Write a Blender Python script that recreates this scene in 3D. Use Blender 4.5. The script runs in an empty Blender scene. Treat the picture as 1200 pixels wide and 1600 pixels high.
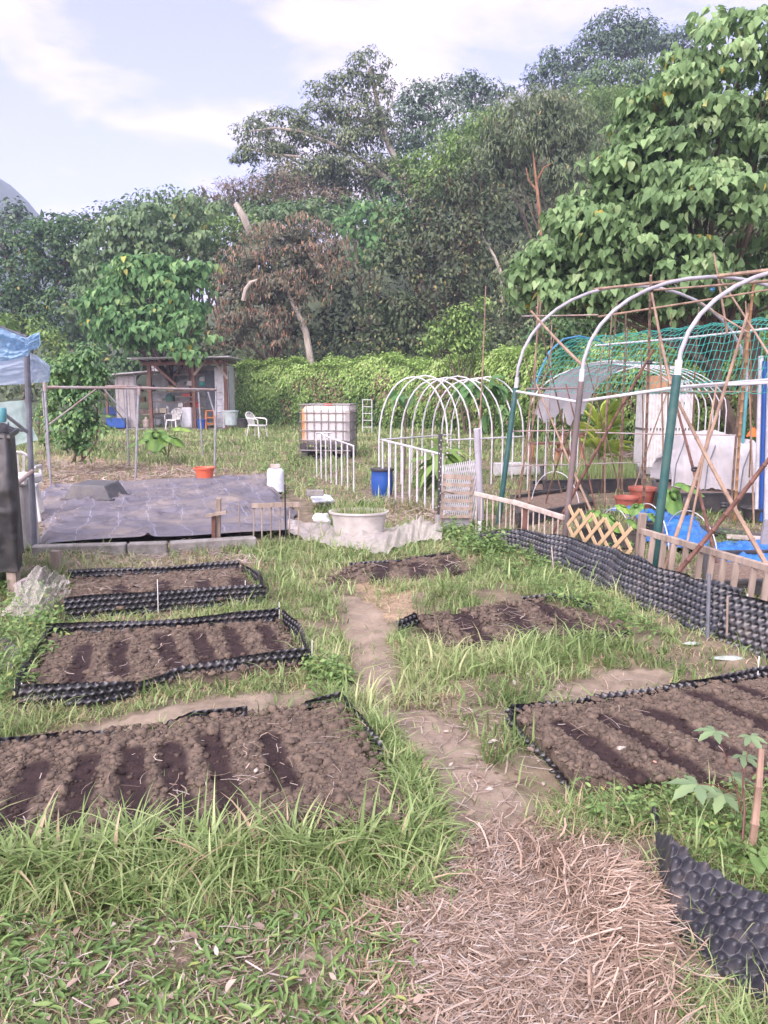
import bpy, math, random
import numpy as np
from mathutils import Vector, Matrix, Euler
R = math.radians
random.seed(7)
rng = np.random.default_rng(11)
SC = bpy.context.scene
COL = SC.collection

# ------------------------------------------------------------------ camera
CAM_H, PITCH, F = 1.55, R(9.25), 1155.0
cd = bpy.data.cameras.new('camera'); cam = bpy.data.objects.new('camera', cd); COL.objects.link(cam)
cd.sensor_fit = 'VERTICAL'; cd.sensor_height = 36.0; cd.lens = 36.0 * F / 1600.0
cd.clip_start = 0.05; cd.clip_end = 3000
cam.location = (0, 0, CAM_H); cam.rotation_euler = (R(90) - PITCH, 0, 0)
SC.camera = cam
# ------------------------------------------------------------------ world, sun, exposure
SUN_EL, SUN_AZ = R(42), R(-150)
world = bpy.data.worlds.new('World'); SC.world = world; world.use_nodes = True
wn, wl = world.node_tree.nodes, world.node_tree.links
wn.clear()
wout = wn.new('ShaderNodeOutputWorld'); wbg = wn.new('ShaderNodeBackground')
sky = wn.new('ShaderNodeTexSky'); sky.sky_type = 'NISHITA'; sky.sun_disc = False
sky.sun_elevation = SUN_EL; sky.sun_rotation = SUN_AZ; sky.air_density = 1.0; sky.dust_density = 2.0; sky.ozone_density = 2.0
tc = wn.new('ShaderNodeTexCoord'); mp = wn.new('ShaderNodeMapping'); mp.inputs['Scale'].default_value = (1.1, 1.1, 3.0)
mp.inputs['Rotation'].default_value = (0.15, 0.35, 0.4)
cn = wn.new('ShaderNodeTexNoise'); cn.inputs['Scale'].default_value = 3.2; cn.inputs['Detail'].default_value = 9; cn.inputs['Roughness'].default_value = 0.55; cn.inputs['Distortion'].default_value = 0.35
cr = wn.new('ShaderNodeValToRGB'); cr.color_ramp.elements[0].position = 0.43; cr.color_ramp.elements[1].position = 0.60
cr.color_ramp.elements[0].color = (0.16, 0.16, 0.16, 1); cr.color_ramp.elements[1].color = (1, 1, 1, 1)
mixc = wn.new('ShaderNodeMixRGB'); mixc.inputs['Color2'].default_value = (5.1, 4.25, 4.9, 1)
tint = wn.new('ShaderNodeMixRGB'); tint.blend_type = 'MULTIPLY'; tint.inputs['Fac'].default_value = 1.0; tint.inputs['Color2'].default_value = (1.40, 1.0, 1.20, 1)
wl.new(tc.outputs['Generated'], mp.inputs['Vector']); wl.new(mp.outputs['Vector'], cn.inputs['Vector'])
wl.new(cn.outputs['Fac'], cr.inputs['Fac']); wl.new(sky.outputs['Color'], tint.inputs['Color1']); wl.new(tint.outputs['Color'], mixc.inputs['Color1'])
wl.new(cr.outputs['Color'], mixc.inputs['Fac'])
# broad sky glow added around the sun direction, behind the camera, to lift shadows
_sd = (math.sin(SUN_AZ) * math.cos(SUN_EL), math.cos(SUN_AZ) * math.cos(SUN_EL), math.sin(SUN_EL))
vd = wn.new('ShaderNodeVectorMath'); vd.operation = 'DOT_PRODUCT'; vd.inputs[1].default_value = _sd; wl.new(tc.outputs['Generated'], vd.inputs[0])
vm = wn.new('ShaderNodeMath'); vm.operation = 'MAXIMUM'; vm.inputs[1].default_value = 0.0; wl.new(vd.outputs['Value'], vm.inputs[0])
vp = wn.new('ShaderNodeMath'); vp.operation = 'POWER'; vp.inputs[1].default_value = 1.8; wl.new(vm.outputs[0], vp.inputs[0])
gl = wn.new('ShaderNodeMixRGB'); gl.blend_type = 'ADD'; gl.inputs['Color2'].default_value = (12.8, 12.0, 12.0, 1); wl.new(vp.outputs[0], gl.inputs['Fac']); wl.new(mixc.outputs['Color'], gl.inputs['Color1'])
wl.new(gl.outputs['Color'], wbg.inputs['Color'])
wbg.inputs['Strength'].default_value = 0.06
wl.new(wbg.outputs['Background'], wout.inputs['Surface'])
sl = bpy.data.lights.new('sun', 'SUN'); sl.energy = 0.9; sl.angle = R(50); sl.color = (1.0, 0.89, 0.85)
so = bpy.data.objects.new('sun', sl); COL.objects.link(so)
# direction the light comes FROM (Nishita rotation: 0 = +Y, positive turns towards +X)
sd = Vector((math.sin(SUN_AZ) * math.cos(SUN_EL), math.cos(SUN_AZ) * math.cos(SUN_EL), math.sin(SUN_EL)))
so.rotation_euler = sd.to_track_quat('Z', 'Y').to_euler(); so.location = (0, 0, 60)
SC.view_settings.view_transform = 'Standard'; SC.view_settings.look = 'None'
SC.view_settings.exposure = 2.32; SC.view_settings.gamma = 1.0
SC.cycles.max_bounces = 6; SC.cycles.transparent_max_bounces = 16; SC.cycles.volume_bounces = 0

# ------------------------------------------------------------------ measuring helpers (photo pixel -> point in the place)
def ray(px, py):
    a, b = (px - 600.0) / F, (800.0 - py) / F
    c, s = math.cos(PITCH), math.sin(PITCH)
    return Vector((a, c + b * s, -s + b * c))
def G(px, py, z=0.0):
    d = ray(px, py); t = (z - CAM_H) / d.z
    return Vector((d.x * t, d.y * t, z))
def P(px, py, Y):
    d = ray(px, py); t = Y / d.y
    return Vector((d.x * t, Y, CAM_H + d.z * t))
def proj(x, y, z=0.0):
    c, s = math.cos(PITCH), math.sin(PITCH)
    zz = z - CAM_H
    dep = y * c - zz * s; up = y * s + zz * c
    return 600 + F * x / dep, 800 - F * up / dep

# ------------------------------------------------------------------ noise
def _h(ix, iy, seed):
    n = (ix.astype(np.int64) * 374761393 + iy.astype(np.int64) * 668265263 + seed * 1442695041) & 0xFFFFFFFF
    n = ((n ^ (n >> 13)) * 1274126177) & 0xFFFFFFFF
    return ((n ^ (n >> 16)) & 0xFFFF) / 65535.0
def vnoise(x, y, seed=0):
    x = np.asarray(x, float); y = np.asarray(y, float)
    ix, iy = np.floor(x), np.floor(y); fx, fy = x - ix, y - iy
    fx = fx * fx * (3 - 2 * fx); fy = fy * fy * (3 - 2 * fy)
    a, b = _h(ix, iy, seed), _h(ix + 1, iy, seed); c, d = _h(ix, iy + 1, seed), _h(ix + 1, iy + 1, seed)
    return (a * (1 - fx) + b * fx) * (1 - fy) + (c * (1 - fx) + d * fx) * fy
def fbm(x, y, seed=0, o=4):
    x = np.asarray(x, float); y = np.asarray(y, float)
    s, a, t = 0.0, 0.5, 0.0
    for k in range(o):
        s = s + a * vnoise(x, y, seed + k * 17); t += a; a *= 0.5; x = x * 2.03 + 5.1; y = y * 2.03 + 1.7
    return s / t
def inpoly(px, py, poly):
    px = np.asarray(px); py = np.asarray(py); r = np.zeros(px.shape, bool); n = len(poly)
    for i in range(n):
        x1, y1 = poly[i]; x2, y2 = poly[(i + 1) % n]
        if y1 == y2: continue
        c = ((y1 > py) != (y2 > py)) & (px < (x2 - x1) * (py - y1) / (y2 - y1) + x1)
        r ^= c
    return r
def smooth(a, b, x):
    t = np.clip((x - a) / (b - a), 0, 1); return t * t * (3 - 2 * t)

# ------------------------------------------------------------------ materials
def _new(name):
    m = bpy.data.materials.new(name); m.use_nodes = True
    n, l = m.node_tree.nodes, m.node_tree.links
    return m, n, l, n['Principled BSDF'], n['Material Output']
def mat(name, c1, c2=None, rough=0.6, scale=6.0, detail=6, bump=0.0, bscale=40.0, spec=0.4, metal=0.0, stretch=None, coat=0.0, alpha=None, transl=0.0, lo=0.35, hi=0.65):
    m, n, l, b, out = _new(name)
    c2 = c2 or tuple(x * 0.72 for x in c1)
    t = n.new('ShaderNodeTexCoord'); src = t.outputs['Object']
    if stretch:
        mp = n.new('ShaderNodeMapping'); mp.inputs['Scale'].default_value = stretch; l.new(src, mp.inputs['Vector']); src = mp.outputs['Vector']
    nz = n.new('ShaderNodeTexNoise'); nz.inputs['Scale'].default_value = scale; nz.inputs['Detail'].default_value = detail; nz.inputs['Roughness'].default_value = 0.62
    l.new(src, nz.inputs['Vector'])
    r = n.new('ShaderNodeValToRGB'); r.color_ramp.elements[0].position = lo; r.color_ramp.elements[1].position = hi
    r.color_ramp.elements[0].color = (*c2, 1); r.color_ramp.elements[1].color = (*c1, 1)
    l.new(nz.outputs['Fac'], r.inputs['Fac']); l.new(r.outputs['Color'], b.inputs['Base Color'])
    b.inputs['Roughness'].default_value = rough; b.inputs['Metallic'].default_value = metal
    b.inputs['Specular IOR Level'].default_value = spec; b.inputs['Coat Weight'].default_value = coat
    if bump:
        z2 = n.new('ShaderNodeTexNoise'); z2.inputs['Scale'].default_value = bscale; z2.inputs['Detail'].default_value = 5; l.new(src, z2.inputs['Vector'])
        bp = n.new('ShaderNodeBump'); bp.inputs['Strength'].default_value = bump; bp.inputs['Distance'].default_value = 0.01
        l.new(z2.outputs['Fac'], bp.inputs['Height']); l.new(bp.outputs['Normal'], b.inputs['Normal'])
    sh = b.outputs['BSDF']
    if transl:
        tr = n.new('ShaderNodeBsdfTranslucent'); l.new(r.outputs['Color'], tr.inputs['Color'])
        mx = n.new('ShaderNodeMixShader'); mx.inputs['Fac'].default_value = transl; l.new(sh, mx.inputs[1]); l.new(tr.outputs['BSDF'], mx.inputs[2]); sh = mx.outputs['Shader']
    if alpha is not None:
        tp = n.new('ShaderNodeBsdfTransparent'); mx = n.new('ShaderNodeMixShader'); mx.inputs['Fac'].default_value = alpha
        l.new(tp.outputs['BSDF'], mx.inputs[1]); l.new(sh, mx.inputs[2]); sh = mx.outputs['Shader']
    l.new(sh, out.inputs['Surface'])
    return m
def leafmat(name, cols, rough=0.5, transl=0.3, spec=0.35, gain=1.0):
    cols = [(p, tuple(min(x * gain, .8) for x in c)) for p, c in cols]
    m, n, l, b, out = _new(name)
    a = n.new('ShaderNodeAttribute'); a.attribute_name = 'rnd'
    r = n.new('ShaderNodeValToRGB'); e = r.color_ramp.elements
    e[0].position = cols[0][0]; e[0].color = (*cols[0][1], 1); e[1].position = cols[-1][0]; e[1].color = (*cols[-1][1], 1)
    for p, c in cols[1:-1]:
        x = e.new(p); x.color = (*c, 1)
    l.new(a.outputs['Fac'], r.inputs['Fac']); l.new(r.outputs['Color'], b.inputs['Base Color'])
    b.inputs['Roughness'].default_value = rough; b.inputs['Specular IOR Level'].default_value = spec
    tr = n.new('ShaderNodeBsdfTranslucent'); l.new(r.outputs['Color'], tr.inputs['Color'])
    mx = n.new('ShaderNodeMixShader'); mx.inputs['Fac'].default_value = transl
    l.new(b.outputs['BSDF'], mx.inputs[1]); l.new(tr.outputs['BSDF'], mx.inputs[2]); l.new(mx.outputs['Shader'], out.inputs['Surface'])
    return m

def dirty(m, col, amt=.6, scale=3.0, lo=.5, hi=.68, stretch=(1, 1, 1)):
    n, l = m.node_tree.nodes, m.node_tree.links; b = n['Principled BSDF']; src = b.inputs['Base Color'].links[0].from_socket
    t = n.new('ShaderNodeTexCoord'); mp = n.new('ShaderNodeMapping'); mp.inputs['Scale'].default_value = stretch; l.new(t.outputs['Object'], mp.inputs['Vector'])
    z = n.new('ShaderNodeTexNoise'); z.inputs['Scale'].default_value = scale; z.inputs['Detail'].default_value = 8; z.inputs['Roughness'].default_value = .7; l.new(mp.outputs['Vector'], z.inputs['Vector'])
    r = n.new('ShaderNodeMapRange'); r.inputs['From Min'].default_value = lo; r.inputs['From Max'].default_value = hi; r.inputs['To Max'].default_value = amt; l.new(z.outputs['Fac'], r.inputs['Value'])
    x = n.new('ShaderNodeMixRGB'); l.new(r.outputs['Result'], x.inputs['Fac']); l.new(src, x.inputs['Color1']); x.inputs['Color2'].default_value = (*col, 1); l.new(x.outputs['Color'], b.inputs['Base Color'])
    return m
# ------------------------------------------------------------------ object helpers
def tag(o, label=None, cat=None, group=None, kind=None):
    if label: o['label'] = label
    if cat: o['category'] = cat
    if group: o['group'] = group
    if kind: o['kind'] = kind
    return o
def thing(name, label, cat, loc=(0, 0, 0), group=None):
    o = bpy.data.objects.new(name, None); COL.objects.link(o); o.location = loc; o.empty_display_size = 0.1
    return tag(o, label, cat, group)
def root_loc(p):
    while p.parent: p = p.parent
    return Vector(p.location)
def np_mesh(name, V, faces_by_n, mat_, parent=None, rnd=None, smooth_=True, attrs=None, top=True):
    """faces_by_n: list of (m,k) index arrays"""
    V = np.asarray(V, np.float32)
    if parent is not None: org = np.array(root_loc(parent))
    elif top:
        org = np.array([(V[:, 0].min() + V[:, 0].max()) / 2, (V[:, 1].min() + V[:, 1].max()) / 2, V[:, 2].min()])
    else: org = np.zeros(3)
    me = bpy.data.meshes.new(name)
    me.vertices.add(len(V)); me.vertices.foreach_set('co', (V - org).astype(np.float32).ravel())
    fb = [np.asarray(f) for f in faces_by_n if len(f)]
    nl = sum(f.size for f in fb); nf = sum(len(f) for f in fb)
    me.loops.add(nl); me.polygons.add(nf)
    me.loops.foreach_set('vertex_index', np.concatenate([f.ravel() for f in fb]).astype(np.int32))
    tot = np.concatenate([np.full(len(f), f.shape[1]) for f in fb]).astype(np.int32)
    st = np.concatenate([[0], np.cumsum(tot)[:-1]]).astype(np.int32)
    me.polygons.foreach_set('loop_start', st); me.polygons.foreach_set('loop_total', tot)
    if smooth_: me.polygons.foreach_set('use_smooth', np.ones(nf, bool))
    for k, v in (attrs or {}).items():
        a = me.attributes.new(k, 'FLOAT', 'POINT'); a.data.foreach_set('value', np.asarray(v, np.float32).ravel())
    if rnd is not None:
        a = me.attributes.new('rnd', 'FLOAT', 'POINT'); a.data.foreach_set('value', np.asarray(rnd, np.float32).ravel())
    me.materials.append(mat_); me.update(calc_edges=True)
    o = bpy.data.objects.new(name, me); COL.objects.link(o)
    if parent is not None: o.parent = parent
    else: o.location = org
    return o
class MB:
    def __init__(s): s.v = []; s.f = []
    def add(s, vs, fs):
        k = len(s.v); s.v += [tuple(v) for v in vs]; s.f += [tuple(i + k for i in f) for f in fs]; return s
    def box(s, c, size, rot=None, bev=0.0):
        x, y, z = (d / 2 for d in size); M = (rot if isinstance(rot, Matrix) else Euler(rot or (0, 0, 0)).to_matrix())
        c = Vector(c)
        if bev <= 0:
            vs = [Vector((i, j, k)) for i in (-x, x) for j in (-y, y) for k in (-z, z)]
            fs = [(0, 1, 3, 2), (4, 6, 7, 5), (0, 4, 5, 1), (2, 3, 7, 6), (0, 2, 6, 4), (1, 5, 7, 3)]
            return s.add([c + M @ v for v in vs], fs)
        b = min(bev, x * .9, y * .9, z * .9); vs = []; idx = {}
        for i in (-1, 1):
            for j in (-1, 1):
                for k in (-1, 1):
                    for ax in range(3):
                        p = [i * x, j * y, k * z]
                        for q in range(3):
                            if q != ax: p[q] -= (i, j, k)[q] * b
                        idx[(i, j, k, ax)] = len(vs); vs.append(Vector(p))
        fs = []
        for ax in range(3):
            o1, o2 = (ax + 1) % 3, (ax + 2) % 3
            for sg in (-1, 1):
                q = []
                for a_, b_ in ((-1, -1), (1, -1), (1, 1), (-1, 1)):
                    t = [0, 0, 0]; t[ax] = sg; t[o1] = a_; t[o2] = b_; q.append(idx[(*t, ax)])
                fs.append(tuple(q if sg > 0 else q[::-1]))
            for a_ in (-1, 1):
                for b_ in (-1, 1):
                    q = []
                    for sg, axx in ((-1, o1), (1, o1), (1, o2), (-1, o2)):
                        t = [0, 0, 0]; t[ax] = sg; t[o1] = a_; t[o2] = b_; q.append(idx[(*t, axx)])
                    fs.append(tuple(q if a_ * b_ > 0 else q[::-1]))
        for i in (-1, 1):
            for j in (-1, 1):
                for k in (-1, 1):
                    q = (idx[(i, j, k, 0)], idx[(i, j, k, 1)], idx[(i, j, k, 2)])
                    fs.append(q if i * j * k > 0 else q[::-1])
        return s.add([c + M @ v for v in vs], fs)
    def bar(s, a, b, w, h, up=(0, 0, 1), bev=0.0):
        a, b = Vector(a), Vector(b); d = (b - a); L = d.length; d.normalize(); u = Vector(up)
        sd_ = d.cross(u)
        if sd_.length < 1e-4: sd_ = d.cross(Vector((0, 1, 0)))
        sd_.normalize(); u = sd_.cross(d)
        M = Matrix((sd_, d, u)).transposed()
        return s.box((a + b) / 2, (w, L, h), M, bev)
    def tube(s, pts, r, n=8, cap=True):
        pts = [Vector(p) for p in pts]; m = len(pts); rr = r if isinstance(r, (list, tuple)) else [r] * m
        k0 = len(s.v); prev = None
        for i, p in enumerate(pts):
            d = (pts[min(i + 1, m - 1)] - pts[max(i - 1, 0)])
            if d.length < 1e-9: d = Vector((0, 0, 1))
            d.normalize()
            if prev is None:
                a = d.orthogonal().normalized()
            else:
                a = prev - d * prev.dot(d)
                a = a.normalized() if a.length > 1e-5 else d.orthogonal().normalized()
            prev = a; b = d.cross(a)
            for j in range(n):
                t = 2 * math.pi * j / n; s.v.append(tuple(p + (a * math.cos(t) + b * math.sin(t)) * rr[i]))
        for i in range(m - 1):
            for j in range(n):
                q = k0 + i * n; s.f.append((q + j, q + (j + 1) % n, q + n + (j + 1) % n, q + n + j))
        if cap:
            s.f.append(tuple(range(k0 + n - 1, k0 - 1, -1))); q = k0 + (m - 1) * n; s.f.append(tuple(range(q, q + n)))
        return s
    def lathe(s, c, prof, n=20, cap=True, sx=1.0, sy=1.0):
        c = Vector(c); k0 = len(s.v)
        for r, z in prof:
            for j in range(n):
                t = 2 * math.pi * j / n; s.v.append((c.x + r * math.cos(t) * sx, c.y + r * math.sin(t) * sy, c.z + z))
        m = len(prof)
        for i in range(m - 1):
            for j in range(n):
                q = k0 + i * n; s.f.append((q + j, q + (j + 1) % n, q + n + (j + 1) % n, q + n + j))
        if cap:
            s.f.append(tuple(range(k0 + n - 1, k0 - 1, -1))); q = k0 + (m - 1) * n; s.f.append(tuple(range(q, q + n)))
        return s
    def build(s, name, m, parent=None, sm=False, angle=None):
        me = bpy.data.meshes.new(name)
        if parent is not None: org = root_loc(parent)
        else:
            a = np.array(s.v); org = Vector(((a[:, 0].min() + a[:, 0].max()) / 2, (a[:, 1].min() + a[:, 1].max()) / 2, a[:, 2].min()))
        me.from_pydata([Vector(v) - org for v in s.v], [], s.f); me.materials.append(m); me.update()
        if sm:
            try: me.shade_smooth(); me.set_sharp_from_angle(angle=R(angle or 35))
            except Exception: pass
        o = bpy.data.objects.new(name, me); COL.objects.link(o)
        if parent is not None: o.parent = parent
        else: o.location = org
        return o
def copy_tree(o, parent=None):
    c = o.copy(); COL.objects.link(c)
    if parent: c.parent = parent
    for ch in list(o.children): copy_tree(ch, c)
    return c
def grid_sheet(fn, nu, nv):
    """fn(U,V) arrays -> (nv,nu,3)"""
    U, W = np.meshgrid(np.linspace(0, 1, nu), np.linspace(0, 1, nv))
    Q = fn(U, W); V = Q.reshape(-1, 3)
    i = (np.arange(nv - 1)[:, None] * nu + np.arange(nu - 1)[None, :]).ravel()
    F_ = np.stack([i, i + 1, i + nu + 1, i + nu], 1)
    return V, F_
def bil(c, U, W):
    """corners bl,br,fr,fl -> back edge at W=0"""
    c = [np.array(q, float) for q in c]
    return ((1 - U) * (1 - W))[..., None] * c[0] + (U * (1 - W))[..., None] * c[1] + (U * W)[..., None] * c[2] + ((1 - U) * W)[..., None] * c[3]

# ------------------------------------------------------------------ leaf clouds
LT = {
 'diamond': (np.array([[0, 0, 0], [-.30, .45, .10], [0, 1, -.12], [.30, .45, .10]]), [(0, 3, 2, 1)]),
 'oval': (np.array([[0, 0, 0], [-.2, .25, .06], [-.22, .6, .05], [0, 1, -.15], [.22, .6, .05], [.2, .25, .06], [0, .45, 0]]), [(0, 6, 2, 1), (6, 3, 2), (0, 5, 4, 6), (6, 4, 3)]),
 'heart': (np.array([[0, .08, 0], [-.18, -.04, .05], [-.36, .10, .12], [-.39, .36, .10], [-.24, .70, -.04], [.03, 1.05, -.34], [.22, .72, -.10], [.38, .36, .03], [.37, .08, .04], [.18, -.06, .0], [0, .42, -.07]]),
           [(0, 10, 2, 1), (10, 4, 3, 2), (10, 5, 4), (0, 9, 8, 10), (10, 8, 7, 6), (10, 6, 5)]),
 'broad': (np.array([[0, 0, 0], [-.11, .3, .05], [-.10, .65, .02], [0, 1, -.22], [.10, .65, .02], [.11, .3, .05], [0, .4, -.03]]), [(0, 6, 2, 1), (6, 3, 2), (0, 5, 4, 6), (6, 4, 3)]),
 'lance': (np.array([[0, 0, 0], [-.09, .35, .03], [-.07, .7, -.02], [0, 1, -.18], [.07, .7, -.02], [.09, .35, .03]]), [(0, 5, 1), (5, 4, 2, 1), (4, 3, 2)]),
}
def norm(a):
    return a / np.maximum(np.linalg.norm(a, axis=1, keepdims=True), 1e-9)
def leaves(pos, nrm, tip, size, tmpl, rnd=None):
    T, fs = LT[tmpl]
    nrm = norm(nrm); tip = norm(tip - nrm * np.sum(tip * nrm, 1, keepdims=True)); side = np.cross(tip, nrm)
    V = pos[:, None, :] + size[:, None, None] * (T[None, :, 0, None] * side[:, None, :] + T[None, :, 1, None] * tip[:, None, :] + T[None, :, 2, None] * nrm[:, None, :])
    n, k = len(pos), len(T); base = np.arange(n)[:, None] * k
    d = {}
    for f in fs: d.setdefault(len(f), []).append(base + np.array(f)[None, :])
    F_ = {q: np.concatenate(v) for q, v in d.items()}
    if rnd is None: rnd = rng.random(n)
    return V.reshape(-1, 3), F_, np.repeat(rnd, k)
class Cloud:
    def __init__(s): s.V = []; s.F = {}; s.r = []; s.n = 0
    def add(s, V, F_, r):
        for k, f in F_.items(): s.F.setdefault(k, []).append(f + s.n)
        s.V.append(V); s.r.append(r); s.n += len(V); return s
    def build(s, name, m, parent=None, **kw):
        return np_mesh(name, np.concatenate(s.V), [np.concatenate(f) for f in s.F.values()], m, parent, rnd=np.concatenate(s.r), **kw)
def sph(n):
    v = rng.normal(size=(n, 3)); return norm(v)
def crown_cloud(blobs, lsize, tmpl, dens=1.0, clump=0.30, droop=0.6, front=0.35, flat=0.75, tassel=0.0, fill=0.12, tone=None, stray=0.04):
    """blobs: (centre, radii). leaves sit on small clumps spread over each blob; dens ~ leaf layers"""
    C = Cloud(); camp = np.array([0, 0, CAM_H])
    for c, r in blobs:
        c = np.array(c, float); r = np.array(r, float); rm = float(np.mean(r))
        cr_ = max(clump * rm, lsize * 1.6)
        ns = int(np.clip(2.2 * (rm / cr_) ** 2 * 1.7, 7, 160))
        u = sph(ns * 2)
        vd = norm((camp - c)[None, :])[0]
        keep = (u @ vd > -0.25) | (u[:, 2] > 0.6) | (rng.random(len(u)) < front)
        u = u[keep][:ns]; u = u[u[:, 2] > -0.72]
        sc = c + u * r * rng.uniform(0.62, 1.02, (len(u), 1))
        crs = cr_ * rng.uniform(0.6, 1.35, len(u))
        per = np.maximum((dens * 5.0 * (crs / lsize) ** 2).astype(int), 6)
        idx = np.repeat(np.arange(len(u)), per); n = len(idx)
        w = sph(n); w[:, 2] = np.where(w[:, 2] < 0, w[:, 2] * rng.choice([1, -1], n, p=[.45, .55]), w[:, 2])
        rr = rng.uniform(0.45, 1.0, (n, 1)) ** 0.6
        pos = sc[idx] + w * rr * crs[idx][:, None] * np.array([1, 1, flat])
        out = norm(w + 0.6 * u[idx]); nr = norm(out + np.array([0, 0, 0.75]) + rng.normal(0, .38, (n, 3)))
        tp = out * np.array([1, 1, 0.3]) + np.array([0, 0, -droop]) + rng.normal(0, .35, (n, 3))
        if droop > 1.0: nr = norm(out * np.array([1, 1, .4]) + np.array([0, 0, .45]) + rng.normal(0, .42, (n, 3)))
        sz = lsize * rng.uniform(0.5, 1.25, n)
        tn = np.clip(rng.normal(0.45, 0.16, len(u)), 0.1, 0.85)
        rn = np.clip(tn[idx] + rng.normal(0, 0.19, n), 0, 0.93)
        yl = rng.random(n) < 0.012; rn[yl] = rng.uniform(.95, 1.0, yl.sum())
        C.add(*leaves(pos, nr, tp, sz, tmpl, rn))
        if tassel:
            m = rng.random(n) < tassel; k = m.sum()
            C.add(*leaves(pos[m], norm(rng.normal(size=(k, 3)) * np.array([1, 1, .2])), np.tile([0, 0, -1.], (k, 1)) + rng.normal(0, .2, (k, 3)), sz[m] * 1.2, 'lance', rng.uniform(.95, 1, k)))
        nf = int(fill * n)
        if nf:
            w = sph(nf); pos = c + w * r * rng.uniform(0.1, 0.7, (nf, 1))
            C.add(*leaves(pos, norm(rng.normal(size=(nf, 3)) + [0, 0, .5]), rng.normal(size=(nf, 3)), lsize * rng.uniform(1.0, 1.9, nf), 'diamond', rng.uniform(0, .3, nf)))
        nst = int(stray * n)
        if nst:
            w = sph(nst); w[:, 2] = np.abs(w[:, 2]) * .8 - .1; pos = c + w * r * rng.uniform(1.0, 1.22, (nst, 1))
            C.add(*leaves(pos, norm(w + rng.normal(0, .5, (nst, 3))), w + rng.normal(0, .5, (nst, 3)), lsize * rng.uniform(.6, 1.1, nst), tmpl, rng.uniform(.2, .7, nst)))
    return C
# ------------------------------------------------------------------ region masks (measured on the photo, used in the place)
BEDS = {
 'a': [(-170, 1195), (536, 1108), (650, 1300), (-330, 1385)],
 'b': [(72, 1003), (440, 977), (480, 1047), (28, 1108)],
 'c': [(106, 909), (376, 893), (415, 940), (100, 968)],
 'd': [(545, 890), (706, 868), (745, 897), (505, 914)],
 'e': [(650, 972), (835, 938), (995, 990), (700, 1020)],
 'f': [(795, 1128), (1400, 1038), (1560, 1240), (905, 1240)]}
STRIPS = {
 'a': [(55, 1200, 10, 1300), (139, 1185, 105, 1300), (208, 1172, 206, 1300), (267, 1164, 286, 1270), (331, 1152, 366, 1265), (421, 1146, 448, 1225)],
 'b': [(133, 1008, 118, 1062), (187, 1002, 186, 1050), (254, 992, 274, 1040), (309, 988, 327, 1034), (357, 982, 375, 1024), (411, 978, 440, 1018)],
 'c': [(190, 912, 180, 945), (255, 908, 258, 940), (315, 903, 330, 934), (368, 902, 385, 925)],
 'd': [(600, 880, 590, 905), (650, 877, 660, 902), (700, 874, 715, 895)],
 'e': [(720, 955, 760, 1005), (790, 945, 840, 1000), (850, 940, 910, 990)],
 'f': [(880, 1130, 1010, 1225), (945, 1118, 1110, 1220), (1020, 1110, 1200, 1205), (1090, 1085, 1300, 1180), (1160, 1075, 1340, 1150)]}
POLY = {
 'path': [[(600, 1112), (660, 1102), (715, 1130), (775, 1190), (832, 1268), (812, 1305), (730, 1335), (690, 1300), (655, 1190)],
          [(70, 1142), (250, 1108), (450, 1070), (560, 1062), (590, 1085), (540, 1092), (480, 1098), (380, 1116), (200, 1142), (60, 1165)],
          [(840, 1090), (880, 1058), (990, 1036), (1065, 1045), (1010, 1075), (900, 1098)],
          [(520, 925), (580, 935), (640, 1045), (600, 1110), (560, 1070), (545, 1000)],
          [(455, 1490), (640, 1330), (700, 1380), (640, 1490), (520, 1530)]],
 'straw': [[(640, 1345), (720, 1315), (860, 1300), (960, 1340), (1015, 1400), (1070, 1640), (690, 1640), (600, 1420)]],
 'dry': [[(70, 858), (300, 850), (420, 880), (390, 900), (100, 905)], [(60, 705), (330, 735), (420, 745), (60, 765)], [(590, 765), (700, 790), (680, 830), (600, 810)],
         [(-40, 1470), (90, 1455), (200, 1500), (120, 1545), (-40, 1530)], [(400, 1540), (600, 1490), (650, 1600), (430, 1640)], [(560, 880), (640, 900), (640, 960), (560, 960)]],
 'tall': [[(-250, 1285), (200, 1275), (420, 1262), (560, 1235), (590, 1130), (640, 1150), (695, 1220), (700, 1300), (640, 1420), (300, 1460), (-250, 1440)]],
 'fabric': [[(40, 762), (150, 750), (415, 746), (490, 790), (490, 845), (60, 862)]],
 'right': [[(800, 780), (1000, 700), (1400, 650), (1400, 1000), (1130, 950), (900, 865), (760, 820)]],
 'slab': [[(800, 735), (990, 715), (1200, 735), (1200, 750), (990, 727), (800, 745)]],
 'bright': [[(620, 1010), (760, 1010), (860, 1000), (980, 995), (860, 1045), (640, 1080)]]}
def inpolys(px, py, key):
    r = np.zeros(np.shape(px), bool)
    for p in POLY[key]: r |= inpoly(px, py, p)
    return r
def inbeds(px, py, grow=0):
    r = np.zeros(np.shape(px), bool)
    for k, p in BEDS.items(): r |= inpoly(px, py, p)
    return r
def mask_world(x, y, key, jit=0.10, n=1):
    """soft mask: noise-jittered polygon test"""
    jx = (fbm(x * 3.1, y * 3.1, 5, 3) - .5) * 2 * jit + (fbm(x * 14, y * 14, 9, 2) - .5) * jit * .6
    jy = (fbm(x * 3.1, y * 3.1, 31, 3) - .5) * 2 * jit + (fbm(x * 14, y * 14, 39, 2) - .5) * jit * .6
    sc_ = np.clip(y / 4.0, .6, 3)
    px, py = proj(x + jx * sc_, np.maximum(y + jy * sc_, 0.9))
    return inpolys(px, py, key)

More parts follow.
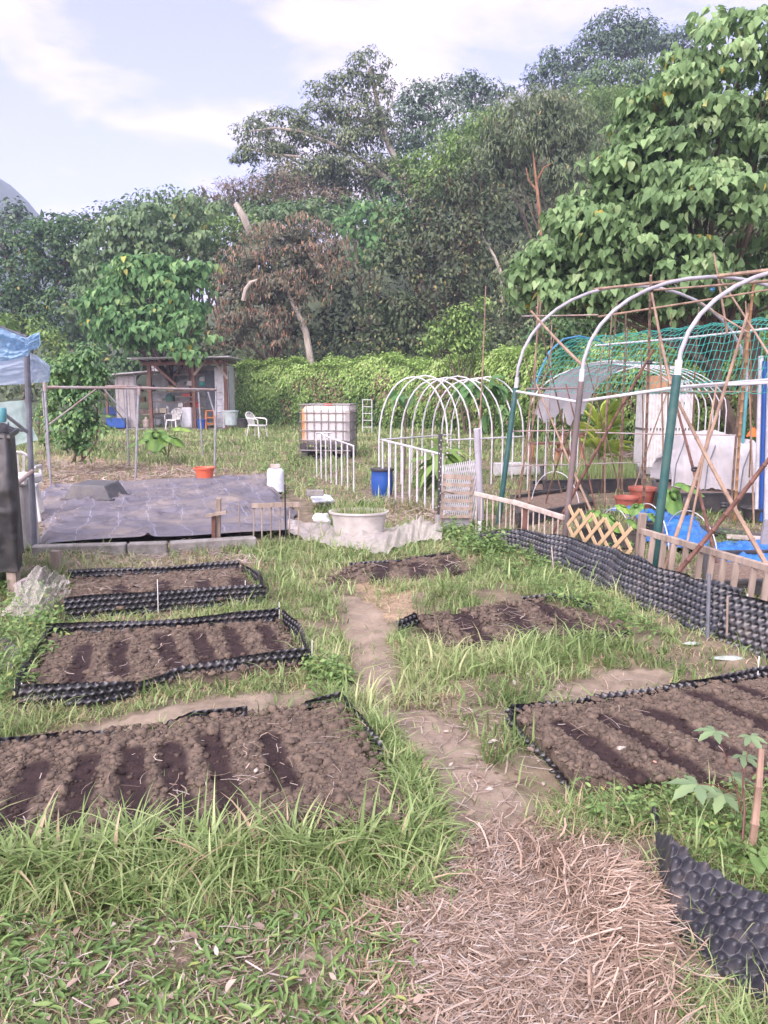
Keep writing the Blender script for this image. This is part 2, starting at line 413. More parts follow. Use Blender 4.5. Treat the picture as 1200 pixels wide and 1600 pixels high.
# ------------------------------------------------------------------ ground sheet
def ground_z(x, y):
    near = 1 - smooth(14, 26, y)
    z = (fbm(x * 1.3, y * 1.3, 3, 4) - .5) * .06 + (fbm(x * 9, y * 9, 8, 3) - .5) * .022 - .02 * smooth(.56, .66, vnoise(x * 6 + 3, y * 4, 93))
    return z * near - 0.012
def axis(segs):
    o = [segs[0][0]]
    for a, b, st in segs:
        n = max(int(round((b - a) / st)), 1); o += list(a + (b - a) * (np.arange(n) + 1) / n)
    return np.array(o)
gx = axis([(-420, -100, 160), (-100, -20, 16), (-20, -6, 1.0), (-6, -2.6, .12), (-2.6, 3.2, .028), (3.2, 8, .12), (8, 20, 1.0), (20, 100, 16), (100, 420, 160)])
gy = axis([(-150, -20, 65), (-20, 0, 4), (0, 1.2, .3), (1.2, 5.6, .026), (5.6, 10, .06), (10, 20, .2), (20, 40, 1.0), (40, 100, 10), (100, 560, 115)])
X, Y = np.meshgrid(gx, gy)
Z = ground_z(X, Y)
Vg = np.stack([X, Y, Z], -1).reshape(-1, 3)
xs, ys = Vg[:, 0], np.maximum(Vg[:, 1], .5)
mpath = np.maximum(mask_world(xs, ys, 'path', .07), 0).astype(float); mdry = mask_world(xs, ys, 'dry', .12).astype(float); mst = mask_world(xs, ys, 'straw', .08).astype(float)
i = (np.arange(len(gy) - 1)[:, None] * len(gx) + np.arange(len(gx) - 1)[None, :]).ravel()
Fg = np.stack([i, i + 1, i + len(gx) + 1, i + len(gx)], 1)
def ground_material():
    m, n, l, b, out = _new('trodden_earth')
    t = n.new('ShaderNodeTexCoord')
    def noise(s, d=6, r=.6):
        z = n.new('ShaderNodeTexNoise'); z.inputs['Scale'].default_value = s; z.inputs['Detail'].default_value = d; z.inputs['Roughness'].default_value = r; l.new(t.outputs['Object'], z.inputs['Vector']); return z
    def ramp(src, a, b_, ca, cb):
        r = n.new('ShaderNodeValToRGB'); r.color_ramp.elements[0].position = a; r.color_ramp.elements[1].position = b_; r.color_ramp.elements[0].color = (*ca, 1); r.color_ramp.elements[1].color = (*cb, 1); l.new(src, r.inputs['Fac']); return r.outputs['Color']
    def mix(f, a, b_):
        x = n.new('ShaderNodeMixRGB'); l.new(f, x.inputs['Fac']); l.new(a, x.inputs['Color1']); l.new(b_, x.inputs['Color2']); return x.outputs['Color']
    def attr(nm):
        a = n.new('ShaderNodeAttribute'); a.attribute_name = nm; return a.outputs['Fac']
    base = ramp(noise(7).outputs['Fac'], .3, .7, (.075, .065, .045), (.22, .175, .125))
    pth = ramp(noise(4, 9, .75).outputs['Fac'], .34, .66, (.14, .112, .084), (.285, .232, .180))
    dry = ramp(noise(30, 8, .75).outputs['Fac'], .35, .65, (.13, .10, .07), (.36, .27, .18))
    c = mix(attr('dry'), base, dry); c = mix(attr('path'), c, pth); c = mix(attr('straw'), c, dry)
    l.new(c, b.inputs['Base Color']); b.inputs['Roughness'].default_value = .9; b.inputs['Specular IOR Level'].default_value = .2
    bp = n.new('ShaderNodeBump'); bp.inputs['Strength'].default_value = .6; bp.inputs['Distance'].default_value = .012; l.new(noise(70, 8, .7).outputs['Fac'], bp.inputs['Height']); l.new(bp.outputs['Normal'], b.inputs['Normal'])
    return m
M_ground = ground_material()
g = np_mesh('ground', Vg, [Fg], M_ground, attrs={'path': mpath, 'dry': mdry, 'straw': mst}); tag(g, kind='structure')

# ------------------------------------------------------------------ hillside and far mountain
def hill_foot(x): return 36.0 - 0.55 * np.clip(x, -10, 16)
def hill_z(x, y):
    x = np.asarray(x, float); y = np.asarray(y, float)
    a = x / np.maximum(y, 1)
    s = .20 + .24 * smooth(-.35, .0, a) + .20 * smooth(.0, .30, a)
    d = np.clip(y - hill_foot(x), -3, 44)
    z = s * np.maximum(d, 0) + np.minimum(d, 0) * .3
    return z + (fbm(x * .15, y * .15, 4, 3) - .5) * 3 * smooth(2, 14, d) - .05
hx = np.linspace(-70, 80, 110); hy = np.concatenate([np.linspace(22, 80, 70), [100, 140, 200]])
X, Y = np.meshgrid(hx, hy); Z = hill_z(X, Y)
M_hill = mat('forest_floor', (.07, .095, .045), (.03, .042, .02), rough=.95, scale=.8, bump=.8, bscale=4)
i = (np.arange(len(hy) - 1)[:, None] * len(hx) + np.arange(len(hx) - 1)[None, :]).ravel()
Fh = np.stack([i, i + 1, i + len(hx) + 1, i + len(hx)], 1)
h = np_mesh('hillside', np.stack([X, Y, Z], -1).reshape(-1, 3), [Fh], M_hill); tag(h, kind='structure')
mx_, my_ = np.meshgrid(np.linspace(-620, -60, 90), np.linspace(380, 900, 60))
rr_ = np.hypot((mx_ + 325) / 1.0, (my_ - 600) / 1.5)
mz = 150 * np.exp(-(rr_ / 116) ** 2.4) + 75 * np.exp(-(np.hypot((mx_ + 420) / 1.4, (my_ - 620) / 1.5) / 80) ** 2)
mz += (fbm(mx_ * .03, my_ * .03, 2, 5) - .5) * 14 * smooth(3, 60, mz) - 3
i = (np.arange(59)[:, None] * 90 + np.arange(89)[None, :]).ravel()
mo = np_mesh('mountain', np.stack([mx_, my_, mz], -1).reshape(-1, 3) * .6, [np.stack([i, i + 1, i + 91, i + 90], 1)], mat('mountain_forest', (.05, .075, .045), (.035, .05, .035), rough=1, scale=.02, detail=9)); tag(mo, kind='structure')

# ------------------------------------------------------------------ garden beds
def soil_material():
    m, n, l, b, out = _new('tilled_soil')
    t = n.new('ShaderNodeTexCoord')
    z = n.new('ShaderNodeTexNoise'); z.inputs['Scale'].default_value = 22; z.inputs['Detail'].default_value = 8; z.inputs['Roughness'].default_value = .7; l.new(t.outputs['Object'], z.inputs['Vector'])
    r = n.new('ShaderNodeValToRGB'); r.color_ramp.elements[0].position = .32; r.color_ramp.elements[1].position = .7; r.color_ramp.elements[0].color = (.055, .042, .036, 1); r.color_ramp.elements[1].color = (.175, .135, .102, 1); l.new(z.outputs['Fac'], r.inputs['Fac'])
    r2 = n.new('ShaderNodeValToRGB'); r2.color_ramp.elements[0].position = .3; r2.color_ramp.elements[1].position = .75; r2.color_ramp.elements[0].color = (.014, .009, .010, 1); r2.color_ramp.elements[1].color = (.045, .028, .027, 1); l.new(z.outputs['Fac'], r2.inputs['Fac'])
    a = n.new('ShaderNodeAttribute'); a.attribute_name = 'compost'
    x = n.new('ShaderNodeMixRGB'); l.new(a.outputs['Fac'], x.inputs['Fac']); l.new(r.outputs['Color'], x.inputs['Color1']); l.new(r2.outputs['Color'], x.inputs['Color2'])
    l.new(x.outputs['Color'], b.inputs['Base Color']); b.inputs['Roughness'].default_value = .92; b.inputs['Specular IOR Level'].default_value = .2
    z2 = n.new('ShaderNodeTexNoise'); z2.inputs['Scale'].default_value = 130; z2.inputs['Detail'].default_value = 6; l.new(t.outputs['Object'], z2.inputs['Vector'])
    bp = n.new('ShaderNodeBump'); bp.inputs['Strength'].default_value = .8; bp.inputs['Distance'].default_value = .006; l.new(z2.outputs['Fac'], bp.inputs['Height']); l.new(bp.outputs['Normal'], b.inputs['Normal'])
    return m
M_soil = soil_material()
M_dimple = mat('black_dimple_sheet', (.020, .021, .028), (.007, .007, .010), rough=.33, scale=7, spec=.7, lo=.42, hi=.64)
dirty(M_dimple, (.13, .11, .09), .4, 4.5, .54, .72)
M_dimple2 = mat('dusty_dimple_sheet', (.035, .036, .046), (.016, .016, .022), rough=.36, scale=6, spec=.5, lo=.35, hi=.65)
_phi = (1 + 5 ** .5) / 2
def _ico():
    v = []
    for a in (-1, 1):
        for b in (-_phi, _phi): v += [(0, a, b), (a, b, 0), (b, 0, a)]
    v = norm(np.array(v, float)); d = np.linalg.norm(v[:, None] - v[None], axis=2); e = d[d > 0].min() * 1.05; f = []
    for i in range(12):
        for j in range(i + 1, 12):
            for k in range(j + 1, 12):
                if d[i, j] < e and d[j, k] < e and d[i, k] < e:
                    f.append((i, j, k) if np.dot(np.cross(v[j] - v[i], v[k] - v[i]), v[i]) > 0 else (i, k, j))
    # one subdivision
    vs = [tuple(x) for x in v]; mid = {}
    def m(i, j):
        q = (min(i, j), max(i, j))
        if q not in mid: mid[q] = len(vs); w = (np.array(vs[i]) + np.array(vs[j])); vs.append(tuple(w / np.linalg.norm(w)))
        return mid[q]
    g_ = []
    for i, j, k in f: a, b, c = m(i, j), m(j, k), m(k, i); g_ += [(i, a, c), (j, b, a), (k, c, b), (a, b, c)]
    return np.array(vs), np.array(g_), v, np.array(f)
ICO_V, ICO_F, ICO0_V, ICO0_F = _ico()
def lumps(pos, size, hi=True):
    n = len(pos); T, Fc = (ICO_V, ICO_F) if hi else (ICO0_V, ICO0_F)
    k = len(T); s = size[:, None, None] * rng.uniform(.6, 1.2, (n, 1, 3)) * np.array([1, 1, .75])
    V = T[None] * s * rng.uniform(.66, 1.22, (n, k, 1))
    a = rng.uniform(0, 6.28, n); ca, sa = np.cos(a)[:, None], np.sin(a)[:, None]
    x, y = V[..., 0] * ca - V[..., 1] * sa, V[..., 0] * sa + V[..., 1] * ca
    V = np.stack([x, y, V[..., 2]], -1) + pos[:, None, :]
    Fo = (np.arange(n)[:, None, None] * k + Fc[None]).reshape(-1, 3)
    return V.reshape(-1, 3), Fo, k
def seg_dist(x, y, a, b):
    ax, ay, bx, by = a[0], a[1], b[0], b[1]; dx, dy = bx - ax, by - ay
    t = np.clip(((x - ax) * dx + (y - ay) * dy) / (dx * dx + dy * dy), 0, 1)
    return np.hypot(x - ax - t * dx, y - ay - t * dy)
def strip_mask(key, x, y, w):
    m = np.zeros(np.shape(x))
    wob = (fbm(x * 12, y * 12, 77, 3) - .5) * .05
    for s in STRIPS[key]:
        m = np.maximum(m, 1 - smooth(w * .7, w * 1.25, seg_dist(x, y, G(s[0], s[1], .05), G(s[2], s[3], .05)) + wob))
    return m
def soil_z(key, x, y, dark, z0):
    z = z0 + (fbm(x * 4, y * 4, 21, 3) - .5) * .035 + (fbm(x * 22, y * 22, 51, 4) - .5) * .03 * (1 - .55 * dark) - dark * .012
    return z
def bed(key, label, w, z0, res, nclod, csize, edging=(), stakes=(), weeds=0, darkall=0.0):
    c = [G(*q) for q in BEDS[key]]; cen = sum(c, Vector()) / 4
    t = thing('garden_bed', label, 'garden bed', (cen.x, cen.y, 0))
    lu = max((c[1] - c[0]).length, (c[2] - c[3]).length); lv = max((c[3] - c[0]).length, (c[2] - c[1]).length)
    def fn(U, W):
        Q = bil(c, U, W); x, y = Q[..., 0], Q[..., 1]
        edge = np.minimum(np.minimum(U * lu, (1 - U) * lu), np.minimum(W * lv, (1 - W) * lv))
        dk = np.maximum(strip_mask(key, x, y, w), darkall * smooth(.4, .55, fbm(x * 5, y * 5, 61, 3)))
        Q[..., 2] = soil_z(key, x, y, dk, z0) * smooth(-.01, .06, edge) - .03 * (1 - smooth(0, .05, edge))
        return Q
    V, Fq = grid_sheet(fn, int(lu / res), int(lv / res))
    dk = np.maximum(strip_mask(key, V[:, 0], V[:, 1], w), darkall * smooth(.4, .55, fbm(V[:, 0] * 5, V[:, 1] * 5, 61, 3)))
    # clods
    U, W = rng.random(nclod * 3), rng.random(nclod * 3)
    Q = bil(c, U, W); d2 = np.maximum(strip_mask(key, Q[:, 0], Q[:, 1], w), 0)
    keep = rng.random(len(U)) < np.where(d2 > .4, .12, .95) * (.35 + .9 * fbm(Q[:, 0] * 6, Q[:, 1] * 6, 91, 2)); Q, d2 = Q[keep][:nclod], d2[keep][:nclod]
    Q[:, 2] = soil_z(key, Q[:, 0], Q[:, 1], d2, z0) + csize * .1
    sz = csize * np.exp(rng.normal(-.75, .7, len(Q))); sz = np.clip(sz, csize * .18, csize * 2.8)
    V2, F2, k2 = lumps(Q, sz)
    tone = np.repeat(np.clip(d2 * .8 + rng.normal(0, .2, len(Q)), 0, 1), k2)
    np_mesh('soil', np.concatenate([V, V2]), [Fq, F2 + len(V)], M_soil, t, attrs={'compost': np.concatenate([dk, tone])}, smooth_=False)
    for e in edging: dimple_strip(t, *e)
    for sx, sy, hgt in stakes:
        p = G(sx, sy); MB().tube([p + Vector((0, 0, -.05)), p + Vector((.004, .01, hgt))], .0032, 6).build('stake', M_whitestake, t)
    return t
def dimple_strip(parent, pts, hs, pitch=.045, z0=-.02, lean=0.0, name='edging', side=1, crinkle=.012, res=8, depth=.020, label=None):
    """pts: ground points along the strip, hs: heights at each point"""
    pts = [Vector(p) for p in pts]; L = [0]
    for a, b in zip(pts, pts[1:]): L.append(L[-1] + (b - a).length)
    L = np.array(L); A = np.array([tuple(p) for p in pts]); H = np.array(hs, float)
    nu = int(L[-1] / pitch * res) + 2; H0 = H.max(); nv = max(int((H0 - z0) / pitch * res), 4)
    u = np.linspace(0, L[-1], nu)
    def sm(arr):
        return np.interp(u, L, arr)
    bx, by, bz = sm(A[:, 0]), sm(A[:, 1]), sm(A[:, 2])
    k = max(int(.05 / (L[-1] / nu)), 1); ker = np.ones(k) / k
    if k > 1 and nu > 4 * k:
        for q in (0, 1):
            arr = (bx, by)[q]; pad = np.concatenate([np.full(k, arr[0]), arr, np.full(k, arr[-1])]); res_ = np.convolve(pad, ker, 'same')[k:-k]
            if q == 0: bx = res_
            else: by = res_
    wob = (fbm(u * 2.2, u * 0 + 3, 12, 3) - .5) * crinkle * 6
    tx, ty = np.gradient(bx), np.gradient(by); tl = np.hypot(tx, ty) + 1e-9; nx, ny = -ty / tl * side, tx / tl * side
    h = sm(H) * (1 + (fbm(u * 5, u * 0, 71, 3) - .5) * .16)
    v = np.linspace(0, 1, nv)[:, None]
    hh = z0 + v * (h[None, :] - z0)
    U = np.broadcast_to(u[None, :], hh.shape)
    rowh = pitch * .87; row = np.floor(hh / rowh); uo = U / pitch + .5 * (row % 2)
    du = (uo - np.floor(uo) - .5) * pitch; dv = (hh / rowh - row - .5) * rowh
    d = np.hypot(du, dv) / (pitch * .5)
    bump = depth * (1 - smooth(.22, .86, d))
    off = bump + lean * hh + wob[None, :] * (.25 + hh / max(H0, .05)) + (fbm(U * 6, hh * 8, 44, 3) - .5) * crinkle * 2
    V = np.stack([bx + nx * off, by + ny * off, bz + hh], -1).reshape(-1, 3)
    i = (np.arange(nv - 1)[:, None] * nu + np.arange(nu - 1)[None, :]).ravel()
    Fq = np.stack([i, i + 1, i + nu + 1, i + nu], 1)
    o = np_mesh(name, V, [Fq], M_dimple, parent)
    if label: o['label'] = label
    return o
M_whitestake = mat('white_plastic_stake', (.7, .7, .68), rough=.4)
def gp(*a): return [G(x, y) for x, y in a]
bed('a', 'nearest garden bed on the left, six dark compost strips across lumpy grey soil', .055, .05, .013, 9000, .011,
    edging=[(gp((-180, 1200), (0, 1183), (120, 1166), (235, 1150)), [.10, .085, .07, .03], .045), (gp((235, 1150), (262, 1148), (300, 1141), (390, 1131)), [.01, .055, .085, .085], .045),
            (gp((478, 1119), (535, 1109)), [.08, .09], .045), (gp((535, 1109), (570, 1160), (600, 1190), (650, 1298)), [.085, .075, .05, .03], .045),
            (gp((-330, 1385), (140, 1352), (300, 1337), (650, 1300)), [.06, .075, .055, .02], .045)])
bed('b', 'second garden bed on the left, boxed by black dimpled edging on four sides', .055, .045, .018, 5200, .011,
    edging=[(gp((72, 1003), (250, 993), (440, 978)), [.12, .10, .13], .045), (gp((440, 978), (462, 1000), (484, 1045)), [.13, .10, .085], .045),
            (gp((484, 1045), (380, 1057), (290, 1068), (215, 1085)), [.13, .115, .10, .07], .045, -.02, 0, 'edging', -1), (gp((215, 1085), (150, 1098), (28, 1108)), [.075, .10, .13], .045, -.02, 0, 'edging', -1), (gp((28, 1108), (72, 1003)), [.1, .08], .045)],
    stakes=[(436, 978, .16), (487, 1040, .15), (34, 1104, .12)])
bed('c', 'third garden bed on the left, narrow with dry grass litter on its soil', .06, .04, .024, 2400, .010,
    edging=[(gp((106, 909), (250, 902), (376, 893)), [.10, .09, .10], .045), (gp((376, 893), (400, 912), (415, 940)), [.07, .10, .12], .045),
            (gp((415, 940), (330, 947), (240, 955), (100, 968)), [.13, .14, .15, .16], .045, -.02, 0, 'edging', -1)],
    stakes=[(247, 957, .24), (383, 940, .16)])
bed('d', 'small far garden bed of reddish soil beyond the grass, below the crumpled netting', .08, .035, .03, 900, .012, darkall=.6,
    edging=[(gp((545, 890), (620, 884), (706, 868)), [.06, .05, .05], .045)])
bed('e', 'middle right garden bed with sunken edges and twiggy dark soil', .08, .035, .022, 3200, .011, darkall=.7,
    edging=[(gp((815, 943), (875, 940), (925, 952)), [.05, .06, .04], .045), (gp((622, 985), (650, 975), (660, 972)), [.06, .08, .04], .045), (gp((890, 1006), (930, 1001), (985, 990)), [.04, .045, .02], .045, -.02, 0, 'edging', -1)])
bed('f', 'right foreground garden bed with slanting dark compost furrows', .055, .055, .014, 8500, .011,
    edging=[(gp((795, 1128), (830, 1122), (885, 1113)), [.09, .07, .05], .045), (gp((885, 1113), (930, 1106), (1030, 1092), (1110, 1080), (1400, 1038)), [.05, .06, .06, .085, .11], .045), (gp((795, 1128), (815, 1150), (905, 1240)), [.075, .05, .02], .045, -.02, 0, 'edging', -1)],
    stakes=[(1183, 1068, .15)])
# long leaning dimple barrier on the right
bt = thing('drainage_barrier', 'long black dimpled plastic barrier leaning along the foot of the wooden railings', 'plastic barrier', tuple(G(950, 930)))
dimple_strip(bt, gp((742, 850), (800, 862), (870, 884), (960, 930), (1040, 962), (1118, 998)), [.12, .22, .25, .30, .30, .30], .048, -.02, .55, 'sheet', -1 * -1, .02, 6)
dimple_strip(bt, gp((1112, 1000), (1180, 1025), (1300, 1065)), [.30, .31, .30], .05, -.02, .35, 'sheet', 1, .02, 6)
# near barrier sheet (right foreground)
def near_sheet(U, W):
    top = [(1022, 1300), (1048, 1302), (1085, 1352), (1140, 1374), (1210, 1395), (1300, 1415)]
    bot = [(1035, 1400), (1050, 1455), (1085, 1490), (1130, 1530), (1200, 1575), (1290, 1640)]
    tz = [.05, .12, .08, .09, .10, .11]
    s = np.linspace(0, 1, 6)
    a = np.array([tuple(G(x, y, z)) for (x, y), z in zip(top, tz)]); b = np.array([tuple(G(x, y, -.01)) for x, y in bot])
    A = np.stack([np.interp(U, s, a[:, k]) for k in range(3)], -1); B = np.stack([np.interp(U, s, b[:, k]) for k in range(3)], -1)
    Q = A * (1 - W[..., None]) + B * W[..., None]
    x, y = Q[..., 0], Q[..., 1]; p = .046
    a_, b_ = x * .9 + y * .43, -x * .43 + y * .9
    row = np.floor(b_ / (p * .8)); uo = a_ / p + .5 * (row % 2)
    d = np.hypot((uo - np.floor(uo) - .5), (b_ / (p * .8) - row - .5) * .8) / .5
    bump = .022 * np.clip(1.25 - 1.25 * d, 0, 1) ** 1.1
    Q[..., 2] += bump * .9 + (fbm(x * 5, y * 5, 5, 3) - .5) * .07 * np.sin(W * 3.1); Q[..., 1] -= bump * .5; Q[..., 2] -= .014 * np.sin(U * 11) * (1 - W); Q[..., 2] = np.maximum(Q[..., 2], .0)
    return Q
dirty(M_dimple2, (.20, .16, .13), .6, 5.0, .52, .72)
V, Fq = grid_sheet(near_sheet, 260, 170)
o = np_mesh('drainage_sheet', V, [Fq], M_dimple2); tag(o, 'black dimpled drainage sheet sloping down beside the straw in the right foreground corner', 'plastic sheet')
M_film = mat('black_film', (.018, .018, .022), rough=.3, spec=.6)
def crumple(name, label, cat, c, sx, sy, h, m, seed, n=26, group=None, sharp=1.0):
    def fn(U, W):
        a = U * 2 * np.pi; r = W
        x = c[0] + sx * r * np.cos(a) * (1 + .25 * np.sin(3 * a + seed)); y = c[1] + sy * r * np.sin(a) * (1 + .2 * np.cos(2 * a + seed))
        z = c[2] + h * (1 - r ** 2) * (.6 + .9 * fbm(x * 9 / max(sx, sy) * .5, y * 9 / max(sx, sy) * .5, seed, 4)) + (fbm(x * 30 * sharp, y * 30 * sharp, seed + 3, 3) - .5) * h * .35
        return np.stack([x, y, z], -1)
    V, Fq = grid_sheet(fn, n * 2, n)
    return tag(np_mesh(name, V, [Fq], m), label, cat, group)
crumple('plastic_scrap', 'torn black plastic scrap poking out of the weeds above the near dimpled sheet', 'plastic scrap', G(1022, 1290), .018, .03, .07, M_film, 3)
crumple('plastic_scrap', 'small crumpled black plastic scrap in the grass right of the bare path', 'plastic scrap', G(975, 1270), .025, .02, .04, M_film, 5)

# ------------------------------------------------------------------ stones and litter lying on things
M_stone = mat('pale_stone', (.42, .38, .34), (.3, .26, .22), rough=.8, scale=30, bump=.4)
def stone(px, py, z, r, label, m=None, flat=.5):
    p = G(px, py, z); V, F2, k = lumps(np.array([tuple(p)]), np.array([r])); V[:, 2] = (V[:, 2] - p.z) * flat + p.z
    return tag(np_mesh('stone', V, [F2], m or M_stone), label, 'stone')
stone(400, 1203, .07, .013, 'small round pale stone on the soil of the nearest left bed')
stone(971, 1168, .07, .022, 'flat pale stone lying between furrows of the right foreground bed')
stone(1023, 1190, .07, .010, 'small pinkish stone on the right foreground bed', mat('pink_stone', (.5, .26, .2), rough=.7))

# ------------------------------------------------------------------ grass
def blades(x, y, z, h, az, bend, w, seg=3, wide=False, rnd=None, flop=0.0):
    n = len(x); dx, dy = np.cos(az), np.sin(az); tw = az + np.pi / 2 + rng.normal(0, .35, n); sx, sy = np.cos(tw), np.sin(tw)
    rows = []
    for k in range(seg + 1):
        t = k / seg
        cx = x + dx * h * bend * t ** 1.8; cy = y + dy * h * bend * t ** 1.8
        cz = z + h * (t - .55 * bend * t ** 2.4) * (1 - .1 * flop)
        if k == seg: rows.append(np.stack([cx, cy, cz], -1)[:, None, :]); break
        ww = w * (.55 + .45 * math.sin(math.pi * min(t * 1.3 + .25, 1))) * (1 - t ** 3)
        L_ = np.stack([cx - sx * ww, cy - sy * ww, cz], -1); R_ = np.stack([cx + sx * ww, cy + sy * ww, cz], -1)
        if wide:
            M_ = np.stack([cx - dx * ww * .5, cy - dy * ww * .5, cz - ww * .45], -1); rows.append(np.stack([L_, M_, R_], 1))
        else: rows.append(np.stack([L_, R_], 1))
    V = np.concatenate(rows, 1); kk = V.shape[1]; c = 3 if wide else 2; q = []; tr = []
    for k in range(seg - 1):
        for j in range(c - 1): q.append((k * c + j, k * c + j + 1, (k + 1) * c + j + 1, (k + 1) * c + j))
    for j in range(c - 1): tr.append(((seg - 1) * c + j, (seg - 1) * c + j + 1, seg * c))
    b = np.arange(n)[:, None] * kk; F_ = {}
    if q: F_[4] = np.concatenate([b + np.array(f)[None] for f in q])
    F_[3] = np.concatenate([b + np.array(f)[None] for f in tr])
    if rnd is None: rnd = rng.random(n)
    return V.reshape(-1, 3), F_, np.repeat(rnd, kk)
M_grass = leafmat('grass_blades', [(0, (.085, .14, .04)), (.35, (.15, .225, .07)), (.7, (.25, .35, .13)), (.86, (.37, .46, .21)), (.92, (.40, .31, .19)), (1, (.52, .42, .29))], rough=.45, transl=.35, spec=.4)
def density(x, y):
    """0..1 cover, height factor"""
    px, py = proj(x, y)
    sc_ = np.clip(y / 4.0, .6, 2.5)
    jx = x + (fbm(x * 3.1, y * 3.1, 5, 3) - .5) * .16 * sc_; jy = y + (fbm(x * 3.1, y * 3.1, 31, 3) - .5) * .16 * sc_
    qx, qy = proj(jx, np.maximum(jy, .9))
    patch = fbm(x * 2.2, y * 2.2, 13, 4)
    d = .12 + 1.25 * smooth(.36, .60, patch); hgt = np.full(x.shape, .09) * (.6 + 1.0 * patch)
    dryf = np.full(x.shape, .13) + .28 * smooth(.5, .7, fbm(x * 3, y * 3, 23, 3))
    far = y > 9.5
    hgt = np.where(far, .19 * (.4 + patch) * (1 - .45 * smooth(.45, .6, fbm(x * .7, y * .7, 83, 3))), hgt); d = np.where(far, .75 + .5 * patch, d)
    mid = (qy > 860) & (qy < 1080) & (qx > 420); hgt = np.where(mid, .085 * (.55 + 1.3 * patch), hgt); d = np.where(mid, d * 1.25, d)
    m = inpolys(qx, qy, 'bright'); hgt[m] = .14; d[m] = 1.3
    m = inpolys(qx, qy, 'dry'); d[m] *= .6; dryf[m] = .65
    low = (qy > 1425) & (qx < 720); hgt[low] = .045; dryf[low] += .20; d[low] = (.04 + .85 * smooth(.45, .62, fbm(x * 5, y * 5, 113, 3)))[low]
    m = inpolys(qx, qy, 'path'); d[m] = .03 + .10 * smooth(.55, .7, patch[m]); hgt[m] = .05
    m = inpolys(qx, qy, 'straw'); d[m] = .02; dryf[m] = .5
    m = inpolys(px, py, 'slab') ; d[m] = .05
    m = inpolys(px, py, 'right'); d[m] *= .30; dryf[m] += .1; hgt[m] = .09
    m = inbeds(px, py); d[m] = .012; hgt[m] = .05
    m = inpolys(px, py, 'fabric'); d[m] = 0.0
    rim = (~inbeds(px, py)) & (inbeds(*proj(x + .07, y)) | inbeds(*proj(x - .07, y)) | inbeds(*proj(x, y + .09)) | inbeds(*proj(x, y - .09)))
    return d, hgt, dryf, px, py
def scatter_grass(n, y0, y1, wpx, seg, name, label, hmul=1.0, wide=False, bend=(.25, 1.0), cl=None):
    yy = y0 + (y1 - y0) * rng.random(n) ** .8; xx = rng.uniform(-1, 1, n) * (yy * .80 + 2.0) + .0
    if cl:  # tussocks
        m = n // cl; cy = y0 + (y1 - y0) * rng.random(m) ** .8; cx = rng.uniform(-1, 1, m) * (cy * .80 + 2.0); k = rng.integers(0, m, n)
        s_ = .012 + .004 * cy[k]; xx = cx[k] + rng.normal(0, 1, n) * s_; yy = cy[k] + rng.normal(0, 1, n) * s_
    yy = np.maximum(yy, .9)
    d, hg, dr, px, py = density(xx, yy)
    k = rng.random(n) < d; xx, yy, hg, dr = xx[k], yy[k], hg[k], dr[k]; n = len(xx)
    az = rng.uniform(0, 2 * np.pi, n); h = hg * rng.uniform(.45, 1.35, n) * hmul
    isdry = rng.random(n) < dr; tone = np.clip((fbm(xx * 1.7, yy * 1.7, 57, 3) - .5) * 1.5 + .55 + rng.normal(0, .2, n), 0, .88); tone[isdry] = rng.uniform(.9, 1, isdry.sum())
    b = rng.uniform(*bend, n); b[isdry] = rng.uniform(.8, 1.5, isdry.sum()); h[isdry] *= .75
    big = (rng.random(n) < .10) & ~isdry; h[big] *= 1.7; hw = np.where(big, 1.9, 1.0)
    C = Cloud().add(*blades(xx, yy, ground_z(xx, yy) - .005, h, az, b, wpx * hw * np.maximum(yy, 1.5) * rng.uniform(.6, 1.4, n), seg, wide, tone))
    return tag(C.build(name, M_grass), label, 'grass', kind='stuff')
scatter_grass(105000, 1.0, 4.6, .00085, 3, 'grass', 'short green weedy grass between the beds in the foreground', bend=(.3, 1.3), cl=7)
scatter_grass(185000, 4.2, 10, .00062, 2, 'grass', 'bright tufted grass around the middle garden beds', hmul=1.1, bend=(.3, 1.2), cl=7)
scatter_grass(205000, 9.5, 34, .0005, 2, 'grass', 'taller meadow grass in front of the shed and hedge', bend=(.2, .9), cl=12)
def region_points(poly, n):
    P_ = np.array([tuple(G(*q))[:2] for q in poly]); lo, hi = P_.min(0), P_.max(0); out = []
    while sum(len(o) for o in out) < n:
        q = rng.uniform(lo, hi, (n * 3, 2)); out.append(q[inpoly(q[:, 0], q[:, 1], [tuple(p) for p in P_])])
    return np.concatenate(out)[:n]
def tussocks(poly, nt, per, h, w, name, label, m=None, dry=.08, bend=(.35, 1.3), seg=5, spread=.03, tone=(.3, .85)):
    c = region_points(poly, nt); k = np.repeat(np.arange(nt), per); n = len(k)
    x = c[k, 0] + rng.normal(0, spread, n); y = c[k, 1] + rng.normal(0, spread, n)
    hm = rng.uniform(.5, 1.25, nt)[k]; hh = h * hm * rng.uniform(.5, 1.15, n)
    tn = np.clip(rng.uniform(tone[0], tone[1], nt)[k] + rng.normal(0, .12, n), 0, .88); d = rng.random(n) < dry; tn[d] = rng.uniform(.9, 1, d.sum())
    C = Cloud().add(*blades(x, y, ground_z(x, y) - .01, hh, rng.uniform(0, 6.28, n), rng.uniform(*bend, n), w * rng.uniform(.5, 1.3, n), seg, True, tn))
    return tag(C.build(name, m or M_grass), label, 'grass', kind='stuff')
tussocks([(-300, 1345), (180, 1330), (420, 1310), (600, 1280), (690, 1270), (690, 1385), (420, 1405), (-300, 1425)], 520, 10, .16, .0058, 'tall_grass', 'long broad-bladed grass hanging over the front edge of the nearest left bed')
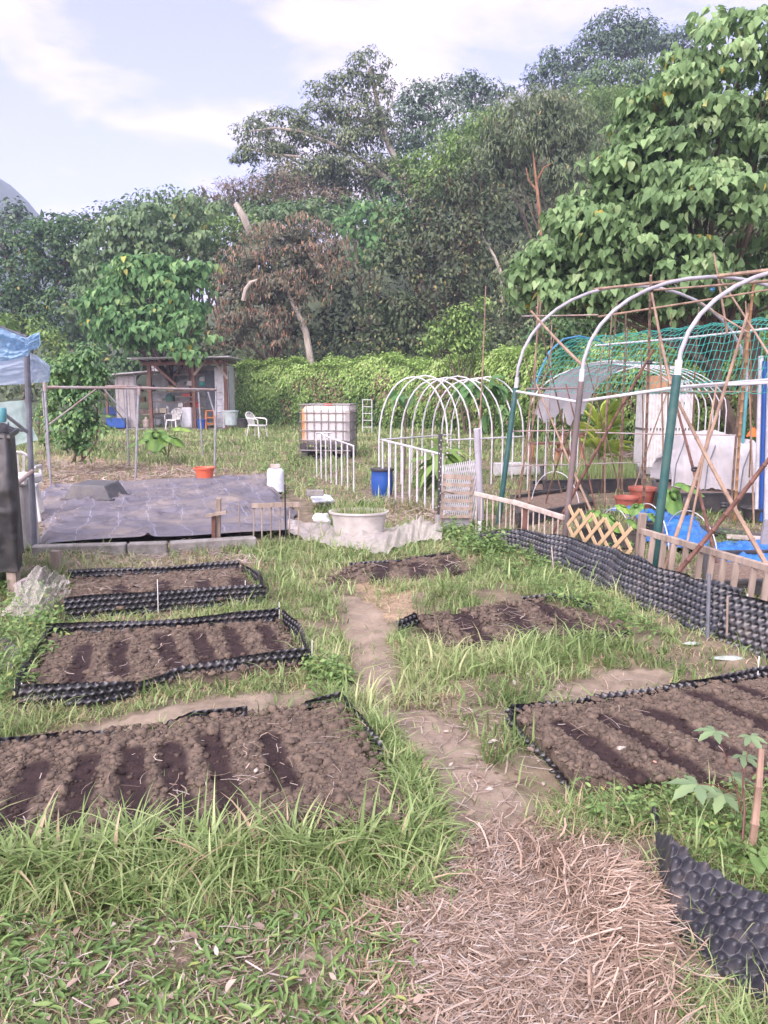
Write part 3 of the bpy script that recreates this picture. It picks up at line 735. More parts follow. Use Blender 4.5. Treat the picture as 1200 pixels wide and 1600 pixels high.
tussocks([(-300, 1372), (100, 1352), (300, 1336), (600, 1310), (650, 1300), (660, 1335), (300, 1362), (-300, 1400)], 150, 10, .27, .0085, 'tall_grass', 'rank grass hiding the sunken front edging of the nearest left bed', tone=(.45, .85))
tussocks([(560, 1130), (610, 1140), (670, 1230), (680, 1330), (600, 1330), (630, 1240)], 190, 10, .16, .0056, 'tall_grass', 'arching grass along the right end of the nearest left bed')
tussocks([(490, 1090), (535, 1080), (600, 1150), (590, 1165)], 34, 9, .18, .0042, 'tall_grass', 'grass sprouting at the back right corner of the nearest left bed', dry=.03)
tussocks([(830, 1270), (900, 1245), (1050, 1250), (1230, 1260), (1230, 1420), (1030, 1290), (860, 1330)], 420, 9, .12, .0032, 'tall_grass', 'mixed yellow green grass below the right foreground bed', dry=.25)
tussocks([(1040, 1500), (1100, 1540), (1210, 1590), (1210, 1680), (1050, 1680)], 55, 10, .12, .0042, 'tall_grass', 'fresh green blades in the bottom right corner by the dimpled sheet', dry=.05, tone=(.5, .85))
tussocks([(620, 1010), (760, 1015), (880, 1005), (980, 1000), (860, 1040), (640, 1075)], 240, 9, .14, .004, 'tall_grass', 'lush bright grass in front of the middle right bed', dry=.05, tone=(.5, .88), seg=4)
for pl, nt, lb in (([(60, 1000), (440, 975), (445, 985), (75, 1010)], 34, 'grass blades creeping over the back edging of the second left bed'), ([(484, 1040), (215, 1080), (215, 1095), (490, 1058)], 60, 'weeds pressed against the front edging of the second left bed'), ([(0, 1180), (390, 1128), (395, 1140), (0, 1195)], 46, 'grass creeping over the back edging of the nearest left bed'), ([(800, 1115), (1200, 1058), (1210, 1070), (800, 1135)], 60, 'grass creeping over the back edging of the right foreground bed'), ([(100, 965), (415, 938), (420, 948), (100, 978)], 60, 'grass against the front edging of the third left bed'), ([(770, 850), (1150, 985), (1140, 1010), (760, 862)], 150, 'grass climbing the foot of the long dimpled barrier')):
    tussocks(pl, nt, 8, .11, .004, 'edge_grass', lb, dry=.15, seg=4, tone=(.4, .85))
tussocks([(570, 900), (660, 915), (820, 920), (1000, 980), (1100, 1020), (960, 930), (780, 870), (600, 930)], 360, 9, .13, .0045, 'tall_grass', 'grass growing along the foot of the long dimpled barrier', dry=.08, tone=(.45, .88), seg=4)
tussocks([(430, 880), (520, 880), (530, 940), (530, 1060), (490, 1060), (440, 960)], 190, 9, .12, .0045, 'tall_grass', 'grass between the left beds and the central path', dry=.12, tone=(.4, .85), seg=4)
tussocks([(-60, 980), (70, 990), (30, 1110), (0, 1150), (-80, 1150)], 160, 9, .20, .0045, 'tall_grass', 'rank grass at the left end of the second bed', dry=.15, tone=(.3, .75), seg=4)
tussocks([(-60, 1400), (640, 1400), (660, 1660), (-60, 1660)], 300, 8, .07, .0045, 'low_weeds', 'low broad-bladed weeds in the bottom left foreground', dry=.16, seg=4, spread=.025, tone=(.3, .85))
tussocks([(340, 855), (500, 848), (690, 845), (760, 860), (700, 870), (520, 885), (420, 880), (350, 870)], 230, 10, .19, .005, 'tall_grass', 'grass tangled in front of the crumpled netting', dry=.12, tone=(.3, .8), seg=4)
tussocks([(100, 880), (340, 872), (350, 885), (105, 900)], 70, 9, .13, .005, 'tall_grass', 'sparse dry grass behind the third left bed', dry=.5, seg=3)
tussocks([(60, 862), (330, 852), (335, 862), (60, 872)], 60, 8, .15, .005, 'tall_grass', 'grass along the foot of the concrete kerb', dry=.3, seg=3)
tussocks([(105, 975), (420, 945), (425, 960), (80, 988)], 60, 8, .12, .0042, 'tall_grass', 'grass in the gap between second and third left beds', dry=.1, seg=4, tone=(.5, .88))
tussocks([(40, 1112), (470, 1060), (490, 1068), (60, 1130)], 150, 8, .075, .0035, 'low_weeds', 'low weeds along the front edging of the second left bed', dry=.2, seg=3)
tussocks([(1010, 1330), (1060, 1400), (1200, 1440), (1230, 1500), (1080, 1480), (1020, 1420)], 16, 7, .12, .0045, 'tall_grass', 'few grass tufts poking through the near dimpled sheet', dry=.4, tone=(.4, .85))
# small leafy weeds
M_weed = leafmat('weed_leaves', [(0, (.075, .14, .04)), (.5, (.14, .24, .075)), (.9, (.25, .35, .12)), (1, (.5, .38, .06))], transl=.3)
def weeds(poly, n, h, ls, name, label, per=16, tmpl='oval'):
    c = region_points(poly, n); C = Cloud(); k = np.repeat(np.arange(n), per); N = len(k)
    hh = (h * rng.uniform(.5, 1.2, n))[k] * rng.uniform(.15, 1, N); a = rng.uniform(0, 6.28, N)
    pos = np.stack([c[k, 0] + np.cos(a) * ls * .5 + rng.normal(0, ls * .3, N), c[k, 1] + np.sin(a) * ls * .5 + rng.normal(0, ls * .3, N), ground_z(c[k, 0], c[k, 1]) + hh], -1)
    tip = np.stack([np.cos(a), np.sin(a), rng.uniform(-.2, .5, N)], -1); nr = np.tile([0, 0, 1.], (N, 1)) + rng.normal(0, .35, (N, 3))
    C.add(*leaves(pos, nr, tip, ls * rng.uniform(.5, 1.2, N), tmpl, np.clip(rng.normal(.5, .22, N), 0, .92)))
    st = rng.random(n) < 1; x, y = c[:, 0], c[:, 1]
    C.add(*blades(x, y, ground_z(x, y) - .01, h * rng.uniform(.6, 1.1, n), rng.uniform(0, 6.28, n), np.full(n, .15), np.full(n, .0015), 3, False, np.full(n, .3)))
    return tag(C.build(name, M_weed), label, 'weeds', kind='stuff')
weeds([(900, 1245), (1050, 1235), (1230, 1230), (1230, 1420), (1120, 1375), (1050, 1300), (930, 1290)], 250, .09, .026, 'leafy_weeds', 'leafy green weeds with tiny yellow flowers beside the near dimpled sheet', 14)
weeds([(-60, 1420), (640, 1400), (670, 1660), (-60, 1660)], 230, .035, .050, 'leafy_weeds', 'flat rosettes of short broad grass leaves in the bottom left foreground', 9, 'broad')
weeds([(1080, 1290), (1230, 1290), (1230, 1400), (1110, 1370)], 26, .07, .045, 'leafy_weeds', 'round leaved vine seedlings above the near dimpled sheet', 8, 'heart')
weeds([(470, 1040), (545, 1045), (540, 1080), (480, 1070)], 60, .12, .035, 'leafy_weeds', 'leafy weeds at the front right corner of the second left bed', 14)
weeds([(-60, 900), (100, 950), (105, 990), (60, 1100), (-60, 1120)], 170, .16, .045, 'leafy_weeds', 'leafy weeds around the netting heap at left', 16)
weeds([(740, 850), (830, 870), (960, 950), (1060, 1000), (960, 990), (830, 920), (760, 880)], 150, .12, .04, 'leafy_weeds', 'leafy weeds along the long dimpled barrier', 14)
weeds([(690, 830), (770, 840), (790, 870), (700, 870)], 60, .22, .06, 'leafy_weeds', 'leafy weeds around the grey board', 16)
weeds([(380, 690), (460, 700), (520, 790), (440, 780)], 120, .2, .06, 'leafy_weeds', 'weeds around the white jug and water tank', 14)
# straw
M_straw = leafmat('straw', [(0, (.12, .085, .065)), (.3, (.25, .185, .145)), (.6, (.35, .275, .225)), (.85, (.38, .34, .31)), (1, (.50, .43, .38))], rough=.6, transl=.15, spec=.3)
M_straw_red = leafmat('reddish_straw', [(0, (.12, .08, .055)), (.4, (.27, .19, .14)), (.8, (.40, .30, .23)), (1, (.50, .41, .34))], rough=.6, transl=.15, spec=.3)
def straw(poly, n, L, w, name, label, zt=.05, dirb=None, cat='straw', m=None):
    c = region_points(poly, n); c = c + rng.normal(0, 1, (n, 2)) * (.03 + .09 * rng.random((n, 1)) ** 3) * np.clip(c[:, 1:2] / 3, .7, 2.5); c[:, 1] = np.maximum(c[:, 1], .8); a = rng.uniform(0, 6.28, n)
    if dirb is not None:
        f_ = (fbm(c[:, 0] * 2.5, c[:, 1] * 2.5, 19, 3) - .5) * 5; a = dirb + f_ + rng.normal(0, .6, n)
    wv = np.clip(np.exp(rng.normal(0, .5, n)), .4, 3); el = rng.normal(0, .16, n); LL = L * rng.uniform(.3, 1.3, n); cv = rng.normal(0, .22, n)
    z = .004 + zt * rng.random(n) ** 1.4 * (.4 + fbm(c[:, 0] * 4, c[:, 1] * 4, 3, 3)) + ground_z(c[:, 0], c[:, 1])
    rows = []
    for t in (-.5, -.17, .17, .5):
        aa = a + cv * t * 2
        x = c[:, 0] + np.cos(aa) * LL * t; y = c[:, 1] + np.sin(aa) * LL * t; zz = np.maximum(z + el * LL * t, .002 + ground_z(c[:, 0], c[:, 1]))
        ww = w * wv; ox, oy = -np.sin(a) * ww, np.cos(a) * ww
        rows += [np.stack([x - ox, y - oy, zz], -1), np.stack([x + ox, y + oy, zz + w * .5], -1)]
    V = np.stack(rows, 1); b = np.arange(n)[:, None] * 8
    F4 = np.concatenate([b + np.array(f)[None] for f in ((0, 1, 3, 2), (2, 3, 5, 4), (4, 5, 7, 6))])
    C = Cloud().add(V.reshape(-1, 3), {4: F4}, np.repeat(rng.random(n), 8))
    return tag(C.build(name, m or M_straw), label, cat, kind='stuff')
straw([(640, 1350), (720, 1325), (860, 1310), (960, 1345), (1012, 1410), (1060, 1640), (700, 1640), (650, 1480)], 7500, .13, .0012, 'straw', 'matted grey brown straw covering the path in the foreground', .03, .6)
straw([(820, 1330), (960, 1350), (1010, 1400), (1050, 1640), (980, 1640), (940, 1480)], 2600, .13, .0012, 'straw', 'thick reddish straw piled against the near dimpled sheet', .08, 1.5, m=M_straw_red)
straw([(560, 1400), (700, 1310), (860, 1280), (1000, 1330), (1080, 1640), (560, 1640)], 5600, .10, .0011, 'straw', 'loose straw scattered around the matted straw path', .04, m=M_straw_red)
straw([(540, 1060), (620, 1030), (850, 1050), (1000, 1030), (900, 1100), (800, 1300), (700, 1330), (560, 1110)], 700, .12, .0013, 'straw', 'loose dry stalks scattered on the bare earth path', .01)
straw([(-60, 1450), (640, 1430), (660, 1660), (-60, 1660)], 1500, .07, .0010, 'straw', 'dry stalks among the low weeds at bottom left', .03)
straw([(70, 862), (340, 852), (420, 885), (100, 905)], 2600, .16, .0025, 'straw', 'yellowed cut grass lying behind the third left bed', .05)
straw([(60, 720), (420, 738), (420, 752), (60, 765)], 2600, .25, .006, 'straw', 'yellowed grass along the far edge of the weed fabric', .08)
straw([(110, 915), (370, 900), (405, 935), (110, 962)], 500, .14, .002, 'straw', 'dry grass litter on the third left bed', .07)
straw([(90, 1010), (430, 985), (470, 1040), (60, 1090)], 260, .10, .0014, 'straw', 'few dry stalks on the second left bed', .075)
straw([(0, 1200), (520, 1120), (600, 1270), (0, 1300)], 420, .09, .0012, 'straw', 'twigs and stalks on the nearest left bed', .08)
straw([(820, 1130), (1210, 1075), (1210, 1210), (920, 1220)], 420, .10, .0012, 'straw', 'twigs and stalks on the right foreground bed', .085)
straw([(670, 970), (840, 945), (960, 985), (720, 1005)], 420, .13, .0016, 'straw', 'twigs on the middle right bed', .07)
straw([(520, 885), (720, 870), (735, 895), (530, 905)], 220, .15, .002, 'straw', 'rusty leaf litter on the small far bed', .07)
straw([(590, 765), (700, 790), (680, 835), (600, 815)], 1100, .18, .004, 'straw', 'dry grass beside the white picket of pipes', .09)
# ------------------------------------------------------------------ trees and hedge
M_bark = mat('bark', (.17, .13, .10), (.07, .055, .045), rough=.9, scale=5, stretch=(1, 1, .25), bump=.7, bscale=20)
M_palebark = mat('pale_bark', (.42, .38, .33), (.22, .19, .16), rough=.85, scale=5, stretch=(1, 1, .3), bump=.5, bscale=20)
M_redbark = mat('reddish_bark', (.30, .16, .09), (.14, .08, .05), rough=.9, scale=5, bump=.6, bscale=20)
LM = {
 'big': leafmat('broad_heart_leaves', [(0, (.065, .115, .05)), (.4, (.135, .225, .095)), (.75, (.21, .32, .14)), (.93, (.29, .39, .20)), (1, (.50, .34, .04))], gain=1.25, rough=.6, transl=.38, spec=.22),
 'big2': leafmat('fresh_heart_leaves', [(0, (.05, .12, .045)), (.4, (.09, .19, .07)), (.8, (.16, .28, .11)), (.94, (.22, .33, .13)), (1, (.42, .34, .06))], gain=1.3, rough=.6, transl=.38, spec=.22),
 'mid': leafmat('grey_green_leaves', [(0, (.045, .085, .038)), (.5, (.085, .145, .062)), (.93, (.15, .215, .095)), (1, (.36, .30, .06))], gain=1.45, rough=.5),
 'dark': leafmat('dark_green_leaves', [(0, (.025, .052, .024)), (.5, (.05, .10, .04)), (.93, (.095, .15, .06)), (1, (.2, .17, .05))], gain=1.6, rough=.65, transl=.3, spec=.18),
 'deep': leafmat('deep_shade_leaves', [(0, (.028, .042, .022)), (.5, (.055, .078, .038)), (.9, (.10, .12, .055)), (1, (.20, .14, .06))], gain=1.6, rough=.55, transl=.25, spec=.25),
 'brown': leafmat('browning_leaves', [(0, (.05, .055, .035)), (.40, (.095, .105, .07)), (.62, (.13, .105, .08)), (.88, (.20, .135, .10)), (1, (.32, .17, .09))], gain=1.5, rough=.6, transl=.2),
 'olive': leafmat('olive_leaves', [(0, (.045, .068, .035)), (.5, (.09, .12, .06)), (.93, (.165, .20, .10)), (1, (.26, .17, .07))], gain=1.5, rough=.5),
 'bright': leafmat('bright_green_leaves', [(0, (.07, .13, .035)), (.5, (.13, .22, .055)), (.93, (.22, .32, .09)), (1, (.34, .34, .08))], gain=1.25, rough=.45, transl=.35),
 'far': leafmat('blue_green_leaves', [(0, (.035, .065, .042)), (.5, (.062, .105, .062)), (1, (.11, .16, .088))], gain=1.5, rough=.6, transl=.2),
 'twig': leafmat('dry_twig_leaves', [(0, (.07, .055, .045)), (.5, (.12, .095, .07)), (1, (.17, .15, .09))], gain=1.5, rough=.7, transl=.2)}
def limb(a, b, r0, r1, sag=.12, n=6, seed=0):
    a, b = Vector(a), Vector(b); rr = random.Random(seed); L = (b - a).length; o = Vector((rr.uniform(-1, 1), rr.uniform(-1, 1), rr.uniform(-.2, .6))) * L * sag
    return [a.lerp(b, t / n) + o * math.sin(math.pi * t / n) + Vector((rr.uniform(-1, 1), rr.uniform(-1, 1), rr.uniform(-1, 1))) * L * .015 for t in range(n + 1)], [r0 + (r1 - r0) * t / n for t in range(n + 1)]
def tree(name, label, cat, Y, ell, style, ls, tmpl='diamond', base=None, trunk_r=.14, bark=None, dens=1.0, clump=.3, droop=.6, depth=.8, group=None, lean=None, tassel=0, extra=None, fill=.14, flat=.75, twigs=0, stray=.04, front=.35):
    """ell: pixel ellipses (cx, cy, rx, ry[, dY]) measured on the photo at distance Y"""
    blobs = []
    for e in ell:
        cx, cy, rx, ry = e[:4]; yy = Y + (e[4] if len(e) > 4 else 0)
        c = P(cx, cy, yy); rxm = (P(cx + rx, cy, yy) - P(cx - rx, cy, yy)).length / 2; rzm = (P(cx, cy + ry, yy) - P(cx, cy - ry, yy)).length / 2
        blobs.append((tuple(c), (rxm, max(rxm * depth, .4), rzm)))
    cs = np.array([b[0] for b in blobs])
    if base is None: bx, by = float(cs[:, 0].mean()), float(cs[:, 1].mean()) + .4
    else: bx, by = base
    bz = float(max(hill_z(bx, by), -.05)) - .15
    t = thing(name, label, cat, (bx, by, bz), group)
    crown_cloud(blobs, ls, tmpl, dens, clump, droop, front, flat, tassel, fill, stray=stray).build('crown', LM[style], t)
    m = MB(); zt = float(cs[:, 2].mean()); top = Vector((float(cs[:, 0].mean()), float(cs[:, 1].mean()), zt))
    knee = Vector((bx, by, bz)).lerp(top, .45) + Vector((0, 0, 0))
    m.tube(*limb((bx, by, bz), knee, trunk_r * 1.25, trunk_r * .85, .04, 6, len(label)), n=9)
    for q, (c, r) in enumerate(blobs):
        e = Vector(c) + Vector((0, 0, r[2] * .45)); m.tube(*limb(knee, e, trunk_r * .62, trunk_r * .12, .10, 6, q + len(label)), n=6)
        for w in range(3 + twigs):
            rr = random.Random(q * 31 + w); d = Vector((rr.uniform(-1, 1), rr.uniform(-.8, .3), rr.uniform(-.3, 1))); d.normalize()
            s_ = knee.lerp(e, .55 + .3 * rr.random()); f_ = Vector(c) + Vector((d.x * r[0], d.y * r[1], d.z * r[2])) * .95
            m.tube(*limb(s_, f_, trunk_r * .22, trunk_r * .05, .08, 4, w + q), n=5)
    m.build('trunk', bark or M_bark, t, sm=True)
    if extra: extra(t)
    return t
# --- prominent trees
def big_limbs(t):
    m = MB()
    for pts, r in (([(1120, 640, 16.2), (1118, 470, 16), (1085, 330, 15.6), (1050, 240, 15)], .13), ([(1190, 660, 16.4), (1165, 400, 16), (1172, 260, 15.6), (1150, 130, 15)], .15),
                   ([(1118, 470, 16), (1040, 400, 15), (960, 350, 14.6)], .07), ([(1165, 400, 16), (1230, 300, 15), (1290, 200, 15)], .08), ([(1118, 480, 16), (1010, 440, 15), (890, 440, 14.4)], .06)):
        q = [P(*p) for p in pts]; m.tube(q, [r * (1 - .6 * i / (len(q) - 1)) for i in range(len(q))], 8)
    m.build('limb', M_bark, t, sm=True)
tree('broadleaf_tree', 'large tree with big drooping heart-shaped leaves filling the upper right corner', 'tree', 14.6,
     [(1160, 85, 95, 70), (1085, 175, 110, 65), (1190, 220, 110, 70), (1010, 265, 95, 60), (1110, 320, 120, 60, -.5), (930, 350, 80, 55), (1010, 385, 100, 45, -.3), (1190, 400, 100, 50), (890, 420, 75, 42), (850, 462, 50, 28), (945, 455, 70, 32), (1270, 120, 80, 100), (1290, 300, 90, 110), (990, 465, 55, 26), (1070, 420, 80, 38, -.5), (905, 478, 50, 22), (1000, 320, 90, 50), (1060, 120, 46, 36), (1005, 200, 46, 36), (945, 275, 46, 34), (895, 335, 42, 32), (848, 405, 40, 32), (822, 450, 34, 26), (960, 430, 60, 30), (1060, 480, 50, 20), (1130, 460, 60, 24), (1200, 455, 60, 26)],
     'big', .165, 'heart', base=(8.6, 17.4), trunk_r=.13, dens=2.0, clump=.34, droop=1.5, depth=.7, extra=big_limbs, fill=.10, flat=.6)
tree('broadleaf_tree', 'round tree with big fresh green leaves hanging over the shed roof', 'tree', 29.6,
     [(240, 432, 62, 34), (180, 478, 50, 38), (280, 470, 56, 42), (230, 505, 66, 38, -.5), (305, 515, 34, 26, -1), (160, 522, 32, 24), (205, 440, 50, 35), (285, 548, 34, 18, -1.2), (225, 535, 45, 16), (312, 425, 24, 16)],
     'big2', .25, 'heart', base=(-9.6, 35.5), trunk_r=.17, dens=1.8, clump=.42, droop=1.3, depth=.6, fill=.1, flat=.6)
def white_branch(t):
    MB().tube([P(380, 470, 33), P(384, 452, 33), P(392, 441, 33), P(402, 437, 33)], [.09, .09, .08, .03], 7).build('broken_branch', M_palebark, t, sm=True)
    MB().tube([P(487, 575, 34), P(478, 520, 34), P(466, 490, 34), P(440, 440, 34)], [.17, .15, .12, .05], 8).build('trunk', M_palebark, t, sm=True)
tree('feathery_tree', 'feathery tree turning rusty brown with drooping seed tassels', 'tree', 34,
     [(460, 372, 78, 34), (395, 415, 62, 36), (470, 410, 74, 36), (520, 395, 28, 36), (375, 455, 48, 34), (440, 455, 62, 32), (500, 445, 42, 36), (360, 500, 38, 26), (400, 505, 52, 32), (455, 500, 34, 26), (370, 530, 38, 20), (430, 532, 38, 18)],
     'brown', .20, 'lance', trunk_r=.14, dens=1.9, clump=.34, droop=1.7, depth=.6, tassel=.12, extra=white_branch, flat=.6, base=(-5.2, 35), stray=.1)
tree('broadleaf_tree', 'pale big-leaved tree on the slope between the brown tree and the dark evergreen', 'tree', 41,
     [(560, 333, 36, 20), (612, 342, 32, 20), (590, 322, 34, 14), (545, 355, 26, 20), (575, 382, 36, 20), (600, 372, 30, 18), (560, 405, 30, 14)], 'big2', .30, 'heart', trunk_r=.14, dens=1.3, clump=.5, droop=1.3, fill=.1, flat=.6)
def bare_stem(t):
    MB().tube([P(787, 470, 32.6), P(784, 430, 32.6), P(772, 400, 32.6), P(755, 370, 33)], [.10, .09, .06, .03], 7).build('bare_stem', M_palebark, t, sm=True)
tree('evergreen_tree', 'wide dark glossy evergreen in the middle of the wood edge', 'tree', 33,
     [(700, 305, 62, 38), (740, 280, 56, 34), (650, 355, 62, 45), (705, 365, 72, 45), (620, 420, 62, 45), (680, 430, 72, 50), (600, 480, 56, 42), (660, 500, 66, 42), (760, 340, 42, 45), (740, 400, 40, 34), (715, 470, 34, 40), (590, 530, 56, 22), (650, 540, 66, 20)],
     'deep', .20, 'oval', trunk_r=.2, dens=1.0, clump=.30, droop=1.0, depth=.55, extra=bare_stem, base=(3.5, 35))
def red_stem(t):
    m = MB().tube([P(846, 400, 34.2), P(843, 330, 34), P(838, 285, 34), P(833, 240, 34)], [.08, .07, .06, .03], 7)
    m.tube([P(838, 285, 34), P(850, 262, 33.6), P(862, 255, 33.5)], [.06, .04, .02], 6); m.tube([P(841, 300, 34), P(826, 282, 34), P(822, 262, 34)], [.05, .04, .02], 6)
    m.build('red_stem', M_redbark, t, sm=True)
tree('vine_draped_tree', 'tall vine-draped tree with a bare reddish stem left of the big-leaved tree', 'tree', 35,
     [(800, 190, 50, 34), (860, 180, 62, 34), (780, 225, 52, 40), (850, 220, 72, 42), (905, 215, 46, 42), (880, 275, 52, 42), (895, 330, 40, 45), (800, 270, 46, 30, 1), (880, 380, 36, 34), (770, 255, 48, 34, 1)],
     'olive', .25, 'lance', trunk_r=.10, dens=2.2, clump=.30, droop=1.7, extra=red_stem, base=(8.8, 36.5), flat=.9, stray=.1)
tree('vine_draped_tree', 'shaggy vine-covered understorey beside the big-leaved tree', 'tree', 31,
     [(810, 430, 36, 42), (800, 480, 40, 40), (830, 520, 46, 40), (780, 530, 40, 30), (850, 400, 40, 34), (860, 470, 40, 50)], 'olive', .17, 'oval', trunk_r=.10, dens=1.2, droop=1.4, clump=.32, base=(6.6, 33.5))
def tall_stems(t):
    m = MB()
    for pts, r in (([(640, 305, 50), (625, 265, 50), (606, 225, 50), (597, 190, 50), (585, 140, 50), (578, 105, 50)], .25), ([(606, 225, 50), (585, 195, 50), (560, 185, 50), (530, 190, 50)], .13),
                   ([(640, 320, 50), (600, 275, 49.5), (565, 250, 49.5), (520, 225, 49), (470, 205, 49)], .19), ([(600, 275, 49.5), (560, 270, 49), (530, 262, 49)], .10), ([(470, 205, 49), (430, 200, 49), (390, 205, 49)], .10), ([(470, 245, 49), (420, 240, 49), (385, 232, 49)], .08),
                   ([(597, 190, 50), (612, 165, 50), (616, 130, 50)], .07), ([(530, 190, 50), (505, 165, 50), (495, 140, 50)], .07)):
        q = [P(*p) for p in pts]; m.tube(q, [r * (1 - .6 * i / (len(q) - 1)) for i in range(len(q))], 7)
    m.build('limb', M_palebark, t, sm=True)
tree('sparse_tree', 'tall open-crowned tree leaning left against the sky in the centre', 'tree', 50,
     [(575, 105, 36, 24), (545, 135, 40, 26), (590, 140, 28, 28), (495, 145, 24, 18), (505, 185, 44, 22), (555, 180, 52, 24), (440, 195, 46, 20), (395, 208, 34, 18), (480, 225, 54, 24), (540, 225, 58, 26), (590, 210, 34, 34), (420, 240, 48, 18), (390, 250, 28, 10), (560, 265, 56, 28), (500, 270, 58, 26), (600, 275, 30, 30)],
     'olive', .22, 'oval', trunk_r=.06, dens=2.0, clump=.32, droop=1.0, extra=tall_stems, fill=.02, bark=M_palebark, base=(2.2, 51), stray=.12, front=.2)
tree('bare_twig_tree', 'thin brownish twiggy tree at the foot of the tall open crown', 'tree', 47,
     [(400, 300, 44, 24), (440, 285, 48, 26), (370, 300, 34, 18), (470, 310, 48, 24), (520, 310, 44, 22), (350, 290, 14, 12)], 'twig', .24, 'lance', trunk_r=.10, dens=1.5, clump=.34, fill=.05, twigs=3, stray=.15)
def snag(t):
    MB().tube([P(368, 318, 41), P(380, 338, 41), P(388, 358, 41), P(396, 385, 41.5)], [.14, .2, .2, .24], 7).build('snag', M_palebark, t, sm=True)
tree('leafy_tree', 'yellow-green bush on the slope with a pale broken trunk beside it', 'tree', 42,
     [(345, 365, 46, 26), (390, 365, 34, 24), (320, 385, 40, 24), (360, 395, 34, 22), (300, 372, 30, 20)], 'bright', .22, 'oval', dens=1.1, extra=snag, trunk_r=.12)
tree('broadleaf_tree', 'grey-green large-leaved tree behind the round tree over the shed', 'tree', 39,
     [(250, 345, 56, 26), (200, 365, 56, 28), (300, 335, 46, 26), (170, 400, 52, 34), (230, 385, 66, 28), (140, 450, 32, 42), (175, 450, 46, 36), (290, 375, 46, 26), (120, 500, 34, 30)], 'mid', .26, 'heart', dens=1.15, clump=.34, droop=1.5, trunk_r=.18, base=(-14, 40.5), flat=.6)
tree('dense_tree', 'dense dark rounded tree mass at the left edge behind the canopy frame', 'tree', 45,
     [(60, 370, 60, 26), (110, 362, 46, 22), (15, 400, 52, 34), (80, 410, 66, 34), (130, 395, 30, 30), (20, 455, 56, 34), (85, 460, 58, 38), (10, 500, 56, 34), (70, 510, 52, 34), (-50, 420, 50, 60)], 'dark', .24, 'diamond', dens=1.5, clump=.30, droop=.8, trunk_r=.25, base=(-22, 46))
tree('small_far_tree', 'small dark tree standing against the far mountain at the left edge', 'tree', 66,
     [(20, 326, 15, 9), (8, 338, 12, 8), (30, 336, 10, 9), (18, 348, 14, 8), (-8, 345, 12, 12)], 'far', .5, 'diamond', dens=.7, clump=.4, trunk_r=.18, stray=.1)
tree('leafy_tree', 'low domed tree on the ridge just right of the far mountain', 'tree', 62, [(78, 345, 24, 12), (110, 352, 34, 14), (60, 352, 20, 9), (140, 345, 26, 12)], 'dark', .4, dens=1.0)
tree('leafy_tree', 'hazy ridge tree above the dense dark mass', 'tree', 64, [(170, 333, 30, 14), (195, 325, 24, 10), (215, 335, 30, 16)], 'far', .45, dens=1.0, stray=.08)
tree('leafy_tree', 'ridge tree with an uneven top left of the twiggy tree', 'tree', 58, [(250, 306, 28, 14), (275, 305, 24, 12), (235, 318, 34, 16), (285, 318, 30, 14), (310, 312, 22, 12), (260, 330, 40, 16)], 'mid', .42, 'oval', dens=.9, stray=.08, extra=None)
tree('bare_twig_tree', 'thin reddish ridge tree right beside the uneven-topped ridge tree', 'tree', 56, [(318, 303, 18, 10), (335, 312, 22, 12), (350, 320, 26, 14)], 'twig', .35, 'lance', dens=.9, twigs=5, stray=.15)
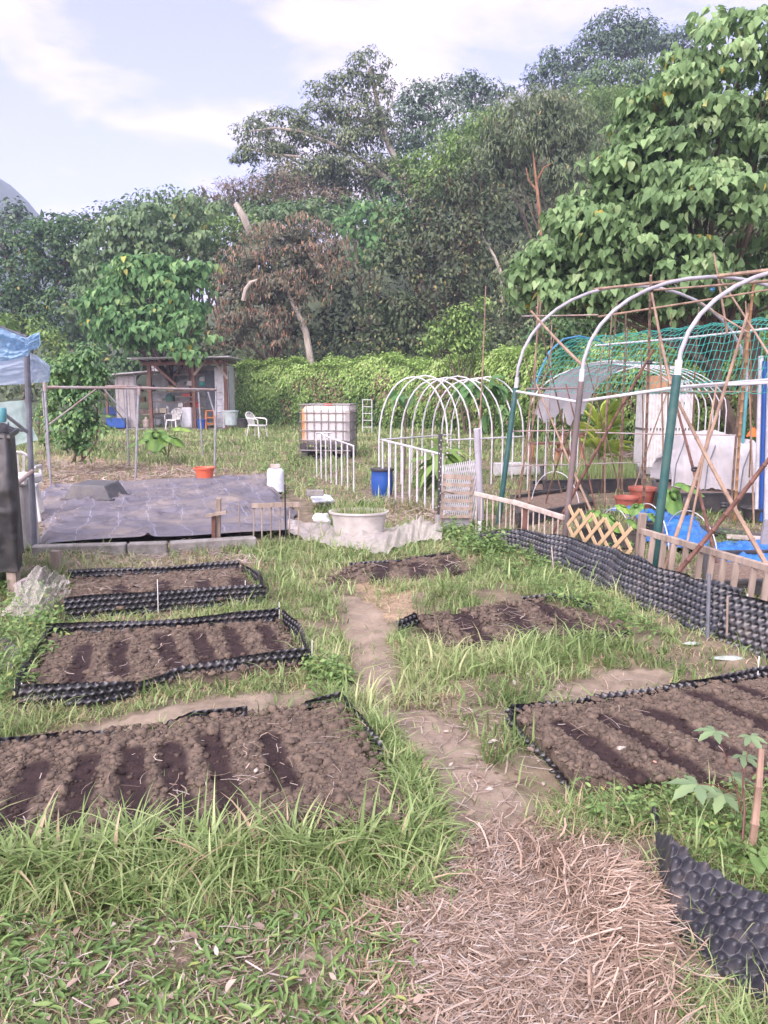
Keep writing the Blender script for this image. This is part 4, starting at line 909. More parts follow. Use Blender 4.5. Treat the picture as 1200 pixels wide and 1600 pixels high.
# --- hill canopy: each tree (name, label, Y, ellipses, style, leaf size, template)
for lb, Yd, el, st, lsz, tm in [
    ('dark round tree on the skyline right of the leaning open crown', 57, [(665, 150, 40, 22), (640, 180, 36, 34), (680, 185, 46, 32), (650, 225, 40, 30)], 'far', .36, 'oval'),
    ('feathery skyline tree right of centre', 60, [(735, 125, 26, 12), (710, 140, 34, 18), (760, 140, 28, 16), (785, 148, 22, 12), (740, 165, 44, 22)], 'far', .34, 'oval'),
    ('bushy slope tree below the feathery skyline tree', 52, [(700, 215, 44, 26), (740, 200, 40, 24), (720, 245, 46, 24), (770, 185, 30, 20)], 'mid', .34, 'oval'),
    ('bright creeper-covered slope tree in the centre', 46, [(660, 255, 34, 20), (690, 275, 34, 22), (645, 285, 30, 22), (670, 300, 36, 18), (625, 262, 18, 18)], 'bright', .32, 'oval'),
    ('low creeper mound beneath the feathery skyline tree', 42, [(720, 235, 44, 30), (770, 200, 44, 30), (690, 275, 44, 30), (745, 260, 40, 24)], 'bright', .3, 'oval'),
    ('highest dark tree on the right-hand summit', 68, [(965, 42, 46, 20), (940, 62, 38, 24), (990, 65, 44, 28), (960, 85, 52, 24), (1005, 50, 28, 16)], 'far', .42, 'oval'),
    ('summit tree left of the highest one, sloping down to the sky', 66, [(868, 88, 22, 14), (850, 112, 28, 20), (885, 112, 32, 24), (910, 95, 28, 22), (835, 130, 20, 14), (890, 135, 44, 18)], 'far', .4, 'oval'),
    ('small summit tree right of the highest one', 70, [(1050, 60, 34, 14), (1075, 52, 18, 8), (1030, 80, 38, 22), (1075, 80, 30, 22)], 'far', .42, 'oval'),
    ('green tree just below the summit, touching the big-leaved tree', 58, [(960, 118, 46, 20), (1010, 115, 40, 22), (925, 130, 34, 18), (985, 140, 44, 20)], 'mid', .36, 'oval'),
    ('yellow-green bamboo-like tree under the summit', 48, [(940, 160, 38, 22), (985, 160, 40, 24), (925, 190, 34, 26), (965, 195, 40, 28), (950, 230, 34, 24)], 'bright', .28, 'lance'),
    ('grey slope tree between summit and vine-draped tree', 50, [(840, 150, 34, 16), (880, 155, 34, 16), (810, 165, 30, 16), (860, 170, 50, 18)], 'olive', .3, 'lance'),
    ('shaded slope tree hidden behind the big-leaved crown', 44, [(1040, 200, 60, 50), (1000, 260, 50, 50)], 'dark', .4, 'diamond'),
    ('dim slope tree behind the right end of the big-leaved crown', 46, [(1150, 180, 70, 60), (1130, 290, 80, 60)], 'dark', .4, 'diamond')]:
    tree('slope_tree', lb, 'tree', Yd, el, st, lsz * .72, tm, dens=1.35 if tm != 'lance' else 2.0, clump=.33, trunk_r=.16, stray=.09, droop=1.0)
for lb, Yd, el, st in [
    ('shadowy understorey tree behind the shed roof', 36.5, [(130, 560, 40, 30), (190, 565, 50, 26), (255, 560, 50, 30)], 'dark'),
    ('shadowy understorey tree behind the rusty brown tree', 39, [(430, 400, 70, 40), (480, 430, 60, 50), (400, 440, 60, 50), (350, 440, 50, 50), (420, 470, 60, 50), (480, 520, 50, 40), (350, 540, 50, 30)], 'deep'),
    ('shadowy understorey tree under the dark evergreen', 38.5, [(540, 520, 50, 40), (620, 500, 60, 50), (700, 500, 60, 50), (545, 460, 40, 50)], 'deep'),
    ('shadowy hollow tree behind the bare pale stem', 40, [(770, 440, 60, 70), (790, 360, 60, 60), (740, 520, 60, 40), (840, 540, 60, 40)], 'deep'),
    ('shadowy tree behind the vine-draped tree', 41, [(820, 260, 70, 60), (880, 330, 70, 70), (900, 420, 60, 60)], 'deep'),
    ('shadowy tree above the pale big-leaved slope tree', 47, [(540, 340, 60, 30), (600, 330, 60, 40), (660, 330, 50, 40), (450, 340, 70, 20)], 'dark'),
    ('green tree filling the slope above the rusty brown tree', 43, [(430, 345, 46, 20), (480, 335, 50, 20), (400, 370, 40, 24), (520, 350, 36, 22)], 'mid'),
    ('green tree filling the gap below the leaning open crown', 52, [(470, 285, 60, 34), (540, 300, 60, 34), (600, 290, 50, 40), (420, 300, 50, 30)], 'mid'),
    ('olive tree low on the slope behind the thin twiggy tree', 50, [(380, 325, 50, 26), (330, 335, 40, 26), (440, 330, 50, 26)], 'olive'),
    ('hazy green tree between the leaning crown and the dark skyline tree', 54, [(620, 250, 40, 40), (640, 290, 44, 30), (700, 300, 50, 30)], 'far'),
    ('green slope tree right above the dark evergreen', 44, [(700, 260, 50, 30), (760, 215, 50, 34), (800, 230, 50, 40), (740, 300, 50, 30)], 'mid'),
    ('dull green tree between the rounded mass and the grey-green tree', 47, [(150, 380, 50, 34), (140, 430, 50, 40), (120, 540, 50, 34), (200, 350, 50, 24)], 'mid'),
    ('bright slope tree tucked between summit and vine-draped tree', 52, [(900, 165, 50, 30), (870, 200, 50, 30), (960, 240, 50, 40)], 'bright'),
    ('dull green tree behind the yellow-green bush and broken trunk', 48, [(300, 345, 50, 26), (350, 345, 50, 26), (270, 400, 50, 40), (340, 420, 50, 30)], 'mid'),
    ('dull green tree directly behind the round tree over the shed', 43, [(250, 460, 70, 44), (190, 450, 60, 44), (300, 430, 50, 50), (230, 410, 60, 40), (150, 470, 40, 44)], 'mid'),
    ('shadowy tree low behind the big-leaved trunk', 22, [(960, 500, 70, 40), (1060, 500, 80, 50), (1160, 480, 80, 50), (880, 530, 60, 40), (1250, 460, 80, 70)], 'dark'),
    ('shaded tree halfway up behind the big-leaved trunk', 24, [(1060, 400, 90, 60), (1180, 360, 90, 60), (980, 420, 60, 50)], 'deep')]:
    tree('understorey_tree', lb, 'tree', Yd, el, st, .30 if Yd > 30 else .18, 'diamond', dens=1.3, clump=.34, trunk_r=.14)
tree('shrub', 'pale yellow-green shrub standing above the hedge left of the bamboo pole', 'shrub', 27.5,
     [(700, 510, 32, 16), (725, 490, 26, 16), (740, 520, 30, 22), (690, 530, 32, 14), (755, 478, 16, 12), (715, 540, 40, 14), (668, 548, 20, 8)], 'bright', .16, 'oval', dens=1.1, clump=.42, trunk_r=.04, base=(3.1, 28), stray=.15)
# leafy shrub left
def shrub_left(name, label, Y, ell, style, ls, base, stems):
    t = thing(name, label, 'shrub', (base.x, base.y, 0)); blobs = []
    for cx, cy, rx, ry in ell:
        c = P(cx, cy, Y); r_ = rx / F * Y * 1.02; blobs.append((tuple(c), (r_, r_ * .8, ry / F * Y)))
    crown_cloud(blobs, ls, 'oval', 1.9, .45, 1.0, .6, .8, fill=.25, stray=.08).build('foliage', LM[style], t)
    m = MB()
    for q, s_ in enumerate(stems): m.tube(*limb(base + Vector(((q - 1.5) * .09, 0, -.05)), P(*s_, Y), .03, .012, .08, 5, q), n=6)
    m.build('stem', M_bark, t, sm=True); return t
LM['shrub'] = leafmat('shrub_leaves', [(0, (.045, .10, .04)), (.5, (.085, .17, .06)), (.9, (.15, .26, .08)), (1, (.3, .3, .08))], gain=1.4, rough=.4, transl=.3, spec=.45)
shrub_left('shrub', 'upright leafy green shrub inside the pipe frame', 14.2, [(120, 575, 34, 22), (100, 610, 30, 26), (130, 615, 36, 28), (112, 655, 32, 30), (138, 660, 30, 30), (120, 695, 28, 18), (140, 555, 14, 9), (155, 590, 14, 16), (90, 575, 14, 14)], 'shrub', .115, G(122, 722), [(100, 620), (120, 590), (135, 610), (145, 640)])
shrub_left('shrub', 'pale loose shrub behind the upright leafy shrub', 19, [(95, 590, 20, 20), (80, 640, 16, 30), (110, 570, 26, 16), (70, 690, 14, 14)], 'bright', .10, G(90, 680), [(85, 620), (95, 600), (100, 590), (110, 580)])
# hedge of vines over a wall, running back from the right to the shed
HL = [(14.5, 14.8), (9.4, 17.2), (6.8, 19.2), (5.2, 24.0), (3.2, 29.5), (-1, 33.0), (-6.6, 34.0)]
M_hedge = leafmat('hedge_vine_leaves', [(0, (.045, .085, .025)), (.35, (.10, .175, .045)), (.7, (.20, .30, .08)), (.9, (.28, .36, .15)), (.94, (.12, .09, .06)), (1, (.2, .14, .09))], gain=1.6, rough=.5, transl=.3)
def hedge(name, label, pts, H, n, ls, group=None):
    A = np.array(pts, float); Ls = np.concatenate([[0], np.cumsum(np.hypot(*np.diff(A, axis=0).T))]); t = thing(name, label, 'hedge', (A[:, 0].mean(), A[:, 1].mean(), 0), group)
    def fr(s_):
        x, y = np.interp(s_, Ls, A[:, 0]), np.interp(s_, Ls, A[:, 1]); e = .3
        tx, ty = np.interp(s_ + e, Ls, A[:, 0]) - np.interp(s_ - e, Ls, A[:, 0]), np.interp(s_ + e, Ls, A[:, 1]) - np.interp(s_ - e, Ls, A[:, 1]); tl = np.hypot(tx, ty) + 1e-6
        return x, y, ty / tl, -tx / tl
    # pts run right -> left, (ty,-tx) then points away from the camera; flip to face it
    n1 = int(n * .72); s1 = rng.uniform(0, Ls[-1], n1); x, y, nx, ny = fr(s1); nx, ny = -nx, -ny
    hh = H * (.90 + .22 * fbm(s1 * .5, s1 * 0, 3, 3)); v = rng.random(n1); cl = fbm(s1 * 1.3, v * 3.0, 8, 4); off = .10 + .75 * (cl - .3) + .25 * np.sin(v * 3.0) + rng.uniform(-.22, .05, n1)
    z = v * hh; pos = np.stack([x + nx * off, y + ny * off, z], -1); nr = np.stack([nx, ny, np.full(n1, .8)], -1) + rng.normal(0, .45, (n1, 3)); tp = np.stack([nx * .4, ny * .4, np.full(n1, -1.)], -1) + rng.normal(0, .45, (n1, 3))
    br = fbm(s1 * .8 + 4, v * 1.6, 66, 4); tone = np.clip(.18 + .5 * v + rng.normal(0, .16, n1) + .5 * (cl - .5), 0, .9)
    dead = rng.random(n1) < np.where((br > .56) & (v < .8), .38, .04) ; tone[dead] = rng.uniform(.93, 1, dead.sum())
    C = Cloud().add(*leaves(pos, nr, tp, ls * rng.uniform(.6, 1.3, n1), 'oval', tone))
    n2 = n - n1; s2 = rng.uniform(0, Ls[-1], n2); x, y, nx, ny = fr(s2); nx, ny = -nx, -ny; w = rng.uniform(-1.3, .45, n2)
    hh = H * (.90 + .22 * fbm(s2 * .5, s2 * 0, 3, 3)) + (fbm(s2 * 1.7, w * 2, 15, 4) - .45) * .7 + rng.uniform(-.1, .06, n2) + (rng.random(n2) < .04) * rng.uniform(0, .3, n2)
    pos = np.stack([x + nx * w, y + ny * w, hh], -1)
    C.add(*leaves(pos, np.tile([0, 0, 1.], (n2, 1)) + rng.normal(0, .45, (n2, 3)), rng.normal(size=(n2, 3)) + [0, -.3, -.2], ls * rng.uniform(.6, 1.3, n2), 'oval', np.clip(rng.normal(.62, .16, n2), 0, .9)))
    C.build('foliage', M_hedge, t)
    m = MB()
    for a, b in zip(pts, pts[1:]):
        a, b = Vector((*a, 0)), Vector((*b, 0)); d = (b - a).normalized(); nn = Vector((-d.y, d.x, 0)); nn = nn if nn.y > 0 else -nn
        m.bar(a + nn * .55 + Vector((0, 0, H * .44)), b + nn * .55 + Vector((0, 0, H * .44)), .5, H * .88)
    m.build('wall', mat('shaded_wall', (.075, .07, .05), (.03, .035, .022), rough=.95, scale=3), t); return t
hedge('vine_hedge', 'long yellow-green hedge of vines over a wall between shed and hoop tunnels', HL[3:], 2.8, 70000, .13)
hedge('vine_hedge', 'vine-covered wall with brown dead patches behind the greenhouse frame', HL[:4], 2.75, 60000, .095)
for lb, nm, Yd, el, st, lsz in [
    ('pale green bush top showing above the blue canopy sheet', 'bush', 33, [(15, 508, 50, 20), (-40, 515, 50, 30), (60, 525, 34, 18), (95, 545, 24, 18)], 'bright', .22),
    ('olive bush below the canopy sheet at the left edge', 'bush', 27, [(10, 612, 40, 18), (55, 610, 36, 20), (-30, 610, 30, 26)], 'olive', .18),
    ('green bush behind the cloche tent', 'bush', 25, [(60, 650, 24, 22), (85, 680, 18, 16), (20, 690, 30, 16)], 'mid', .16),
    ('dark bush at the hill foot left of the shed', 'bush', 35, [(40, 575, 60, 34), (110, 580, 50, 34), (150, 600, 34, 30), (-20, 580, 50, 40)], 'dark', .22),
    ('dark bush between the shed and the hedge top', 'bush', 37, [(350, 575, 40, 26), (300, 545, 50, 30), (240, 545, 50, 30)], 'deep', .22),
    ('dark bush above the middle of the hedge', 'bush', 37, [(420, 560, 50, 20), (500, 560, 50, 22), (590, 560, 56, 22), (680, 560, 50, 22)], 'deep', .22)]:
    tree(nm, lb, 'bush', Yd, el, st, lsz, 'oval', trunk_r=.05, dens=.9, clump=.36, stray=.08)
# ------------------------------------------------------------------ object materials
M_white = mat('weathered_white_plastic', (.60, .60, .60), (.47, .47, .46), rough=.42, scale=7)
M_pvc = mat('white_pvc_pipe', (.58, .58, .62), (.42, .42, .45), rough=.38, scale=5)
M_greypvc = mat('grey_pvc_pipe', (.42, .41, .46), (.32, .31, .35), rough=.45, scale=8)
M_greyhoop = mat('grey_hoop_pipe', (.36, .36, .41), (.25, .25, .29), rough=.4, scale=5)
M_steel = mat('galvanised_pipe', (.36, .37, .40), (.22, .22, .25), rough=.45, metal=.5, scale=9)
M_darksteel = mat('grey_painted_post', (.16, .17, .20), (.10, .105, .125), rough=.5, scale=9)
M_rust = mat('rusty_pipe', (.24, .16, .13), (.30, .28, .29), rough=.7, scale=7, bump=.3)
M_rustred = mat('rusty_red_post', (.17, .12, .115), (.10, .09, .095), rough=.7, scale=5, bump=.3)
M_green = mat('dark_green_pipe', (.025, .10, .095), (.018, .07, .07), rough=.35, scale=5)
M_teal = mat('teal_pipe', (.10, .30, .33), (.07, .22, .25), rough=.4)
M_bluepipe = mat('blue_pipe', (.06, .25, .45), rough=.4)
M_bamboo = mat('dry_bamboo', (.30, .21, .15), (.15, .10, .075), rough=.65, scale=8, stretch=(1, 1, .3), bump=.2)
M_bamboo2 = mat('orange_bamboo', (.42, .25, .13), (.26, .15, .08), rough=.55, scale=8, stretch=(1, 1, .3))
M_wood = mat('weathered_wood', (.33, .27, .225), (.17, .135, .11), rough=.85, scale=14, stretch=(1, 1, .12), bump=.5, bscale=30)
M_palewood = mat('pale_weathered_wood', (.46, .40, .36), (.30, .25, .22), rough=.85, scale=12, bump=.4, bscale=30)
M_brownwood = mat('brown_stained_wood', (.17, .085, .065), (.10, .05, .04), rough=.7, scale=10, bump=.3)
M_tan = mat('tan_lattice_plastic', (.52, .38, .22), (.42, .30, .18), rough=.5, scale=6)
M_black = mat('black_plastic', (.022, .023, .027), (.04, .04, .045), rough=.4, scale=6)
M_terra = mat('terracotta_plastic', (.34, .095, .065), (.27, .075, .05), rough=.5, scale=8)
M_orangepot = mat('orange_plastic', (.62, .13, .07), (.5, .11, .06), rough=.4, scale=6)
M_blue = mat('blue_plastic', (.02, .085, .33), (.02, .06, .23), rough=.35, scale=6)
M_tarp = mat('blue_tarp', (.03, .17, .50), (.02, .11, .36), rough=.4, scale=10, bump=.4, bscale=25)
M_concrete = mat('concrete', (.27, .26, .25), (.15, .14, .13), rough=.9, scale=9, bump=.5, bscale=60)
M_greyboard = mat('grey_board', (.27, .26, .29), (.20, .195, .215), rough=.7, scale=8)
M_netting = mat('insect_netting', (.62, .57, .55), (.48, .44, .43), rough=.8, scale=25, alpha=.30)
M_thin = mat('thin_white_fleece', (.62, .61, .64), (.5, .49, .52), rough=.7, scale=8, transl=.3, bump=.3, bscale=12)
M_fabric = mat('weed_control_fabric', (.12, .115, .142), (.075, .071, .09), rough=.8, scale=5, bump=.25, bscale=60, spec=.5)
def _stripe(m):
    n, l = m.node_tree.nodes, m.node_tree.links; b = n['Principled BSDF']; src = b.inputs['Base Color'].links[0].from_socket
    t = n.new('ShaderNodeTexCoord'); sx = n.new('ShaderNodeSeparateXYZ'); l.new(t.outputs['Object'], sx.inputs['Vector'])
    def M(op, a, v=None):
        q = n.new('ShaderNodeMath'); q.operation = op; l.new(a, q.inputs[0])
        if v is not None:
            if isinstance(v, float): q.inputs[1].default_value = v
            else: l.new(v, q.inputs[1])
        return q.outputs[0]
    wn_ = n.new('ShaderNodeTexNoise'); wn_.inputs['Scale'].default_value = 1.5; l.new(t.outputs['Object'], wn_.inputs['Vector']); u = M('ADD', M('ADD', sx.outputs['X'], M('MULTIPLY', wn_.outputs['Fac'], .35)), M('MULTIPLY', sx.outputs['Y'], .33)); f = M('FRACT', M('MULTIPLY', u, 2.6)); g = M('LESS_THAN', f, .035)
    x = n.new('ShaderNodeMixRGB'); l.new(M('MULTIPLY', g, .22), x.inputs['Fac']); l.new(src, x.inputs['Color1']); x.inputs['Color2'].default_value = (.42, .46, .60, 1); l.new(x.outputs['Color'], b.inputs['Base Color'])
_stripe(M_fabric)
M_blackcloth = mat('black_tarpaulin', (.020, .021, .025), (.035, .036, .040), rough=.5, scale=3, bump=.5, bscale=10, spec=.4)
M_wrap = mat('wrapped_white_plastic', (.66, .70, .76), (.52, .55, .62), rough=.35, scale=14, bump=.6, bscale=20, transl=.1)
M_tin = mat('pale_wall_sheet', (.66, .68, .73), (.50, .52, .57), rough=.55, scale=4)
M_roof = mat('grey_roof_sheet', (.55, .55, .58), (.36, .35, .36), rough=.6, scale=3)
M_charcoal = mat('charcoal_plastic', (.085, .085, .095), (.06, .06, .068), rough=.6, scale=6, bump=.2)
M_mulch = mat('brown_mulch', (.22, .155, .12), (.09, .065, .05), rough=.95, scale=35, bump=.8, bscale=90)
M_greennet = mat('green_net_cord', (.02, .30, .25), rough=.5)
M_dark = mat('dark_hardware', (.03, .03, .035), rough=.5)
M_wire = mat('galvanised_wire', (.26, .25, .26), (.18, .16, .15), rough=.4, metal=.5)
V3 = Vector
for m_, c_, a_, s_ in ((M_pvc, (.30, .27, .24), .5, 6), (M_greyhoop, (.24, .22, .20), .5, 6), (M_white, (.33, .30, .27), .5, 6), (M_fabric, (.24, .20, .16), .6, 1.6), (M_tarp, (.14, .2, .3), .35, 5), (M_thin, (.36, .32, .29), .5, 4), (M_blackcloth, (.11, .10, .09), .5, 3), (M_green, (.10, .11, .09), .4, 5), (M_black, (.13, .105, .085), .5, 5), (M_tan, (.30, .24, .17), .4, 6), (M_terra, (.28, .17, .13), .5, 7), (M_tin, (.32, .28, .25), .5, 2.5), (M_charcoal, (.17, .15, .13), .5, 5)): dirty(m_, c_, a_, s_, .46, .68)
def tube_obj(name, label, cat, pts, r, m, n=8, group=None, sm=True):
    return tag(MB().tube(pts, r, n).build(name, m, None, sm=sm), label, cat, group)
def arc(a, b, h, n=16, pw=1.0):
    a, b = V3(a), V3(b); return [a.lerp(b, .5 - .5 * math.cos(math.pi * t / n)) + V3((0, 0, h * math.sin(math.pi * t / n) ** pw)) for t in range(n + 1)]
def bamboo(name, label, a, b, r=.010, m=None, cat='bamboo pole', bend=.012, group=None):
    a, b = V3(a), V3(b)
    if a.z > b.z: a, b = b, a
    if .03 < a.z < 1.0 and (b.z - a.z) / (b - a).length > .35: a = b + (a - b) * ((b.z + .04) / (b.z - a.z))
    L = (b - a).length; n = max(int(L / .14), 3); mb = MB(); rr = random.Random(hash(label) % 9999 if False else len(label) * 7 + int(L * 100)); o = V3((rr.uniform(-1, 1), rr.uniform(-1, 1), rr.uniform(-.3, .3))) * L * bend
    pts, rs = [], []
    for i in range(n + 1):
        t = i / n; p = a.lerp(b, t) + o * math.sin(math.pi * t); tr = r * (1.1 - .35 * t)
        if 0 < i < n:
            d = (b - a).normalized() * .004; pts += [p - d * 2, p, p + d * 2]; rs += [tr, tr * 1.28, tr]
        else: pts.append(p); rs.append(tr)
    return tag(mb.tube(pts, rs, 7).build(name, m or M_bamboo, None, sm=True), label, cat, group)

# ------------------------------------------------------------------ white moulded chairs
def chair(label, loc, rz, s=1.0):
    t = thing('plastic_chair', label, 'chair', (0, 0, 0)); w = .25
    MB().box((0, 0, .42), (.46, .44, .03), bev=.012).box((0, -.215, .40), (.44, .03, .05), bev=.01).build('seat', M_white, t)
    m = MB()
    for k in range(7):
        x = -.18 + .06 * k; m.bar((x * .85, .20, .43), (x * 1.15, .31 + .02 * (1 - abs(k - 3) / 3), .80 + .03 * (1 - (k - 3) ** 2 / 9)), .030, .010, up=(0, 1, 0))
    m.tube([(-.24, .21, .62), (-.22, .30, .78), (-.12, .33, .85), (0, .335, .865), (.12, .33, .85), (.22, .30, .78), (.24, .21, .62)], .018, 6)
    m.bar((-.2, .2, .43), (.2, .2, .43), .03, .04)
    m.build('backrest', M_white, t, sm=True)
    for sx in (-1, 1):
        MB().tube([(sx * .255, -.22, .42), (sx * .265, -.22, .60), (sx * .268, -.14, .645), (sx * .265, .08, .66), (sx * .24, .26, .67)], [.018, .022, .024, .022, .018], 6).build('armrest', M_white, t, sm=True)
        for sy in (-1, 1):
            MB().bar((sx * .20, sy * .19, .42), (sx * .25, sy * .255, 0), .05, .035, up=(0, 1, 0), bev=.01).build('leg', M_white, t)
    t.location = loc; t.rotation_euler = (0, 0, rz); t.scale = (s, s, s); return t
chair('white plastic armchair alone on the meadow left of the caged water tank', G(402, 684), R(65))
chair('left one of the two white plastic chairs under the shed roof', G(249, 668), R(30), 1.0)
chair('right one of the two white plastic chairs under the shed roof', G(272, 672), R(-15), 1.0)
chair('white plastic chair half hidden behind the black tarpaulin at the left edge', P(22, 712, 8.9) * 1 + V3((0, 0, -P(22, 712, 8.9).z)), R(200), 1.0)

# ------------------------------------------------------------------ caged water tank
def ibc():
    t = thing('water_tank', 'white water tank in a wire cage on a black pallet, orange-stained at left', 'water tank', (0, 0, 0))
    w, d, z0, z1 = .60, .50, .30, 1.21
    m, n, l, b, out = _new('stained_tank_plastic')
    tcx = n.new('ShaderNodeTexCoord'); mp_ = n.new('ShaderNodeMapping'); mp_.inputs['Scale'].default_value = (2.5, 2.5, .8); nz = n.new('ShaderNodeTexNoise'); nz.inputs['Scale'].default_value = 2.2; nz.inputs['Detail'].default_value = 6
    l.new(tcx.outputs['Object'], mp_.inputs['Vector']); l.new(mp_.outputs['Vector'], nz.inputs['Vector'])
    sx_ = n.new('ShaderNodeSeparateXYZ'); l.new(tcx.outputs['Object'], sx_.inputs['Vector'])
    mr = n.new('ShaderNodeMapRange'); mr.inputs['From Min'].default_value = -.30; mr.inputs['From Max'].default_value = -.52; l.new(sx_.outputs['X'], mr.inputs['Value'])
    mu = n.new('ShaderNodeMath'); mu.operation = 'MULTIPLY'; l.new(mr.outputs['Result'], mu.inputs[0]); l.new(nz.outputs['Fac'], mu.inputs[1])
    rp = n.new('ShaderNodeValToRGB'); rp.color_ramp.elements[0].position = .2; rp.color_ramp.elements[0].color = (.44, .42, .42, 1); rp.color_ramp.elements[1].position = .55; rp.color_ramp.elements[1].color = (.55, .25, .10, 1); l.new(mu.outputs['Value'], rp.inputs['Fac'])
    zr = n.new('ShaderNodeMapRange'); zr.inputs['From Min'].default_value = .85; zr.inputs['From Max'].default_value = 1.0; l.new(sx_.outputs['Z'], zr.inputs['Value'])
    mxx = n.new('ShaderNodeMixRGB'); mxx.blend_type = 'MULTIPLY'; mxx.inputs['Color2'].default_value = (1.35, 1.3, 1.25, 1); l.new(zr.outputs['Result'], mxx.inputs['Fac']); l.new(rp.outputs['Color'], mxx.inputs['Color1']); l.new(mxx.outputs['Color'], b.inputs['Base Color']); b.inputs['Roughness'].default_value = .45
    MB().box((0, 0, (z0 + z1) / 2), (2 * w - .06, 2 * d - .06, z1 - z0), bev=.09).build('tank', m, t, sm=True, angle=60)
    MB().lathe((0, 0, z1), [(.11, -.01), (.11, .05), (.09, .06)], 16).build('lid', mat('red_cap', (.45, .06, .05), rough=.5), t)
    c = MB()
    for k in range(8):
        x = -w + 2 * w * k / 7
        for y in (-d, d): c.tube([(x, y, .16), (x, y, z1 + .04)], .011, 6)
    for k in range(7):
        y = -d + 2 * d * k / 6
        for x in (-w, w): c.tube([(x, y, .16), (x, y, z1 + .04)], .011, 6)
    for z in (.18, .42, .65, .86, 1.06, z1 + .04):
        c.tube([(-w, -d, z), (w, -d, z), (w, d, z), (-w, d, z), (-w, -d, z)], .014, 6)
    c.build('cage', M_wire, t, sm=True)
    p = MB()
    for x in (-.5, 0, .5):
        for y in (-.4, 0, .4): p.box((x, y, .09), (.16, .14, .14), bev=.01)
    p.box((0, 0, .17), (1.2, 1.0, .03)); p.box((0, -.44, .012), (1.2, .1, .024)); p.box((0, .44, .012), (1.2, .1, .024))
    for x in (-.52, -.18, .18, .52): p.box((x, -.46, .27), (.15, .05, .14), bev=.01)
    p.build('pallet', M_black, t)
    MB().lathe((-.1, -.5, .24), [(.05, -.03), (.05, .03)], 12).build('valve', M_dark, t)
    c_ = G(512, 716); t.location = (c_.x, c_.y + .5, 0); t.rotation_euler = (0, 0, R(-7)); return t
ibc()

